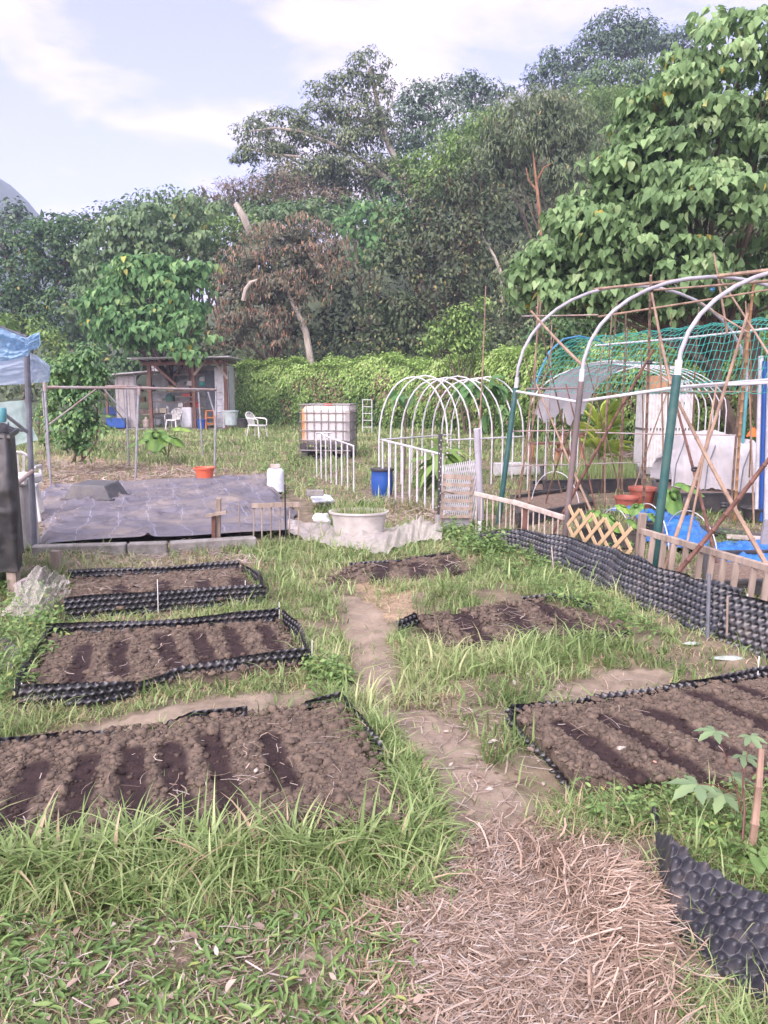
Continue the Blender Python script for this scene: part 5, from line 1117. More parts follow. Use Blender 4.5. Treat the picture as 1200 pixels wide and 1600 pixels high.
# ------------------------------------------------------------------ shed
def shed():
    y0 = 30.6; bl = G(160, 670); 
    t = thing('garden_shed', 'open-fronted timber shed with a pale flat roof, dark brown posts and white back wall', 'shed', (-8.5, 31, 0))
    def X_(px, y=y0): return P(px, 640, y).x
    def Z_(py, y=y0): return P(300, py, y).z
    xl, xr = X_(232), X_(354)
    zr = Z_(562)
    m = MB(); m.bar((X_(211), y0 + 1.0, zr + .03), (X_(366), y0 + 1.0, zr + .10), 3.3, .05); m.build('roof', M_roof, t)
    for k in range(5):
        x = X_(228) + (X_(352) - X_(228)) * k / 4; MB().bar((x, y0 - .55, zr - .06), (x, y0 + 2.5, zr - .06), .06, .09).build('rafter', M_brownwood, t)
    MB().bar((X_(226), y0 - .05, zr - .16), (X_(356), y0 - .05, zr - .10), .09, .16).build('beam', M_brownwood, t)
    for px in (236, 304, 354): MB().box((X_(px), y0, zr / 2 - .1), (.13, .13, zr - .15)).build('post', M_brownwood, t)
    MB().box((X_(285), y0 + 1.5, zr / 2 - .1), (.13, .13, zr - .2)).build('post', M_brownwood, t)
    for a, b, mm in (((306, 586), (326, 562), M_wood), ((358, 592), (337, 562), M_wood), ((244, 570), (278, 602), M_brownwood)):
        MB().bar((X_(a[0]), y0 - .07, Z_(a[1])), (X_(b[0]), y0 - .07, Z_(b[1])), .10, .07, up=(0, 1, 0)).build('brace', mm, t)
    for px in (239, 294):
        b = MB(); x0, x1, z0, z1 = X_(px - 4), X_(px + 5), Z_(582), Z_(571)
        for k in range(3):
            b.bar((x0 + (x1 - x0) * k / 2, y0, z0), (x0 + (x1 - x0) * k / 2, y0, z1), .025, .03, up=(0, 1, 0)); b.bar((x0, y0, z0 + (z1 - z0) * k / 2), (x1, y0, z0 + (z1 - z0) * k / 2), .025, .03)
        b.build('bracket', M_brownwood, t)
    yb = y0 + 2.3
    w = MB(); xa, xb = P(236, 640, yb).x, P(358, 640, yb).x; n = 24
    for k in range(n):
        x = xa + (xb - xa) * (k + .5) / n; w.box((x, yb + .02 * (k % 2), (zr - .15) / 2), ((xb - xa) / n, .03, zr - .15))
    w.build('back_wall', M_tin, t)
    MB().box((P(356, 640, y0 + 1.0).x, y0 + 1.3, zr / 2 - .1), (.05, 2.2, zr - .2)).build('side_wall', M_tin, t)
    MB().box((X_(343), y0 + .55, zr / 2 - .12), (.55, .05, zr - .3)).build('door_panel', mat('pale_door', (.62, .63, .68), rough=.5), t)
    ys = y0 + 1.5
    for z in (Z_(646, ys), Z_(628, ys), Z_(612, ys)):
        MB().box(((P(215, 640, ys).x + P(305, 640, ys).x) / 2, ys, z), (P(305, 640, ys).x - P(215, 640, ys).x, .45, .04)).build('shelf', M_wood, t)
    for z in (Z_(637, ys), Z_(620, ys), Z_(603, ys), Z_(586, ys)):
        MB().box(((P(278, 640, ys).x + P(330, 640, ys).x) / 2, ys - .2, z), (P(330, 640, ys).x - P(278, 640, ys).x, .4, .035)).build('shelf', M_wood, t)
    MB().box(((X_(214) + X_(235)) / 2, y0 + .9, .62), (X_(235) - X_(214), .9, .05)).build('counter', M_wood, t)
    c = MB(); c.box((X_(332), y0 + 1.0, 1.35), (.9, .5, 2.1)); c.build('dark_cabinet', mat('dark_cabinet_blue', (.06, .07, .085), (.1, .11, .13), rough=.6), t)
    # lean-to on the left
    MB().bar((X_(152), y0 + 1.1, Z_(587)), (X_(236), y0 + 1.1, Z_(580)), 2.3, .05).build('lean_to_roof', M_roof, t)
    a = MB(); xa, xb = X_(178), X_(212)
    for k in range(8): a.box((xa + (xb - xa) * (k + .5) / 8, y0 + .3 + .02 * (k % 2), 1.12), ((xb - xa) / 8, .03, 2.1))
    a.build('lean_to_wall', mat('grey_lean_to_wall', (.34, .32, .33), (.26, .24, .25), rough=.7), t)
    MB().box((X_(212), y0 + .2, 1.15), (.07, .07, 2.3)).build('post', M_darksteel, t); MB().box((X_(165), y0 + .2, 1.15), (.09, .09, 2.3)).build('post', M_brownwood, t)
    MB().box(((X_(170) + X_(350)) / 2, y0 + 1.2, .03), (X_(350) - X_(170), 2.6, .06)).build('floor_slab', M_concrete, t)
    return y0, X_, Z_
y0, SX, SZ = shed()
def shed_item(name, label, cat, px, py, yy, w, h, m, shape='box', d=None):
    p = P(px, py, yy); b = MB(); d = d or w
    if shape == 'box': b.box((0, 0, h / 2), (w, d, h), bev=min(w, h) * .08)
    elif shape == 'bucket': b.lathe((0, 0, 0), [(w * .38, 0), (w * .5, h * .92), (w * .54, h * .92), (w * .54, h), (w * .46, h), (w * .34, .03)], 16)
    elif shape == 'jug': b.lathe((0, 0, 0), [(w * .45, 0), (w * .5, h * .1), (w * .5, h * .65), (w * .2, h * .82), (w * .16, h)], 14)
    elif shape == 'bowl': b.lathe((0, 0, 0), [(w * .25, 0), (w * .5, h), (w * .46, h), (w * .2, .02)], 14)
    elif shape == 'crate':
        b.box((0, 0, .015), (w, d, .03))
        for sx in (-1, 1): b.box((sx * (w / 2 - .012), 0, h / 2), (.024, d, h)); b.box((0, sx * (d / 2 - .012), h / 2), (w - .05, .024, h))
        b.box((0, -d / 2, h - .03), (w + .03, .03, .05)); 
    o = b.build(name, m, None, sm=shape in ('bucket', 'jug', 'bowl')); o.location = V3(p); return tag(o, label, cat)
def cm(n_, *c, **k): return mat(n_, *c, **k)
Zg = lambda py, y: P(0, py, y).z
gy_ = lambda px, y: proj(0, y, .06)[1]
def on_floor(px, y): return proj(P(px, 640, y).x, y, .06)[1]
M_cream0 = cm('cream_carton', (.5, .45, .36))
items = [
 ('storage_crate', 'bright blue crate on the ground left of the shed', 'crate', 184, on_floor(184, y0 + .1), y0 + .1, .75, .42, M_blue, 'crate', .5),
 ('storage_crate', 'darker blue crate stacked up behind the bright blue crate', 'crate', 176, 649, y0 + .7, .5, .35, cm('navy_plastic', (.015, .05, .2)), 'crate', .4),
 ('plastic_bucket', 'blue bucket standing at the foot of the orange stool', 'bucket', 316, on_floor(316, y0 - .2), y0 - .2, .42, .38, M_blue, 'bucket', None),
 ('plastic_tub', 'pale grey-green water tub right of the shed', 'tub', 361, 664, y0 - .4, .62, .58, cm('pale_tub', (.42, .50, .50)), 'bucket', None),
 ('plastic_pot', 'black plant pot in the grass between shed and lone chair', 'pot', 379, 668, 26.5, .4, .32, M_black, 'bucket', None),
 ('wood_stump', 'short pale log stump by the left chair under the shed roof', 'log', 229, on_floor(229, y0 + .5), y0 + .5, .3, .45, M_palewood, 'jug', None),
 ('storage_box', 'white panel box standing between the chairs and the front post of the shed', 'box', 294, on_floor(294, y0 + .3), y0 + .3, .42, .85, M_tin, 'box', .3),
 ('storage_box', 'teal box on the upper shelf at the right of the shed', 'box', 321, 603, y0 + 1.1, .42, .16, cm('teal_box', (.03, .30, .27)), 'box', .3),
 ('storage_box', 'clear white box above the teal box in the shed', 'box', 322, 596, y0 + 1.05, .5, .2, cm('clear_box', (.45, .5, .5)), 'box', .3),
 ('storage_box', 'reddish box on the middle shelf behind the front post', 'box', 292, 619.5, y0 + 1.3, .35, .13, cm('red_box', (.35, .07, .06)), 'box', .25),
 ('storage_box', 'brown carton at the left of the middle shelf', 'box', 222, 627.5, y0 + 1.5, .3, .2, cm('carton', (.30, .2, .12)), 'box', .25),
 ('folded_bag', 'green cloth bag on the shelf above the right chair', 'bag', 266, 627.5, y0 + 1.45, .4, .36, cm('bag_green', (.06, .14, .12)), 'jug', None),
 ('storage_box', 'long low brownish box on the lower shelf left of the chairs', 'box', 232, 645.5, y0 + 1.45, .8, .16, cm('mixed_brown', (.30, .17, .12), (.5, .45, .4), scale=12), 'box', .25),
 ('plastic_jug', 'white bottle on the lower shelf by the left chair', 'bottle', 246, 645.5, y0 + 1.4, .16, .3, M_white, 'jug', None),
 ('plastic_jug', 'grey container on the top shelf at the far left of the shed', 'container', 219, 611.5, y0 + 1.5, .3, .3, M_charcoal, 'jug', None),
 ('plastic_jug', 'dark blue jug on the top left shelf of the shed', 'jug', 240, 611.5, y0 + 1.4, .22, .28, cm('jug_blue', (.05, .12, .2)), 'jug', None),
 ('enamel_basin', 'white basin on the middle shelf of the shed', 'basin', 251, 627.5, y0 + 1.4, .36, .12, M_white, 'bowl', None),
 ('enamel_basin', 'small white bowl on the shelf behind the reddish box', 'bowl', 303, 619.5, y0 + 1.35, .24, .1, M_white, 'bowl', None),
 ('storage_box', 'black tool box at the top of the right-hand shelves', 'box', 316, 585.5, y0 + 1.3, .45, .16, M_black, 'box', .25),
 ('storage_box', 'white square tin on the right shelves at chair height', 'box', 283, 636.5, y0 + 1.3, .22, .18, M_white, 'box', .2),
 ('plastic_jug', 'tall white bottle on the lower shelf behind the right chair', 'bottle', 262, 645.5, y0 + 1.35, .18, .34, M_white, 'jug', None),
 ('storage_box', 'cream carton on the shelf between the middle posts', 'box', 256, 645.5, y0 + 1.3, .3, .22, M_cream0, 'box', .25),
 ('storage_box', 'pale green box on the top left shelf', 'box', 254, 611.5, y0 + 1.4, .4, .2, cm('pale_green_box', (.3, .45, .38)), 'box', .25),
 ('storage_box', 'yellowish box on the top left shelf near the middle post', 'box', 268, 611.5, y0 + 1.4, .3, .24, cm('yellow_box', (.5, .4, .2)), 'box', .25),
 ('plastic_jug', 'red canister on the right shelves', 'canister', 309, 636.5, y0 + 1.3, .2, .26, cm('red_canister', (.45, .06, .05)), 'jug', None),
 ('enamel_basin', 'grey cooking pot on the top right shelf', 'pot', 286, 602.5, y0 + 1.3, .34, .16, M_steel, 'bowl', None),
 ('storage_box', 'white carton on the second right shelf', 'box', 298, 602.5, y0 + 1.3, .26, .2, M_white, 'box', .2),
 ('storage_box', 'dark square box beside the white square tin', 'box', 294, 636.5, y0 + 1.3, .24, .2, M_brownwood, 'box', .2)]
for it in items: shed_item(*it)
def stool():
    t = thing('bar_stool', 'tall orange wooden stool at the right of the shed', 'stool', (0, 0, 0)); m = mat('orange_wood', (.55, .20, .05), (.42, .14, .04), rough=.5)
    MB().box((0, 0, .78), (.38, .34, .04), bev=.01).build('seat', m, t)
    for sx in (-1, 1):
        for sy in (-1, 1): MB().bar((sx * .15, sy * .13, .77), (sx * .19, sy * .17, 0), .045, .045).build('leg', m, t)
    b = MB()
    for z in (.25, .5): b.bar((-.17, -.155, z), (.17, -.155, z), .03, .04).bar((-.17, .155, z), (.17, .155, z), .03, .04).bar((-.17, -.15, z + .07), (-.17, .15, z + .07), .03, .04).bar((.17, -.15, z + .07), (.17, .15, z + .07), .03, .04)
    b.build('stretcher', m, t); p = P(329, 660, y0 - .05); t.location = (p.x, y0 - .1, .0); t.rotation_euler = (0, 0, .3)
stool()
def ladder():
    t = thing('step_ladder', 'aluminium ladder leaning against the pale door of the shed', 'ladder', tuple(P(345, 668, y0 + .1)[:2]) + (0,)); b = P(345, 668, y0 + .2)
    m = MB(); 
    for dx in (-.16, .16): m.bar((b.x + dx, y0 - .05, 0), (b.x + dx * .9, y0 + .35, 1.75), .03, .05)
    m.build('rail', M_steel, t); m = MB()
    for k in range(6): m.bar((b.x - .15, y0 - .05 + .4 * (k + .6) / 6.5, .27 * (k + .6)), (b.x + .15, y0 - .05 + .4 * (k + .6) / 6.5, .27 * (k + .6)), .03, .03)
    m.build('rung', M_steel, t)
ladder()
# far white rack behind the water tank
m = MB(); p = G(574, 678); zt = 1.25
for dx in (-.17, .17): m.tube([p + V3((dx, 0, 0)), p + V3((dx, 0, zt))], .018, 6)
for k in range(5): m.tube([p + V3((-.17, 0, .25 + k * .25)), p + V3((.17, 0, .25 + k * .25))], .014, 6)
tag(m.build('pipe_rack', M_pvc, None, sm=True), 'small white pipe rack standing behind the right side of the water tank', 'rack')

# ------------------------------------------------------------------ left: canopy frame, sheets, tarpaulin
pb = G(54, 862); Yp = pb.y
def L_(px, py, Y=None): return P(px, py, Y or Yp)
t = thing('canopy_frame', 'grey pipe canopy frame with one upright post at the left edge', 'canopy frame', (pb.x, pb.y, 0))
MB().tube([pb, L_(47, 700), L_(41, 530)], .028, 10).build('post', M_darksteel, t, sm=True)
MB().tube([L_(-30, 497, Yp - .9), L_(0, 514, Yp - .35), L_(41, 529)], .027, 10).build('rail', M_steel, t, sm=True)
MB().tube([L_(8, 648, Yp - .3), L_(44, 676)], .016, 8).build('brace', M_steel, t, sm=True)
MB().tube([L_(-30, 800, Yp - 1.0), L_(0, 778, Yp - .55), L_(51, 736, Yp - .04)], .020, 8).build('lower_rail', M_rust, t, sm=True)
for px, py in ((5, 516), (29, 524), (39, 529)): MB().tube([L_(px - 3, py - 2, Yp - .25 * (41 - px) / 41), L_(px + 3, py + 1, Yp - .25 * (41 - px) / 41)], .034, 10).build('clamp', M_black, t, sm=True)
def rlump(name, label, cat, p, r, m, flat):
    V, F2, k = lumps(np.array([tuple(p)]), np.array([r])); V[:, 2] = (V[:, 2] - p.z) * flat + p.z; o = np_mesh(name, V, [F2], m, smooth_=False)
    b = o.modifiers.new('bevel', 'BEVEL'); b.width = .02; b.segments = 2; return tag(o, label, cat)
M_bluesheet = mat('blue_translucent_sheet', (.42, .62, .80), (.30, .50, .72), rough=.35, scale=9, bump=.7, bscale=9, transl=.45, alpha=.93)
M_milk = mat('milky_blue_sheet', (.50, .60, .76), (.40, .50, .68), rough=.4, scale=9, bump=.5, bscale=14, transl=.45, alpha=.80)
def sheet_px(name, label, cat, cols, Yf, m, nu=70, nv=40, wr=.03, seed=0, parent=None, n1=5):
    """cols: list of (top px, bottom px) columns on the photo; Yf(u,w) depth"""
    T = np.array([c[0] for c in cols], float); Bm = np.array([c[1] for c in cols], float); s = np.linspace(0, 1, len(cols))
    def fn(U, W):
        a = np.stack([np.interp(U, s, T[:, k]) for k in (0, 1)], -1); b = np.stack([np.interp(U, s, Bm[:, k]) for k in (0, 1)], -1); q = a * (1 - W[..., None]) + b * W[..., None]
        Yd = Yf(U, W) + (fbm(U * n1, W * n1, seed, 4) - .5) * wr * 4 + (fbm(U * n1 * 4, W * n1 * 2.5, seed + 9, 3) - .5) * wr * 1.6
        c, s_ = math.cos(PITCH), math.sin(PITCH); A = (q[..., 0] - 600) / F; B = (800 - q[..., 1]) / F; dy = c + B * s_; dz = -s_ + B * c; tt = Yd / dy
        return np.stack([A * tt, Yd, CAM_H + dz * tt], -1)
    V, Fq = grid_sheet(fn, nu, nv); o = np_mesh(name, V, [Fq], m, parent)
    return tag(o, label, cat) if label else o
sheet_px('plastic_sheet', 'crumpled light blue plastic sheet tied over the canopy rail', 'plastic sheet', [((-60, 498), (-60, 572)), ((0, 512), (0, 565)), ((20, 520), (22, 562)), ((41, 528), (44, 556)), ((52, 522), (47, 548)), ((62, 519), (58, 545)), ((64, 536), (60, 544))], lambda U, W: Yp - .55 * (1 - U) - .06 - .10 * W, M_bluesheet, 80, 44, .05, 3)
sheet_px('plastic_sheet', 'milky blue plastic sheet hanging below the crumpled one with a ragged right end', 'plastic sheet', [((-60, 555), (-60, 600)), ((0, 562), (0, 602)), ((44, 550), (44, 600)), ((58, 556), (56, 598)), ((72, 566), (68, 598)), ((79, 572), (77, 597)), ((74, 582), (76, 596))], lambda U, W: Yp + .08 + .1 * W, M_milk, 80, 30, .02, 8)
# black tarpaulin stack
def tarp_stack(U, W):
    a = np.interp(U, [0, .55, .8, 1], [0, 1, 1.5, 2.2])
    Y0 = G(20, 935).y
    x = np.where(U < .6, np.interp(U, [0, .6], [-1.25, 0]), 0) + np.where(U > .6, .04 * (U - .6), 0); yy = np.where(U < .6, 0, np.interp(U, [.6, 1], [0, .9]))
    ex = P(36, 935, Y0).x; zt = 1.16 + .03 * np.sin(U * 9)
    bulge = .05 * np.sin(W * 3.1) + (fbm(U * 7, W * 3, 4, 4) - .5) * .16
    return np.stack([(ex + x - .02 + bulge * .5) * (Y0 + yy) / Y0 + 0 * U, Y0 + yy - bulge * (U < .6), .16 + zt * (1 - W) * .96 - .14 * np.sin(U * 8) * W * .3], -1)
V, Fq = grid_sheet(tarp_stack, 90, 60); k = V.shape[0]
t = thing('covered_stack', 'tall stack wrapped in a black tarpaulin at the left edge', 'covered stack', tuple(G(0, 935)))
np_mesh('tarpaulin', V, [Fq], M_blackcloth, t)
Y0 = G(20, 935).y; ex = P(36, 935, Y0).x
MB().box((ex - .95, Y0 + .46, .70), (1.16, .78, 1.1), bev=.03).build('bundle', M_charcoal, t)
for dx, dy in ((-.1, .05), (-1.1, .05), (-.1, .8)): MB().box((ex + dx, Y0 + dy + .03, .09), (.07, .07, .2)).build('foot', M_wood, t)
MB().tube([(ex - 1.2, Y0 - .03, 1.30), (ex - .5, Y0 - .04, 1.24), (ex - .01, Y0 + .0, 1.22), (ex - .15, Y0 + .4, 1.24)], .022, 8).build('rolled_edge', M_black, t, sm=True)
crumple('black_bag', 'black bag and odds heaped on top of the covered stack', 'bag', V3((ex - .35, Y0 + .35, 1.24)), .22, .22, .07, M_blackcloth, 12)
MB_ = MB().lathe((0, 0, 0), [(.02, 0), (.03, .02), (.035, .10), (.03, .11)], 12); o = MB_.build('teal_cup', M_teal, None, sm=True); o.location = P(4, 660, Y0 + .2); tag(o, 'teal mesh cup on top of the covered stack at the left edge', 'cup')
# white tub and panel behind the post
m = MB(); p0 = G(38, 868); c = V3((P(46, 860, p0.y + .35).x, p0.y + .35, 0))
M_cream = mat('dirty_white_tub', (.46, .44, .42), (.32, .30, .28), rough=.6, scale=6)
t = thing('foam_box', 'tall white foam box with a flared lid standing behind the canopy post', 'foam box', tuple(c))
MB().box(c + V3((-.03, 0, .33)), (.15, .3, .66), bev=.02).build('box', M_cream, t); MB().box(c + V3((0, 0, .70)), (.22, .36, .09), (0, .1, 0), bev=.02).build('lid', M_white, t)
# small translucent greenhouse far left
sheet_px('cold_frame', 'small pale translucent cloche tent at the far left behind the canopy', 'cloche', [((-20, 632), (-30, 700)), ((4, 628), (8, 694)), ((38, 625), (12, 700)), ((42, 640), (45, 690)), ((40, 642), (60, 688))], lambda U, W: 17.5 + .8 * U - .3 * W, mat('pale_green_film', (.46, .58, .56), (.38, .52, .50), rough=.4, transl=.4, alpha=.85), 40, 20, .03, 5)
# pipe frame
def frame_pipes():
    A, B, C_, D = G(80, 762), G(201, 727), G(211, 752), G(317, 712); Ye = G(335, 738)
    t = thing('pipe_trellis', 'thin rusty pipe frame standing between the shrub and the shed', 'pipe frame', tuple(A))
    def up(g_, px, py): return P(px, py, g_.y)
    tA, tB, tC, tD, tE = up(A, 70, 605), up(B, 197, 607), up(C_, 217, 612), up(D, 310, 611), up(Ye, 338, 609)
    A2 = G(76, 730)
    for g_, tp, m in ((A, tA, M_steel), (A2, P(66, 610, A2.y), M_steel), (B, tB, M_steel), (C_, tC, M_steel), (D, tD, M_steel), (Ye, tE, M_steel)): MB().tube([g_ + V3((0, 0, -.1)), g_.lerp(tp, .5), tp + V3((0, 0, .03))], .020, 8).build('upright', m, t, sm=True)
    MB().tube([tA, tC + V3((0, 0, .06)), tE], .022, 8).build('top_rail', M_rust, t, sm=True)
    MB().tube([P(66, 604, A2.y), tB + V3((0, 0, .05)), tD], .020, 8).build('top_rail', M_rust, t, sm=True)
    apex = tA.lerp(tE, .27)
    MB().tube([P(77, 663, A.y), apex], .012, 6).build('brace', M_rust, t, sm=True)
    MB().tube([apex, P(197, 660, B.y)], .011, 6).build('brace', M_steel, t, sm=True); MB().tube([tA.lerp(tE, .3), P(211, 663, C_.y)], .011, 6).build('brace', M_steel, t, sm=True)
    MB().tube([P(337, 652, Ye.y), P(325, 612, Ye.y)], .016, 6).build('brace', M_steel, t, sm=True)
    MB().lathe(tC + V3((0, 0, -.06)), [(.03, 0), (.03, .12), (.02, .14)], 8).build('coupler', M_rust, t); MB().lathe(tA + V3((0, 0, -.06)), [(.03, 0), (.03, .12), (.02, .14)], 8).build('coupler', M_rust, t)
frame_pipes()
# taro by the pipe frame
M_taro = leafmat('taro_leaf', [(0, (.09, .20, .05)), (.5, (.15, .29, .07)), (1, (.28, .42, .08))], rough=.4, transl=.35)
def taro(name, label, base, lvs, Y, r=.012):
    t = thing(name, label, 'plant', tuple(base))
    for px, py, size, dx, tl in lvs:
        tip = P(px, py, Y); mid = base.lerp(tip, .6) + V3((0, 0, .12)); MB().tube([base, mid, tip], [r, r * .8, r * .5], 6).build('stalk', M_taro_st, t, sm=True)
        a = np.array([tuple(tip)]); C = Cloud()
        # a broad leaf blade with pleats, built on a heart outline
        n = 26; ang = np.linspace(-np.pi, np.pi, n, endpoint=False); rad = size * (.62 + .30 * np.cos(ang) ** 3 - .18 * (np.abs(ang) > 2.8)); 
        d = V3((dx, -.35, -.45 * tl)).normalized(); s_ = d.cross(V3((0, 0, 1))).normalized(); nn = s_.cross(d).normalized()
        V = [tuple(tip)]; rings = (.35, .7, 1.0)
        for q in rings:
            for i_, a_ in enumerate(ang):
                p = tip + d * (math.cos(a_) * rad[i_] * q + .0) + s_ * (math.sin(a_) * rad[i_] * q * .85) + nn * (size * (.10 * q - .25 * q * q + .03 * math.cos(a_ * 7) * q)); V.append(tuple(p))
        F3 = [(0, 1 + i_, 1 + (i_ + 1) % n) for i_ in range(n)]; F4 = [(1 + k_ * n + i_, 1 + k_ * n + (i_ + 1) % n, 1 + (k_ + 1) * n + (i_ + 1) % n, 1 + (k_ + 1) * n + i_) for k_ in (0, 1) for i_ in range(n)]
        np_mesh('leaf', np.array(V), [np.array(F3), np.array(F4)], M_taro, t, rnd=np.clip(.5 + .3 * np.sin(np.arange(len(V)) * 1.7) + rng.normal(0, .05) + (.3 if tl < .5 else 0), 0, 1))
    return t
M_taro_st = mat('taro_stalk', (.16, .26, .07), rough=.5)
taro('taro_plant', 'big-leaved taro plant in the meadow in front of the shed', G(262, 715), [(222, 686, .42, -1, .9), (243, 678, .46, .1, 1), (268, 682, .40, .8, .9), (280, 668, .36, 1, .2), (252, 690, .34, -.3, .8)], 15.9, .016)
# weed-control fabric
def fabric(U, W):
    Q = bil([G(55, 768), G(415, 750), G(492, 838), G(58, 862)], U, W); x, y = Q[..., 0], Q[..., 1]
    w = fbm(x * .6 + y * .5, y * 1.0, 6, 3); r_ = np.abs(fbm(x * .7 + 3, y * 1.5 + .6 * x, 41, 3) - .5)
    Q[..., 2] = .07 + .09 * (w - .45) + .05 * np.exp(-(r_ / .03) ** 1) * smooth(.45, .6, fbm(x, y, 2, 2)) + .16 * np.exp(-np.abs(fbm(x * .45 + y * .9, (y - .28 * x) * 2.2, 88, 3) - .5) / .022) * fbm(x * .8, y * .8, 99, 2) * .55
    e = np.minimum(np.minimum(U * 3.0, (1 - U) * 3.0), W * 1.6 + .3); Q[..., 2] *= smooth(-.02, .12, e); Q[..., 2] += .012
    Q[..., 0] += (fbm(y * 1.2, y * 0 + 2, 9, 3) - .5) * .5 * (U - .5) * 2
    return Q
V, Fq = grid_sheet(fabric, 230, 190); fb = np_mesh('weed_fabric', V, [Fq], M_fabric)
tag(fb, 'large wrinkled purple-grey weed-control fabric spread over the plot behind the left beds', 'ground cloth')
def frag(poly, n, nm, lb):
    pass
straw([(150, 775), (330, 768), (300, 800), (130, 815)], 700, .14, .002, 'straw', 'dry grass scattered on the left of the weed fabric', .16)
straw([(60, 805), (110, 800), (120, 830), (70, 845)], 400, .14, .002, 'straw', 'dry grass heap at the near left corner of the weed fabric', .16)
# kerb slabs along the fabric
for k, (a, b) in enumerate((((52, 868), (198, 864)), ((201, 864), (262, 862)), ((266, 862), (400, 853)))):
    A_, B_ = G(*a), G(*b); A_.z = B_.z = .015
    tag(MB().bar(A_, B_, .12, .17, bev=.012).build('kerb_block', M_concrete), ['long concrete kerb block at the left end of the weed fabric edge', 'short concrete kerb block in the middle of the weed fabric edge', 'concrete kerb block half sunk in weeds right of the short one'][k], 'kerb block')
# overturned grey tub
t = thing('mixing_tub', 'overturned charcoal grey tub on the far left of the weed fabric', 'tub', tuple(G(135, 778)))
c = G(133, 782, .08); m = MB(); rot = Euler((0, 0, R(-8))).to_matrix()
def fr_(x, y, z): return c + rot @ V3((x, y + .30, z))
q = [fr_(*p) for p in ((-.36, -.28, 0), (.38, -.31, 0), (.34, .30, 0), (-.36, .30, 0), (-.22, -.22, .21), (.26, -.25, .20), (.22, .24, .22), (-.26, .24, .22))]
m.add(q, [(3, 2, 1, 0), (0, 1, 5, 4), (1, 2, 6, 5), (2, 3, 7, 6), (3, 0, 4, 7), (4, 5, 6, 7)])
o = m.build('shell', M_charcoal, t); bv = o.modifiers.new('bevel', 'BEVEL'); bv.width = .02; bv.segments = 3
for a, b in (((-.42, -.31), (.46, -.35)), ((.47, -.34), (.41, .35))): pass
m = MB(); m.bar(fr_(-.37, -.29, .012), fr_(.39, -.32, .012), .03, .02).bar(fr_(.385, -.30, .013), fr_(.35, .31, .013), .03, .02); m.build('rim', M_charcoal, t)
def pot(name, label, p, r, h, m, soil=True, cat='pot', rim=.12):
    t = thing(name, label, cat, tuple(p))
    MB().lathe(p, [(r * .72, 0), (r * .96, h * (1 - rim)), (r * 1.07, h * (1 - rim)), (r * 1.08, h), (r * .98, h), (r * .93, h * .88), (r * .66, .04)], 28).build('shell', m, t, sm=True)
    if soil: MB().lathe(p + V3((0, 0, h * .78)), [(r * .01, .01), (r * .5, .012), (r * .92, 0)], 20).build('potting_soil', M_mulch, t)
    return t
pot('plant_pot', 'orange-red plastic pot on the far edge of the weed fabric', G(320, 750, .06), .17, .22, M_orangepot)
# posts, rods and stick rails near the fabric
t = thing('wooden_marker', 'weathered wooden post with a short cross piece in front of the weed fabric', 'wooden post', tuple(G(341, 850)))
MB().bar(G(341, 855, -.05), P(342, 778, G(341, 850).y), .045, .045, up=(0, 1, 0), bev=.004).build('post', M_wood, t)
MB().bar(P(322, 806, G(341, 850).y - .05), P(354, 800, G(341, 850).y - .05), .045, .03, up=(0, 0, 1)).build('cross_piece', M_wood, t); MB().bar(G(334, 852, -.02), P(334, 806, G(341, 850).y - .02), .04, .03, up=(0, 1, 0)).build('side_post', M_brownwood, t)
t = thing('stick_fence', 'low stick fence with a grey top board at the right end of the weed fabric', 'low fence', tuple(G(430, 850)))
Yf_ = G(430, 850).y
MB().bar(P(393, 790, Yf_), P(470, 788, Yf_), .03, .045, up=(0, 0, 1)).build('rail', M_wood, t)
for k, px in enumerate((396, 409, 423, 437, 452, 466)): MB().tube([P(px, 852 if k % 2 else 846, Yf_), P(px + 1, 788, Yf_ + .02)], .008, 6).build('stick', M_wood, t, sm=True)
tube_obj('metal_rod', 'upright black rod beside the stick fence', 'rod', [G(447, 858, -.05), P(445, 757, G(447, 855).y)], .009, M_black)
tube_obj('garden_cane', 'thin brown cane with a knob left of the stick fence', 'cane', [G(375, 838), P(373, 785, G(375, 838).y)], .006, M_wood)
# white jug, bricks, foam
def wrapped(label, px, py, w, h, z0=.0, m=None):
    p = G(px, py, z0); t = thing('wrapped_jug', label, 'wrapped jug', tuple(p))
    prof = [(w * .42, 0), (w * .5, h * .05), (w * .47, h * .2), (w * .51, h * .33), (w * .47, h * .5), (w * .5, h * .68), (w * .48, h * .9), (w * .36, h)]
    o = MB().lathe(p, prof, 20, sx=1, sy=.85).build('jug', m or M_wrap, t, sm=True); return t, p
t, p = wrapped('white plastic-wrapped jug with a brick on top beside the fabric', 431, 769, .27, .37, .02)
tag(MB().box(p + V3((0, 0, .405)), (.14, .09, .055), (0, 0, .2), bev=.004).build('brick', M_palewood), 'pale brick lying on the white wrapped jug', 'brick')
rlump('plastic_bag', 'white bag under the grey brick between jug and small pipe fence', 'bag', G(503, 780, .10), .15, M_wrap, 1.0)
tag(MB().box(G(492, 770, .22), (.22, .13, .07), (0, 0, .25), bev=.005).build('brick', M_concrete), 'grey brick resting on the white bag', 'brick')
rlump('foam_block', 'white folded sheet lump behind the round planter', 'foam lump', G(503, 812, .08), .14, M_white, .9)
tag(MB().box(G(425, 790, .02), (.6, .08, .03), (0, 0, .05)).build('timber_strip', M_palewood), 'pale timber strip lying on the right end of the fabric', 'timber')
tag(MB().box(G(355, 752, .05), (.3, .1, .05), (0, 0, .1)).build('timber_strip', M_palewood), 'short pale timber offcut right of the orange pot', 'timber')
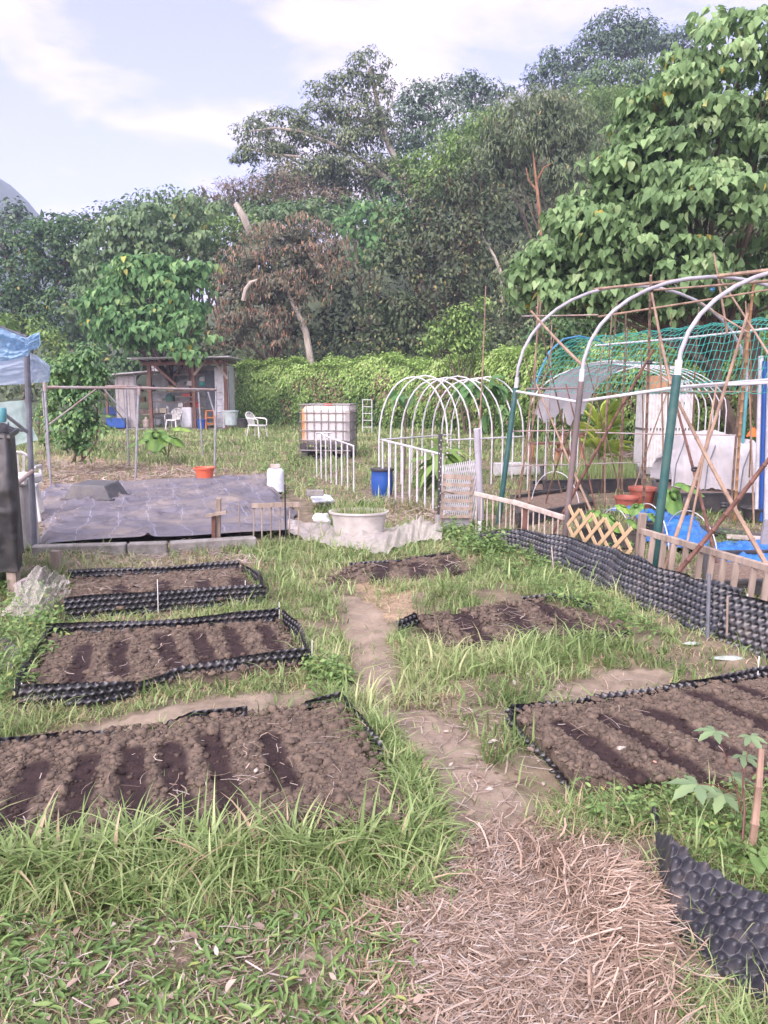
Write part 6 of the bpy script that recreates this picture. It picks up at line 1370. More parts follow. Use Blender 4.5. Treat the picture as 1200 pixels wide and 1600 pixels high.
# planter tub
p = G(561, 843); t = thing('planter_tub', 'off-white round planter tub with grass growing in it', 'planter', tuple(p))
MB().lathe(p, [(.22, 0), (.25, .02), (.29, .285), (.32, .29), (.32, .31), (.30, .31), (.27, .26), (.18, .05)], 30, sx=1.0, sy=.7).build('tub', M_cream, t, sm=True)
MB().lathe(p + V3((0, 0, .2)), [(.01, .06), (.15, .06), (.265, .03)], 20, sx=1.05, sy=.7).build('planting_soil', M_mulch, t)
n = 260; a = rng.uniform(0, 6.28, n); rr = .28 * np.sqrt(rng.random(n)); C = Cloud().add(*blades(p.x + rr * np.cos(a), p.y + rr * .6 * np.sin(a), np.full(n, .23), rng.uniform(.1, .35, n), rng.uniform(0, 6.28, n), rng.uniform(.1, .7, n), np.full(n, .004), 3, False, rng.uniform(.3, 1, n)))
C.build('sprouting_grass', M_grass, t)
# netting
def net_run(U, W):
    s = np.linspace(0, 1, 7); top = np.array([tuple(P(x, y, Y)) for x, y, Y in ((455, 818, 8.6), (500, 822, 8.5), (545, 842, 8.3), (600, 846, 8.1), (625, 822, 8.4), (655, 812, 8.5), (690, 826, 8.4))]); bt_ = np.array([tuple(G(x, y, .03)) for x, y in ((450, 835), (500, 852), (545, 858), (600, 868), (640, 850), (660, 846), (690, 848))])
    A = np.stack([np.interp(U, s, top[:, k]) for k in range(3)], -1); B = np.stack([np.interp(U, s, bt_[:, k]) for k in range(3)], -1); Q = A * (1 - W[..., None]) + B * W[..., None]
    Q[..., 2] = np.maximum(Q[..., 2], .02) + .10 * np.sin(W * 3.1) * (.3 + fbm(U * 6, W * 2, 3, 3)) + .10 * np.abs(fbm(U * 16 + W * 2, W * 2 - U * 6, 23, 2) - .5) + .010 * np.sin(U * 90 + W * 8)
    Q[..., 1] -= .12 * np.sin(W * 3.1); return Q
M_netting2 = mat('folded_netting', (.55, .51, .48), (.42, .39, .37), rough=.8, scale=25, alpha=.5)
V, Fq = grid_sheet(net_run, 170, 40); tag(np_mesh('crop_netting', V, [Fq], M_netting2), 'long run of crumpled pale insect netting in front of the round planter', 'netting')
def net_heap(U, W):
    s = np.linspace(0, 1, 6); top = np.array([tuple(G(x, y, z)) for x, y, z in ((30, 915, .22), (50, 895, .30), (72, 892, .30), (92, 898, .22), (106, 908, .16), (112, 915, .08))]); bt_ = np.array([tuple(G(x, y, .02)) for x, y in ((5, 968), (30, 972), (50, 972), (70, 962), (90, 945), (108, 930))])
    A = np.stack([np.interp(U, s, top[:, k]) for k in range(3)], -1); B = np.stack([np.interp(U, s, bt_[:, k]) for k in range(3)], -1); Q = A * (1 - W[..., None]) + B * W[..., None]
    Q[..., 2] += .05 * np.sin(W * 3.1) * fbm(U * 5, W * 4, 3, 3) + .13 * (np.abs(fbm(U * 8 + W * 2, W * 2 - U * 4, 23, 2) - .5)) - .10 * W * (1 - W) + .012 * np.sin(U * 50 + W * 9); Q[..., 0] += .10 * (fbm(W * 5, U * 3, 31, 3) - .5); return Q
V, Fq = grid_sheet(net_heap, 90, 70); tag(np_mesh('crop_netting', V, [Fq], M_netting), 'heap of pale insect netting draped at the left beside the third bed', 'netting')
tag(MB().bar(G(-5, 1000, .05), G(22, 1045, .02), .14, .03).build('dark_board', M_charcoal), 'dark board lying in the weeds at the left edge', 'board')

# ------------------------------------------------------------------ centre: pipe fences, barrel, hoop tunnel
def pipe_fence(label, base, tops, r=.0125):
    t = thing('pipe_fence', label, 'pipe fence', tuple(base[0])); T_ = []
    n = len(base)
    for b_, tz in zip(base, tops): T_.append(V3((b_.x, b_.y, tz)))
    MB().tube(T_, r * 1.1, 8).build('rail', M_pvc, t, sm=True)
    for b_, tp in zip(base, T_): MB().tube([b_ + V3((0, 0, -.05)), tp], r, 8).build('upright', M_pvc, t, sm=True)
    return t
def between(a, b, n): return [a.lerp(b, k / (n - 1)) for k in range(n)]
b1 = between(G(495, 744), G(553, 768), 8)
tt = pipe_fence('small white pipe fence in front of the water tank', b1, [.80 + .0 * k + (.03 if k == 1 else 0) - .012 * k for k in range(8)])
MB().tube([V3((b1[0].x, b1[0].y, .80)), V3((b1[0].x + .28, b1[0].y + .1, .80))], .0125, 8).build('rail', M_pvc, tt, sm=True)
pipe_fence('larger white pipe fence right of the blue barrel', between(G(598, 775), G(690, 806), 9) , [.84 - .008 * k for k in range(9)], .014)
b2 = G(693, 806); 
t = thing('plastic_barrel', 'open blue plastic barrel in the grass between the pipe fences', 'barrel', tuple(G(597, 772)))
p = G(597, 775); MB().lathe(p, [(.13, 0), (.15, .03), (.165, .15), (.165, .3), (.155, .39), (.16, .40), (.16, .415), (.145, .415), (.14, .2), (.12, .03)], 24).build('shell', M_blue, t, sm=True)
MB().lathe(p + V3((0, 0, .385)), [(.17, 0), (.178, .01), (.178, .03), (.17, .035)], 24).build('rim_band', M_black, t, sm=True)
def tunnel():
    t = thing('hoop_tunnel', 'white pipe hoop tunnel frame without cover, beside the blue barrel', 'tunnel frame', (1.3, 12.6, 0))
    L0, L1, R0, R1 = V3((-.08, 12.0, 0)), V3((1.22, 13.5, 0)), V3((1.02, 11.9, 0)), V3((2.42, 12.9, 0)); H = 1.78; h0 = .78; n = 8
    for k in range(n):
        a, b = L0.lerp(L1, k / (n - 1)), R0.lerp(R1, k / (n - 1)); h = H + .03 * math.sin(k * 2.1)
        pts = [a, a + V3((0, 0, h0 * .8))] + [a.lerp(b, .5 - .5 * math.cos(math.pi * s / 14)) + V3((0, 0, h0 + (h - h0) * math.sin(math.pi * s / 14) ** .92)) for s in range(15)] + [b + V3((0, 0, h0 * .8)), b]
        MB().tube(pts, .0135, 8).build('hoop', M_pvc, t, sm=True)
    for a, b in ((L0, L1), (R0, R1)): MB().tube([a + V3((0, 0, h0)), b + V3((0, 0, h0))], .0135, 8).build('side_rail', M_pvc, t, sm=True)
    MB().tube([L0.lerp(R0, .97) + V3((0, 0, h0 + .02)), R0 + V3((.0, 0, h0 + .02))], .012, 6).build('tie', M_pvc, t)
tunnel()
M_papaya = LM['big2']
def leafy(name, label, cat, centre, r, n, ls, tmpl, m, stem=True, up=.4):
    t = thing(name, label, cat, (centre[0], centre[1], 0)); w = sph(n); pos = np.array(centre) + w * np.array(r) * rng.uniform(.3, 1, (n, 1))
    C = Cloud().add(*leaves(pos, norm(w * .6 + [0, 0, .8]) + rng.normal(0, .3, (n, 3)), w + [0, -.2, -.3], ls * rng.uniform(.6, 1.3, n), tmpl, np.clip(rng.normal(.5, .2, n), 0, .92))); C.build('foliage', m, t)
    if stem: MB().tube([(centre[0], centre[1], -.02), (centre[0] + .03, centre[1], centre[2])], [.02, .012], 6).build('stem', M_bark, t)
    return t
leafy('climbing_plant', 'broad-leaved climber on top of the hoop tunnel', 'plant', tuple(P(752, 605, 13.0)), (.5, .3, .16), 46, .24, 'heart', M_papaya)
leafy('climbing_plant', 'climber shoot hanging on the left side of the hoop tunnel top', 'plant', tuple(P(632, 620, 12.6)), (.22, .2, .16), 14, .2, 'heart', M_papaya)
leafy('climbing_plant', 'squash leaves on the right side of the hoop tunnel', 'plant', tuple(P(770, 640, 13.0)), (.2, .2, .22), 16, .22, 'heart', M_papaya)
leafy('reed_clump', 'clump of tall grass blades behind the larger white pipe fence', 'plant', tuple(P(690, 725, 11)), (.18, .2, .42), 120, .5, 'lance', LM['bright'], False)
# posts and panels by the gate
t = tube_obj('drain_pipe', 'thick upright grey drain pipe by the lattice gate', 'pipe', [G(752, 822, -.05), P(745, 670, G(752, 820).y)], .038, M_greypvc, 14)
def perforated():
    b_, tp = G(686, 822), P(688, 678, G(686, 820).y); t = thing('slotted_post', 'black perforated post left of the lattice gate', 'post', tuple(b_))
    MB().bar(b_, tp, .045, .03, up=(0, 1, 0)).build('upright', M_black, t)
    m = MB()
    for k in range(16): q = b_.lerp(tp, .22 + .76 * k / 16); m.box(q + V3((.008 * (k % 2 * 2 - 1), -.0255, 0)), (.009, .004, .014))
    m.build('slot', M_white, t)
perforated()
def lattice_gate():
    Y = G(715, 815).y + .15; t = thing('lattice_panel', 'white expanding lattice leaning behind the slatted gate', 'lattice', tuple(G(718, 815)))
    m = MB(); tl, tr, bl, br = P(692, 727, Y), P(747, 718, Y), P(692, 812, Y), P(747, 815, Y)
    for k in range(-8, 18):
        for sgn in (1, -1):
            pts = []
            for q in range(5):
                w_ = q / 4; u = (k / 17 + sgn * w_ * .30 + (.0 if sgn > 0 else .30))
                if 0 <= u <= 1: pts.append((tl.lerp(tr, u)).lerp(bl.lerp(br, u), w_) + V3((0, .006 * sgn, 0)))
            if len(pts) > 1: m.tube(pts, .0075, 5)
    m.build('lattice', M_pvc, t, sm=True)
    MB().bar(P(692, 727, Y), P(694, 825, Y), .02, .02, up=(0, 1, 0)).build('edge_bar', M_pvc, t); MB().bar(P(748, 716, Y), P(748, 825, Y), .02, .02, up=(0, 1, 0)).build('edge_bar', M_pvc, t)
lattice_gate()
def slat_panel():
    Y = G(712, 826).y; t = thing('slatted_gate', 'small weathered wooden gate of horizontal slats', 'gate', tuple(G(712, 824)))
    for a, b in (((695, 742), (688, 822)), ((738, 748), (735, 815))): MB().bar(P(*a, Y), P(*b, Y), .035, .03, up=(0, 1, 0), bev=.003).build('stile', M_wood, t)
    for k in range(6): MB().bar(P(692 - k * .9, 744 + k * 12.6, Y - .02), P(739 - k * .5, 747 + k * 12.0, Y - .02), .02, .038 if k else .055, up=(0, 0, 1)).build('slat', M_wood, t)
    MB().tube([P(688, 782, Y - .03), P(685, 775, Y - .06), P(695, 768, Y - .07), P(709, 771, Y - .05)], .006, 6).build('latch_cord', M_black, t, sm=True)
slat_panel()
tag(MB().bar(P(680, 822, 8.35), P(735, 822, 8.35), .03, .26, up=(0, 0, 1), bev=.004).build('grey_board', M_greyboard), 'plain grey board standing at the foot of the slatted gate', 'board')
o = MB().lathe((0, 0, 0), [(.02, 0), (.02, .12), (.05, .13), (.05, .15)], 12).build('pipe_fitting', M_white, None, sm=True); o.location = P(749, 838, 7.9); o.rotation_euler = (math.pi, 0, 0); tag(o, 'small white pipe fitting lying by the end of the dimpled barrier', 'pipe fitting'); o.location.z = .16

# ------------------------------------------------------------------ wooden railings and tan lattice along the barrier
def railing(label, Ya, a, Yb, b, n, bw, hbar, mr, mb, lean=0.0, wd=.05, r=None):
    A_, B_ = P(*a, Ya), P(*b, Yb); t = thing('wooden_railing', label, 'railing', (A_.x, A_.y, 0))
    MB().bar(A_, B_, .035, wd, up=(0, 0, 1), bev=.004).build('rail', mr, t)
    for k in range(n):
        q = A_.lerp(B_, (k + .4) / n); jj = random.Random(k * 7 + n).uniform(-.015, .015)
        MB().bar(q + V3((jj, -.0, -wd / 2)), V3((q.x + lean + jj, q.y + lean * .2, max(q.z - hbar, -.03))), bw, bw * .6, up=(0, 1, 0), bev=.002).build('baluster', mb, t)
    return t
railing('pale wooden railing with thin white bars at the far end of the dimpled barrier', 8.25, (742, 771), 7.75, (806, 786), 7, .014, .42, M_palewood, M_palewood, 0, .045)
railing('second pale wooden railing with thin bars, left of the tan lattice', 7.7, (801, 784), 7.15, (881, 809), 8, .014, .50, M_palewood, M_palewood, 0, .05)
railing('thick-barred weathered wooden railing at the right edge', 6.05, (1000, 829), 4.75, (1215, 892), 11, .040, .42, M_wood, M_wood, -.03, .05)
tag(MB().bar(V3((P(1003, 830, 6.08).x, 6.08, .55)), V3((P(1003, 830, 6.08).x - .02, 6.1, -.02)), .06, .05, up=(0, 1, 0), bev=.005).build('fence_post', M_wood), 'square wooden end post of the thick-barred railing', 'fence post')
tag(MB().bar(V3((P(822, 800, 7.6).x, 7.62, .40)), V3((P(820, 800, 7.6).x, 7.62, -.02)), .06, .05, up=(0, 1, 0), bev=.005).build('fence_post', M_brownwood), 'dark brown square post behind the thin-barred railings', 'fence post')
def tan_lattice():
    t = thing('garden_lattice', 'tan plastic diamond lattice panel stuck between the railings', 'lattice', tuple(G(935, 880))); A_, B_ = P(886, 845, 6.95), P(985, 880, 6.05); A_.z = B_.z = 0
    d = (B_ - A_); L = d.length; d.normalize(); hh = .38; off = d.cross(V3((0, 0, 1))) ; s = .19; m = MB(); m2 = MB()
    def PT(u, v): return A_ + d * u + V3((0, 0, v + .05 + .05 * (1 - u / L)))
    def clip(u0, v0, u1, v1, sl):
        return None
    for k in range(-4, int(L / s) + 2):
        for sg, mm, oo in ((1, m, .004), (-1, m2, -.004)):
            u0 = k * s if sg > 0 else k * s + hh; pts = []
            a, b = (u0, 0.0), (u0 + sg * hh, hh)
            # clip to 0..L
            def cl(p, q):
                (x0, y0_), (x1, y1) = p, q
                if x0 < 0: 
                    if x1 <= 0: return None
                    y0_ += (0 - x0) / (x1 - x0) * (y1 - y0_); x0 = 0
                if x0 > L:
                    if x1 >= L: return None
                    y0_ += (L - x0) / (x1 - x0) * (y1 - y0_); x0 = L
                return (x0, y0_)
            p0 = cl(a, b); p1 = cl(b, a)
            if not p0 or not p1: continue
            P0, P1 = PT(*p0) + off * oo, PT(*p1) + off * oo
            if (P1 - P0).length > .06: mm.bar(P0, P1, .036, .007, up=off)
    m.build('slat_layer', M_tan, t); m2.build('slat_layer', M_tan, t)
tan_lattice()
for lb, a, b, r, mm in (('grey square stake in front of the thick-barred railing', (1106, 1000), (1108, 897), .012, M_darksteel), ('thin brown stake right of the grey square stake', (1136, 1005), (1137, 932), .007, M_wood), ('short white stake behind the brown stake at right', (1161, 975), (1168, 928), .006, M_white), ('thin pale stake pushed into the barrier by the tan lattice', (866, 895), (862, 855), .006, M_palewood)):
    g_ = G(*a); tube_obj('garden_stake', lb, 'stake', [g_ + V3((0, 0, -.03)), P(*b, g_.y)], r, mm, 6)
tag(MB().bar(P(1092, 905, 5.5), P(1106, 932, 5.3), .035, .03, up=(0, 1, 0)).build('broken_stick', M_palewood), 'short broken wood piece leaning at the thick-barred railing', 'stick')
crumple('torn_paper', 'pale mint torn paper flattened in the grass below the barrier', 'paper scrap', G(1140, 1028), .10, .035, .012, mat('mint_paper', (.34, .39, .35), rough=.8), 4, 12)
crumple('torn_paper', 'small pale mint paper scrap left of the larger one', 'paper scrap', G(1082, 1006), .05, .02, .012, mat('mint_paper_small', (.32, .37, .33), rough=.8), 6, 10)

# ------------------------------------------------------------------ greenhouse frame on the right
ax0, ax1, ax2 = V3((1.38, 8.8, 0)), V3((1.84, 7.42, 0)), V3((2.27, 6.1, 0)); pd = V3((.95, .31, 0)).normalized(); W_ = 3.6
gh = thing('greenhouse_frame', 'large uncovered greenhouse frame of white hoops on green and rusty posts', 'greenhouse frame', tuple(ax1))
tops = [P(806, 606, 8.8), P(908, 596, 7.42), P(1058, 586, 6.1)]
for b_, tp, m, r in ((ax0, tops[0], M_green, .031), (ax1, tops[1], M_rustred, .030), (ax2, tops[2], M_green, .036)):
    MB().tube([b_ + V3((0, 0, -.05)), tp], r, 14).build('post', m, gh, sm=True)
    MB().tube([tp + V3((0, 0, -.03)), tp + (tp - b_).normalized() * .12], r * .82, 12).build('sleeve', M_pvc, gh, sm=True)
for i_, (tp, b_) in enumerate(zip(tops, (ax0, ax1, ax2))):
    far = b_ + pd * W_; far.z = 1.55; n = 20; h = (1.25, 1.12, 1.0)[i_]
    pts = [tp.lerp(far, .5 - .5 * math.cos(math.pi * s / n)) + V3((0, 0, h * math.sin(math.pi * s / n) ** .9)) for s in range(n + 1)]
    MB().tube(pts, .0185, 10).build('hoop', M_greyhoop, gh, sm=True)
    MB().tube([V3((far.x, far.y, -.02)), far], .022, 10).build('post', M_teal, gh, sm=True)
MB().tube([tops[0] + V3((0, 0, -.04)), tops[1] + V3((-.02, .05, -.20)), P(1060, 605, 6.9), P(1215, 597, 6.6)], .015, 8).build('side_rail', M_pvc, gh, sm=True)
MB().tube([tops[2] + V3((0, .1, -.1)), P(1240, 590, 7.6)], .013, 8).build('side_rail', M_pvc, gh, sm=True)
# bamboo poles lashed to it
BP = [
 ('long horizontal bamboo ridge pole over the hoops', P(928, 452, 9.2), P(1260, 416, 7.2), .020, M_bamboo),
 ('second bamboo ridge pole just under the long one', P(1000, 455, 9.0), P(1260, 434, 7.3), .014, M_bamboo),
 ('horizontal bamboo pole sloping up below the ridge', P(935, 495, 8.8), P(1230, 448, 7.4), .012, M_bamboo),
 ('grey cane running left from the first bamboo tripod', P(815, 494, 9.3), P(935, 492, 8.9), .009, M_rust),
 ('upright bamboo pole rising at the middle of the hoops', G(1005, 800), P(1017, 430, 7.9), .017, M_bamboo),
 ('upright bamboo pole to the right, leaning over the ridge', P(1136, 520, 8.6), P(1115, 395, 8.6), .013, M_bamboo),
 ('tall orange bamboo pole by the teal pipe', G(1148, 815), P(1178, 440, 7.8), .017, M_bamboo2),
 ('brown bamboo pole beside the tall orange one', G(1141, 812), P(1170, 475, 8.0), .014, M_bamboo),
 ('bamboo pole crossing from the upper left to the second post', P(830, 486, 9.0), P(912, 573, 7.6), .015, M_bamboo),
 ('left slanting pole of the bamboo tripod behind the first post', G(810, 790), P(845, 470, 9.3), .013, M_bamboo),
 ('middle pole of the bamboo tripod behind the first post', G(825, 800), P(841, 462, 9.2), .012, M_bamboo),
 ('right slanting pole of the bamboo tripod behind the first post', G(905, 770), P(838, 480, 9.3), .012, M_bamboo),
 ('thin bamboo upright between first and second post', G(940, 770), P(965, 470, 9.6), .012, M_bamboo),
 ('second thin bamboo upright between first and second post', G(945, 800), P(957, 480, 9.0), .010, M_bamboo),
 ('bamboo upright behind the second post', G(965, 775), P(978, 490, 9.8), .014, M_bamboo),
 ('short bamboo stub beside that upright', G(972, 778), P(981, 512, 9.7), .011, M_bamboo),
 ('long diagonal bamboo brace rising right from the second post base', P(855, 850, 7.9), P(1022, 545, 7.2), .016, M_brownwood),
 ('bamboo brace falling right from the middle pole', P(1018, 455, 7.9), P(1050, 610, 7.0), .015, M_bamboo),
 ('left leg of the crossed poles right of the big green post', P(1062, 812, 5.9), P(1168, 490, 6.6), .016, M_bamboo),
 ('right leg of the crossed poles right of the big green post', P(1205, 890, 5.2), P(1058, 625, 6.3), .018, M_bamboo),
 ('steep pole behind the crossed poles', P(1112, 850, 6.4), P(1048, 600, 6.8), .014, M_brownwood),
 ('thick dark pole crossing the lower right corner of the greenhouse', P(1048, 905, 5.4), P(1215, 700, 5.0), .019, M_brownwood),
 ('thin upright bamboo at the far right behind the crossed poles', G(1178, 820), P(1165, 470, 8.9), .010, M_bamboo),
 ('upright bamboo in front of the row cover', G(1085, 770), P(1092, 480, 10.0), .012, M_bamboo),
 ('upright bamboo behind the second hoop', G(1045, 760), P(1050, 490, 10.2), .011, M_bamboo),
 ('upright bamboo touching the vine wall at right', G(1117, 740), P(1128, 495, 11.0), .012, M_bamboo),
 ('horizontal bamboo behind the net at post-top height', P(1010, 612, 9.6), P(1210, 612, 9.0), .013, M_bamboo),
 ('rusty horizontal bar at the left end of the green net', P(822, 608, 9.0), P(910, 606, 8.6), .014, M_rustred),
 ('short bamboo stub tied upright beside the big green post', G(1035, 850), P(1030, 520, 7.1), .010, M_bamboo),
 ('thin cane leaning across the first hoop', G(800, 800), P(868, 520, 9.2), .009, M_bamboo),
 ('thin cane leaning left from the chives planter', G(880, 780), P(820, 560, 9.6), .008, M_bamboo),
 ('thin cane crossing in front of the dracaena', G(975, 790), P(915, 560, 9.0), .009, M_bamboo),
 ('slim upright cane right of the dracaena', G(1002, 780), P(1000, 520, 9.6), .009, M_bamboo),
 ('long cane slanting behind the white cabinet face', P(1000, 740, 10.5), P(1085, 500, 10.5), .010, M_bamboo),
 ('upright cane just left of the tube bundle', G(1168, 790), P(1172, 520, 8.4), .010, M_bamboo2),
 ('cane rising from the fence into the crossed poles', P(1075, 835, 5.8), P(1120, 600, 6.4), .010, M_bamboo),
 ('thin dark cane leaning on the second post', P(930, 800, 7.8), P(884, 600, 7.9), .009, M_brownwood),
 ('slanting cane in the upper right of the frame', P(1205, 560, 7.2), P(1128, 440, 8.2), .011, M_bamboo),
 ('short crossing cane under the ridge at right', P(1090, 470, 8.0), P(1170, 520, 7.6), .009, M_bamboo),
 ('waist-high horizontal cane across the greenhouse side', P(795, 674, 8.9), P(940, 672, 8.4), .008, M_rust),
 ('second waist-high cane continuing to the right', P(930, 676, 8.6), P(1150, 680, 8.0), .008, M_rust),
 ('low horizontal cane near the planters', P(790, 728, 9.0), P(1000, 722, 9.2), .007, M_rust),
 ('slanting bamboo from the first tripod to the second post foot', P(838, 600, 8.9), P(925, 800, 7.6), .014, M_bamboo),
 ('slanting bamboo crossing the one to the second post foot', G(850, 795), P(903, 640, 8.3), .011, M_bamboo),
 ('leaning bamboo left of the dracaena', P(895, 770, 10.5), P(947, 520, 10.5), .011, M_bamboo),
 ('thin grey upright pole at the far left inside the frame', G(852, 765), P(862, 500, 11), .010, M_rust)]
for lb, a, b, r, m in BP: bamboo('bamboo_pole', lb, a, b, r, m)
bamboo('bamboo_pole', 'single tall bamboo pole standing alone right of the hoop tunnel', G(742, 770), P(759, 447, 11.4), .013, M_bamboo)
for lb, q in (('black cord tie on the middle bamboo pole', P(1017, 452, 7.88)), ('black cord tie where the diagonal brace meets the middle pole', P(1015, 566, 7.2)), ('dark cord tie at the crossing of the lower right poles', P(1131, 789, 5.42)), ('dark cord tie on the crossed poles', P(1085, 733, 6.1)), ('blue cord tie on the ridge poles', P(1113, 452, 8.2))):
    tag(MB().lathe(q, [(.02, -.02), (.028, -.008), (.024, .004), (.028, .012), (.018, .02)], 10).build('cord_tie', M_dark if 'blue' not in lb else M_bluepipe, None, sm=True), lb, 'cord tie')
# blue hoop and green net tunnel
tube_obj('blue_hoop', 'light blue pipe hoop holding up the green net', 'hoop', [P(832, 618, 9.6), P(842, 585, 9.7), P(858, 550, 9.9), P(880, 530, 10.2), P(905, 525, 10.5), P(935, 532, 10.8), P(960, 548, 11.1)], .012, M_bluepipe)
tube_obj('net_rail', 'pale grey pipe along the top of the green net', 'pipe', [P(930, 540, 10.0), P(1080, 527, 9.0), P(1215, 512, 8.2)], .013, M_pvc)
def net_cords():
    def S(u, v):
        # u along, v from lower front edge up and over
        fb_, ft, bk = P(825 + 390 * u, 612 + 2 * u, 9.4 - 1.6 * u), P(870 + 345 * u, 546 - 41 * u, 9.9 - 1.6 * u), P(905 + 330 * u, 530 - 34 * u, 11.2 - 1.3 * u)
        if v < .62:
            w = v / .62; q = fb_.lerp(ft, w); q += V3((-.05, -.16, .04)) * math.sin(math.pi * w)
        else:
            w = (v - .62) / .38; q = ft.lerp(bk, w) + V3((0, 0, .05 * math.sin(math.pi * w)))
        return q + V3((0, 0, .012 * math.sin(u * 60 + v * 7)))
    m = MB(); nu, nv = 46, 11
    for j in range(nv + 1): m.tube([S(k / 60 + .0, j / nv) for k in range(61)], .0035, 4, False)
    for k in range(nu + 4):
        pts = [S(min(max((k - 4 + 4 * j / nv) / nu, 0), 1), j / nv) for j in range(nv + 1)]
        m.tube(pts, .0035, 4, False)
    return tag(m.build('plant_net', M_greennet), 'green plastic plant net stretched along the greenhouse interior', 'net')
net_cords()
# small covered tunnel inside
def small_tunnel():
    t = thing('mini_tunnel', 'small hoop tunnel half covered with a white cloth behind the second post', 'mini tunnel', tuple(G(950, 745)))
    for k in range(7):
        a, b = V3((P(826, 700, 11.6).x + .16 * k, 11.6 + .12 * k, 0)), V3((P(1070, 700, 11.2).x + .17 * k, 11.3 + .14 * k, 0)); pts = [a] + [a.lerp(b, .5 - .5 * math.cos(math.pi * s / 14)) + V3((0, 0, 1.25 + .72 * math.sin(math.pi * s / 14))) for s in range(15)] + [b]
        MB().tube(pts, .010, 6).build('hoop', M_pvc, t, sm=True)
    def fn(U, W):
        a = np.array((P(826, 700, 11.6).x, 11.55, 0)); b = np.array((P(1070, 700, 11.2).x, 11.25, 0)); s = W * 1.35 + .30; y = U
        Q = a * (1 - (.5 - .5 * np.cos(s)))[..., None] + b * (.5 - .5 * np.cos(s))[..., None]; Q = Q + U[..., None] * np.array((.95, .7, 0))
        edge = (1 - W) ** 3
        Q[..., 2] = 1.27 + .72 * np.sin(s) - edge * (.15 + .45 * fbm(U * 7, U * 0, 3, 2)) + .018 * np.abs(np.sin(U * 3.14 * 6)) + .012; return Q
    V, Fq = grid_sheet(fn, 60, 50); np_mesh('cover', V, [Fq], M_thin, t)
small_tunnel()
# dracaena
def dracaena():
    b_ = G(935, 742); t = thing('dracaena_plant', 'lime green strap-leaved plant in front of the vine wall', 'plant', tuple(b_)); Y = b_.y; M_ = leafmat('lime_strap_leaves', [(0, (.20, .30, .05)), (.5, (.34, .44, .08)), (1, (.50, .54, .14))], rough=.4, transl=.35)
    MB().tube([b_, P(938, 680, Y), P(937, 650, Y)], .03, 8).build('stem', M_bark, t, sm=True)
    C = Cloud(); n = 84; a = rng.uniform(0, 6.28, n); lv = rng.random(n) ** .7; z = P(936, 722, Y).z + lv * (P(936, 655, Y).z - P(936, 722, Y).z); x0 = P(937, 690, Y).x
    out = np.stack([np.cos(a), np.sin(a), np.zeros(n)], 1); pos = np.stack([np.full(n, x0), np.full(n, Y), z], 1) + out * .04
    tip = out + np.array([0, 0, 1.]) * (lv * 1.7 - .85)[:, None]; nr = np.array([0, 0, 1.]) + out * -.2 + rng.normal(0, .2, (n, 3)); nr[:, :2] -= out[:, :2] * (lv * 1.2)[:, None]
    C.add(*leaves(pos, nr, tip, rng.uniform(.42, .62, n), 'broad', rng.random(n))).build('leaf_rosette', M_, t)
dracaena()
# bench and stool by the vine wall
def bench(label, p, w, h, rz, m):
    t = thing('wooden_bench', label, 'bench', (0, 0, 0)); MB().box((0, 0, h), (w, .26, .045), bev=.006).build('seat', M_brownwood, t)
    for sx in (-1, 1):
        for sy in (-1, 1): MB().bar((sx * (w / 2 - .06), sy * .09, h), (sx * (w / 2 - .02), sy * .12, 0), .05, .05).build('leg', m, t)
    t.location = p; t.rotation_euler = (0, 0, rz)
M_ow = mat('orange_brown_wood', (.42, .20, .10), (.28, .13, .07), rough=.6)
bench('long low wooden bench behind the first greenhouse post', G(852, 722), .75, .42, .1, M_ow); bench('short wooden stool with orange legs right of the long bench', G(882, 730), .36, .36, .3, M_ow); bench('wooden table end behind the short orange-legged stool', G(892, 716), .55, .58, -.1, M_ow)
# white corrugated cabinet
def cabinet():
    p = G(1037, 732); t = thing('storage_cabinet', 'white ribbed plastic storage cabinet with a grey band, against the vine wall', 'cabinet', tuple(p)); Y = p.y; w = .96; h = 1.55; x0 = p.x - w / 2 + .02
    m = MB(); n = 30
    for k in range(n): m.box((x0 + w * (k + .5) / n, Y + .25 - .018 * (k % 2), h / 2), (w / n, .5, h - .06))
    m.build('body', M_white, t); MB().box((x0 + w / 2, Y + .25, h), (w + .05, .58, .07), bev=.01).build('lid', M_greyboard, t); MB().box((x0 + w / 2, Y + .235, .80), (w + .02, .5, .045)).build('band', M_charcoal, t)
    m = MB()
    for k in range(4): m.box((x0 + .66 + .045 * k, Y - .012, 1.30 + .01 * (k % 2)), (.025, .006, .06), (0, .3 * (k % 3 - 1), 0))
    m.build('scribble', M_dark, t)
    tag(MB().box((x0 + .38, Y + .25, h + .036 + .14), (.50, .3, .28), bev=.008).build('wooden_crate', mat('orange_crate_wood', (.46, .25, .14), (.36, .19, .10), rough=.7)), 'orange-brown wooden box on top of the white ribbed cabinet', 'box')
    c = thing('kitchen_appliance', 'small white box with a dark front window on the right end of the cabinet', 'appliance', (x0 + .84, Y + .2, h + .036)); MB().box((x0 + .84, Y + .25, h + .13), (.20, .2, .19), bev=.01).build('body', M_white, c); MB().box((x0 + .85, Y + .145, h + .14), (.09, .012, .08)).build('window', M_dark, c)
cabinet()
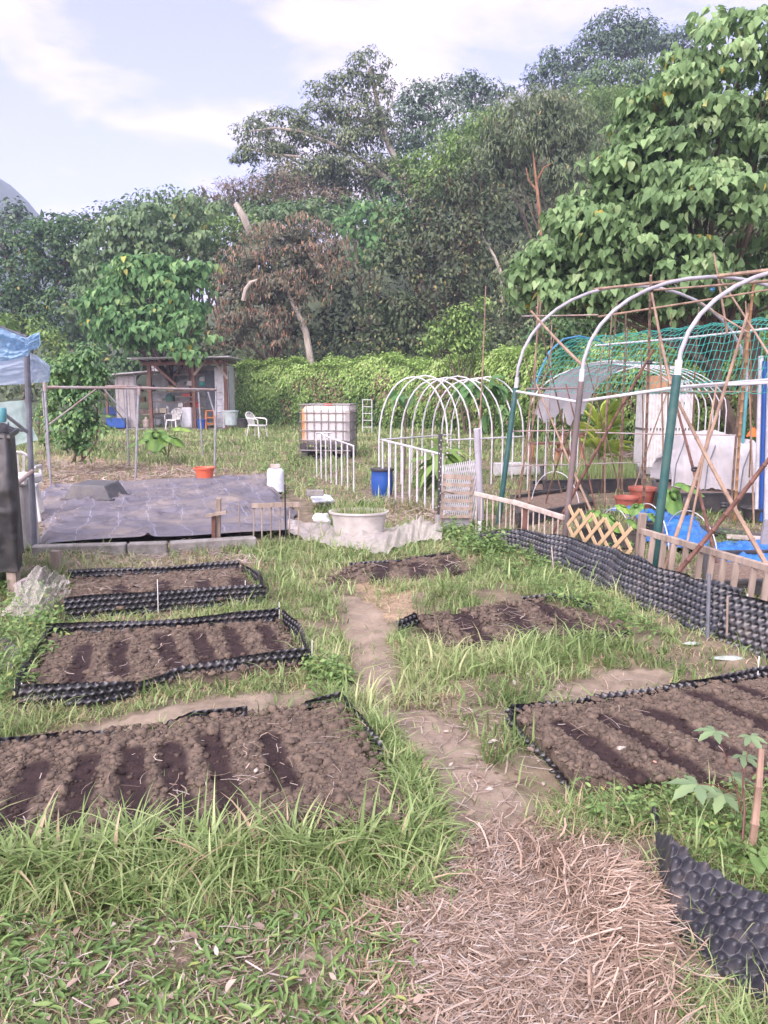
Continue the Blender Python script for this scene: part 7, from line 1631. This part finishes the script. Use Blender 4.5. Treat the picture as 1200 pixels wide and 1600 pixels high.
# row cover
def rowcover():
    t = thing('row_cover', 'white fleece row cover over black hoops behind the crossed poles', 'row cover', tuple(G(1115, 775)))
    def fn(U, W):
        fr = np.stack([P(1050 + 120 * 0, 770, 10.3)], 0)
        A_, B_ = np.array(tuple(P(1048, 768, 10.4))), np.array(tuple(P(1190, 766, 9.6))); A_[2] = B_[2] = .24; s = W * np.pi
        base = A_ * (1 - U)[..., None] + B_ * U[..., None]; hgt = (.66 + .1 * np.sin(U * 3.1)) * np.where(U < .18, (.55 + U / .18 * .45), 1) * np.where(U > .93, 1.0, 1)
        Q = base.copy(); Q[..., 1] += .55 * (1 - np.cos(s)) / 2 * 1.5; Q[..., 2] += hgt * np.sin(s) ** .7 + (fbm(U * 9, W * 7, 4, 4) - .5) * .10; Q[..., 1] += (fbm(U * 8, W * 5, 14, 3) - .5) * .14; return Q
    V, Fq = grid_sheet(fn, 110, 60); np_mesh('fleece', V, [Fq], M_thin, t)
    for u in (.06, .34, .42, .80):
        A_, B_ = P(1048, 768, 10.4), P(1190, 766, 9.6); q = A_.lerp(B_, u); q.z = .2; MB().tube([q + V3((-.06, -.06, 0)), q + V3((-.05, -.08, .35)), q + V3((.05, -.03, .6)), q + V3((.12, .1, .68)), q + V3((.15, .4, .7))], .009, 6).build('hoop', M_darksteel, t, sm=True)
rowcover()
# blue things at the far right
t = thing('tube_bundle', 'bundle of tall blue and white tubes standing at the right edge', 'tubes', tuple(G(1190, 770)))
for k, (px, m, r) in enumerate(((1186, M_pvc, .030), (1193, M_blue, .032), (1202, M_pvc, .040), (1212, M_blue, .05))): q = P(px, 770, 8.9 - .05 * k); MB().tube([V3((q.x, q.y, 0)), P(px + 3, 556 + 8 * (k % 2), 8.9 - .05 * k)], r, 12).build('tube', m, t, sm=True)
pot('plastic_bucket', 'light blue bucket at the right edge among the planters', G(1203, 792, .0), .13, .2, mat('sky_blue_plastic', (.05, .25, .5), rough=.4), True, 'bucket')
crumple('orange_cloth', 'small orange rag on the vine wall beside the tubes', 'rag', P(1177, 682, 10.2), .10, .05, .10, mat('orange_rag', (.7, .16, .03), rough=.7), 3, 12)
# planters
def planter(label, corners, h, fill=M_mulch, z=0):
    c = [G(*q) for q in corners]; t = thing('raised_planter', label, 'planter', tuple(sum(c, V3()) / 4))
    for a, b in zip(c, c[1:] + c[:1]):
        if True: MB().bar(a + V3((0, 0, h / 2)), b + V3((0, 0, h / 2)), .03, h, up=(0, 0, 1)).build('side', M_black, t); MB().bar(a + V3((0, 0, h + .002)), b + V3((0, 0, h + .002)), .055, .022, up=(0, 0, 1)).build('rim', M_black, t)
    def fn(U, W):
        Q = bil([tuple(q) for q in c], U, W); Q[..., 2] = h - .035 + (fbm(Q[..., 0] * 8, Q[..., 1] * 8, 3, 3) - .5) * .04; return Q
    V, Fq = grid_sheet(fn, 40, 24); np_mesh('planting_soil', V, [Fq], fill, t); return t, c
def planter_grass(c, h, n, hh, w, name, label, tone=(.3, .85), dry=.05, bend=(.1, .6)):
    U, W = rng.uniform(.04, .96, n), rng.uniform(.08, .95, n); Q = bil([tuple(q) for q in c], U, W); tn = rng.uniform(*tone, n); d = rng.random(n) < dry; tn[d] = .95
    C = Cloud().add(*blades(Q[:, 0], Q[:, 1], np.full(n, h - .04), hh * rng.uniform(.5, 1.2, n), rng.uniform(0, 6.28, n), rng.uniform(*bend, n), np.full(n, w), 3, False, tn)); return tag(C.build(name, M_grass), label, 'chives', kind='stuff')
t_, c_ = planter('black planter full of chives behind the second post', [(845, 745), (992, 742), (1000, 768), (850, 772)], .20); planter_grass(c_, .2, 4200, .26, .0035, 'chives', 'dense bright chives growing in the black planter')
planter('black planter with brown mulch left of the second post', [(800, 790), (905, 775), (925, 800), (810, 822)], .13)
t_, c_ = planter('black planter with weeds behind the tan lattice', [(915, 820), (985, 822), (1000, 858), (905, 850)], .16); planter_grass(c_, .16, 260, .2, .004, 'planter_weeds', 'weeds in the black planter behind the tan lattice', dry=.4)
planter('long black trough of brown mulch under the row cover', [(1020, 775), (1210, 772), (1225, 800), (1025, 800)], .24)
planter('black netted planter behind the thick-barred railing', [(1100, 880), (1240, 878), (1290, 925), (1105, 930)], .10)
planter('small black planter between big green post and long trough', [(1030, 800), (1068, 800), (1072, 822), (1030, 822)], .2)
t_, c_ = planter('far black planter with seedlings left of the dracaena', [(830, 762), (880, 760), (885, 775), (830, 778)], .10)
pot('plant_pot', 'large terracotta-coloured pot right of the chives planter', G(1002, 796, .0), .17, .30, M_terra); pot('plant_pot', 'smaller terracotta-coloured pot in front of the chives planter', G(978, 802, .0), .15, .22, M_terra)
pot('plant_pot', 'black pot on the blue tarpaulin near the big green post', G(1018, 838, .05), .10, .15, M_black); pot('plant_pot', 'black pot at right below the long trough', G(1175, 812, .0), .13, .15, M_black)
# blue tarpaulins
def tarp(label, corners, hgt, seed):
    c = [tuple(G(*q)) for q in corners]
    def fn(U, W):
        Q = bil(c, U, W); x, y = Q[..., 0], Q[..., 1]; n_ = fbm(x * 2.0, y * 2.0, seed, 4); rdg = np.abs(fbm(x * 3.2, y * 3.2, seed + 7, 4) - .5); e = np.minimum(np.minimum(U, 1 - U), np.minimum(W, 1 - W))
        Q[..., 2] = .03 + hgt * (n_ * .9 + .9 * np.exp(-rdg / .05) * .35) * smooth(-.02, .22, e) + .05 * np.abs(fbm(x * 11, y * 11, seed + 2, 3) - .5); Q[..., 0] += (fbm(y * 3, x * 3, seed + 5, 3) - .5) * .25; Q[..., 1] += (fbm(y * 3, x * 3, seed + 6, 3) - .5) * .25; return Q
    V, Fq = grid_sheet(fn, 120, 80); return tag(np_mesh('blue_tarpaulin', V, [Fq], M_tarp), label, 'tarpaulin')
tarp('rumpled bright blue tarpaulin lying behind the tan lattice and the big green post', [(930, 808), (1085, 812), (1115, 868), (985, 850)], .20, 3)
tarp('second piece of blue tarpaulin behind the thick-barred railing', [(1105, 852), (1225, 848), (1240, 900), (1110, 895)], .10, 13)
tube_obj('rolled_mesh', 'dark rolled mesh lying on the ground beyond the blue tarpaulin', 'rolled mesh', [G(1060, 822, .05), G(1130, 832, .05), G(1200, 842, .05)], .05, M_black, 10)
tag(MB().bar(G(1135, 838, .06), G(1205, 842, .06), .10, .03).build('pale_plank', M_palewood), 'pale plank on the ground beside the rolled dark mesh', 'plank')
tag(MB().bar(P(1193, 850, 6.7), P(1199, 812, 6.7), .06, .03, up=(0, 1, 0)).build('grey_stand', M_greyboard), 'grey plastic stand leg at the right edge', 'stand')
for lb, a, b, h in (('thin white hoop left of the blue tarpaulin', (935, 838), (985, 850), .34), ('thin white hoop over the blue tarpaulin', (985, 835), (1045, 870), .42), ('wide thin white hoop right of the big green post', (1040, 838), (1120, 872), .36), ('thin white hoop among the planters at left', (830, 790), (905, 800), .5)):
    tube_obj('wire_hoop', lb, 'hoop', arc(G(*a), G(*b), h), .006, M_pvc, 6)
taro('taro_plant', 'small taro with hanging leaves left of the blue tarpaulin', G(950, 845), [(925, 800, .16, -.6, 1), (955, 808, .2, .3, 1), (990, 815, .18, .6, 1), (972, 790, .14, .2, .4)], 7.3, .007)
taro('taro_plant', 'taro leaves just right of the big green post', G(1040, 822), [(1051, 772, .26, .1, 1.4), (1070, 757, .26, .7, .7)], 8.0, .010)
taro('taro_plant', 'taro seedling by the big terracotta pot', G(1020, 840), [(1020, 805, .12, .3, 1), (995, 790, .14, -.4, 1)], 7.6, .006)
weeds([(1090, 840), (1160, 838), (1180, 880), (1100, 885)], 30, .22, .05, 'leafy_weeds', 'ferny weeds poking up beyond the thick-barred railing', 18, 'lance')
weeds([(930, 800), (1010, 800), (1040, 870), (940, 860)], 40, .2, .06, 'leafy_weeds', 'weeds around the blue tarpaulin', 12)
tag(MB().box((P(800, 716, 13.6).x, 13.8, .12), (.6, .18, .24), (0, 0, .2), bev=.01).build('trough', M_white), 'white trough at the right end of the hoop tunnel', 'trough')
# concrete slab path inside
def slab(U, W):
    Q = bil([tuple(G(*q)) for q in ((800, 728), (1260, 722), (1300, 742), (800, 744))], U, W); Q[..., 2] = .025; return Q
V, Fq = grid_sheet(slab, 30, 4); tag(np_mesh('path', V, [Fq], M_concrete), kind='structure')
straw([(880, 850), (1000, 850), (1200, 940), (1210, 1010), (1120, 965), (900, 885)], 900, .14, .0018, 'straw', 'dry twigs and stalks between the railings and the planters', .03)
# brush pile below wall
straw([(960, 715), (1010, 715), (1010, 728), (950, 728)], 300, .5, .012, 'brush_pile', 'brushwood pile left of the white ribbed cabinet', .35, cat='brushwood')

# ------------------------------------------------------------------ right foreground: okra and stake
M_okra = leafmat('okra_leaf', [(0, (.11, .17, .09)), (.6, (.17, .25, .13)), (1, (.26, .36, .17))], rough=.5, transl=.25)
def okra(label, base, Y, tips, m=M_okra, r=.005):
    t = thing('okra_plant', label, 'plant', tuple(base)); top = P(tips[0][0], tips[0][1] + 15, Y)
    MB().tube([base, base.lerp(top, .5) + V3((.01, 0, 0)), top], [r, r * .8, r * .4], 7).build('stem', M_redstem, t, sm=True)
    for px, py, s, dx in tips:
        q = P(px, py, Y); a0 = base.lerp(top, .35 + .6 * random.Random(px).random()); MB().tube([a0, a0.lerp(q, .6) + V3((0, 0, .02)), q], r * .35, 5).build('leaf_stalk', M_redstem, t, sm=True)
        C = Cloud(); k = 5; an = np.radians(np.array([-100, -50, 0, 50, 100]) + 0.0); f = np.array([dx, -.5, -.15]); f /= np.linalg.norm(f); sd_ = np.cross(f, [0, 0, 1.]); sd_ /= np.linalg.norm(sd_)
        tipv = np.cos(an)[:, None] * f + np.sin(an)[:, None] * sd_; nr = np.tile(np.cross(sd_, f), (k, 1)); pos = np.tile(np.array(tuple(q)), (k, 1)); 
        T, fs = np.array([[0, -.05, 0], [-.13, .3, .03], [-.20, .42, .03], [-.15, .55, .02], [-.17, .66, .0], [0, 1, -.12], [.17, .66, .0], [.15, .55, .02], [.20, .42, .03], [.13, .3, .03], [0, .5, -.02]]), [(0, 10, 1), (1, 10, 2), (2, 10, 3), (3, 10, 4), (4, 10, 5), (5, 10, 6), (6, 10, 7), (7, 10, 8), (8, 10, 9), (9, 10, 0)]
        LT['lobe'] = (T, fs); C.add(*leaves(pos, nr, tipv, s * .8 * np.array([.6, .85, 1, .85, .6]), 'lobe', np.clip(rng.normal(.5, .15, k), 0, 1))); C.build('leaf', m, t)
M_redstem = mat('reddish_stem', (.12, .05, .04), rough=.5)
okra('young okra plant with lobed leaves and a red stem in the right foreground', G(1158, 1345), 2.45, [(1160, 1180, .10, .3), (1118, 1142, .11, -1.0), (1172, 1150, .09, .1), (1145, 1212, .10, 1.0), (1090, 1225, .16, -1.0), (1205, 1190, .1, .9), (1130, 1240, .13, -.4)])
bamboo('bamboo_stake', 'thick cut bamboo stake beside the okra plant', G(1172, 1345), P(1190, 1170, 2.32), .013, mat('pale_brown_bamboo', (.33, .22, .16), (.20, .13, .10), rough=.6), 'bamboo stake')
# broad round weeds near the stake
leafy('vine_seedling', 'round-leaved vine at the foot of the bamboo stake', 'plant', tuple(G(1178, 1335, .06)), (.10, .08, .05), 12, .055, 'heart', M_weed, False)
def dead_leaf_litter(poly, n, name, label):
    c = region_points(poly, n); pos = np.column_stack([c, ground_z(c[:, 0], c[:, 1]) + rng.uniform(.005, .03, n)]); C = Cloud().add(*leaves(pos, rng.normal(0, .5, (n, 3)) + [0, 0, 1], rng.normal(size=(n, 3)), rng.uniform(.02, .05, n), 'oval', rng.uniform(.1, .9, n))); return tag(C.build(name, M_straw), label, 'leaf litter', kind='stuff')
dead_leaf_litter([(0, 1400), (640, 1400), (680, 1640), (0, 1640)], 130, 'leaf_litter', 'curled brown leaves lying among the foreground weeds')
dead_leaf_litter([(520, 1060), (1000, 1060), (860, 1340), (640, 1340)], 160, 'leaf_litter', 'scattered dead leaves along the bare path')
# ------------------------------------------------------------------ air
hz = MB().box((0, 215, 64), (880, 760, 134)).build('haze', bpy.data.materials.new('haze_air')); tag(hz, kind='stuff')
hm = hz.data.materials[0]; hm.use_nodes = True; hn = hm.node_tree.nodes; hn.clear(); ho = hn.new('ShaderNodeOutputMaterial'); hv = hn.new('ShaderNodeVolumePrincipled')
hv.inputs['Color'].default_value = (.62, .74, 1.0, 1); hv.inputs['Density'].default_value = .0013; hv.inputs['Anisotropy'].default_value = .1; hm.node_tree.links.new(hv.outputs['Volume'], ho.inputs['Volume'])
# ------------------------------------------------------------------ shared group phrases for repeats
GR = {'garden_bed': 'garden beds in the clearing', 'plastic_chair': 'white plastic chairs around the plots', 'bamboo_pole': 'bamboo poles lashed to the greenhouse frame', 'garden_stake': 'thin stakes along the dimpled barrier',
      'wooden_railing': 'wooden railings along the dimpled barrier', 'raised_planter': 'black planters inside the greenhouse frame', 'plant_pot': 'plastic plant pots', 'storage_box': 'boxes on the shed shelves', 'wire_hoop': 'thin white hoops among the planters',
      'kerb_block': 'kerb blocks along the weed fabric', 'pipe_fence': 'white pipe fences in the meadow', 'cord_tie': 'cord ties on the bamboo poles', 'slope_tree': 'trees on the wooded slope', 'understorey_tree': 'shadowy trees under the wood edge',
      'leafy_tree': 'leafy trees on the ridge and slope', 'broadleaf_tree': 'trees with big heart-shaped leaves', 'bush': 'bushes at the foot of the hill', 'vine_hedge': 'vine-covered walls', 'taro_plant': 'taro plants', 'climbing_plant': 'climbers on the hoop tunnel',
      'plastic_jug': 'jugs and bottles on the shed shelves', 'storage_crate': 'blue crates left of the shed', 'stone': 'stones on the bed soil', 'wooden_bench': 'benches by the vine wall', 'blue_tarpaulin': 'blue tarpaulins between the planters',
      'crop_netting': 'pieces of insect netting', 'torn_paper': 'mint paper scraps in the grass', 'plastic_scrap': 'black plastic scraps in the weeds', 'shrub': 'free-standing shrubs', 'brick': 'bricks by the weed fabric', 'plastic_sheet': 'plastic sheets on the canopy'}
for o in SC.objects:
    if o.parent is None and o.get('label') and not o.get('kind'):
        k = o.name.split('.')[0]
        if k in GR: o['group'] = GR[k]
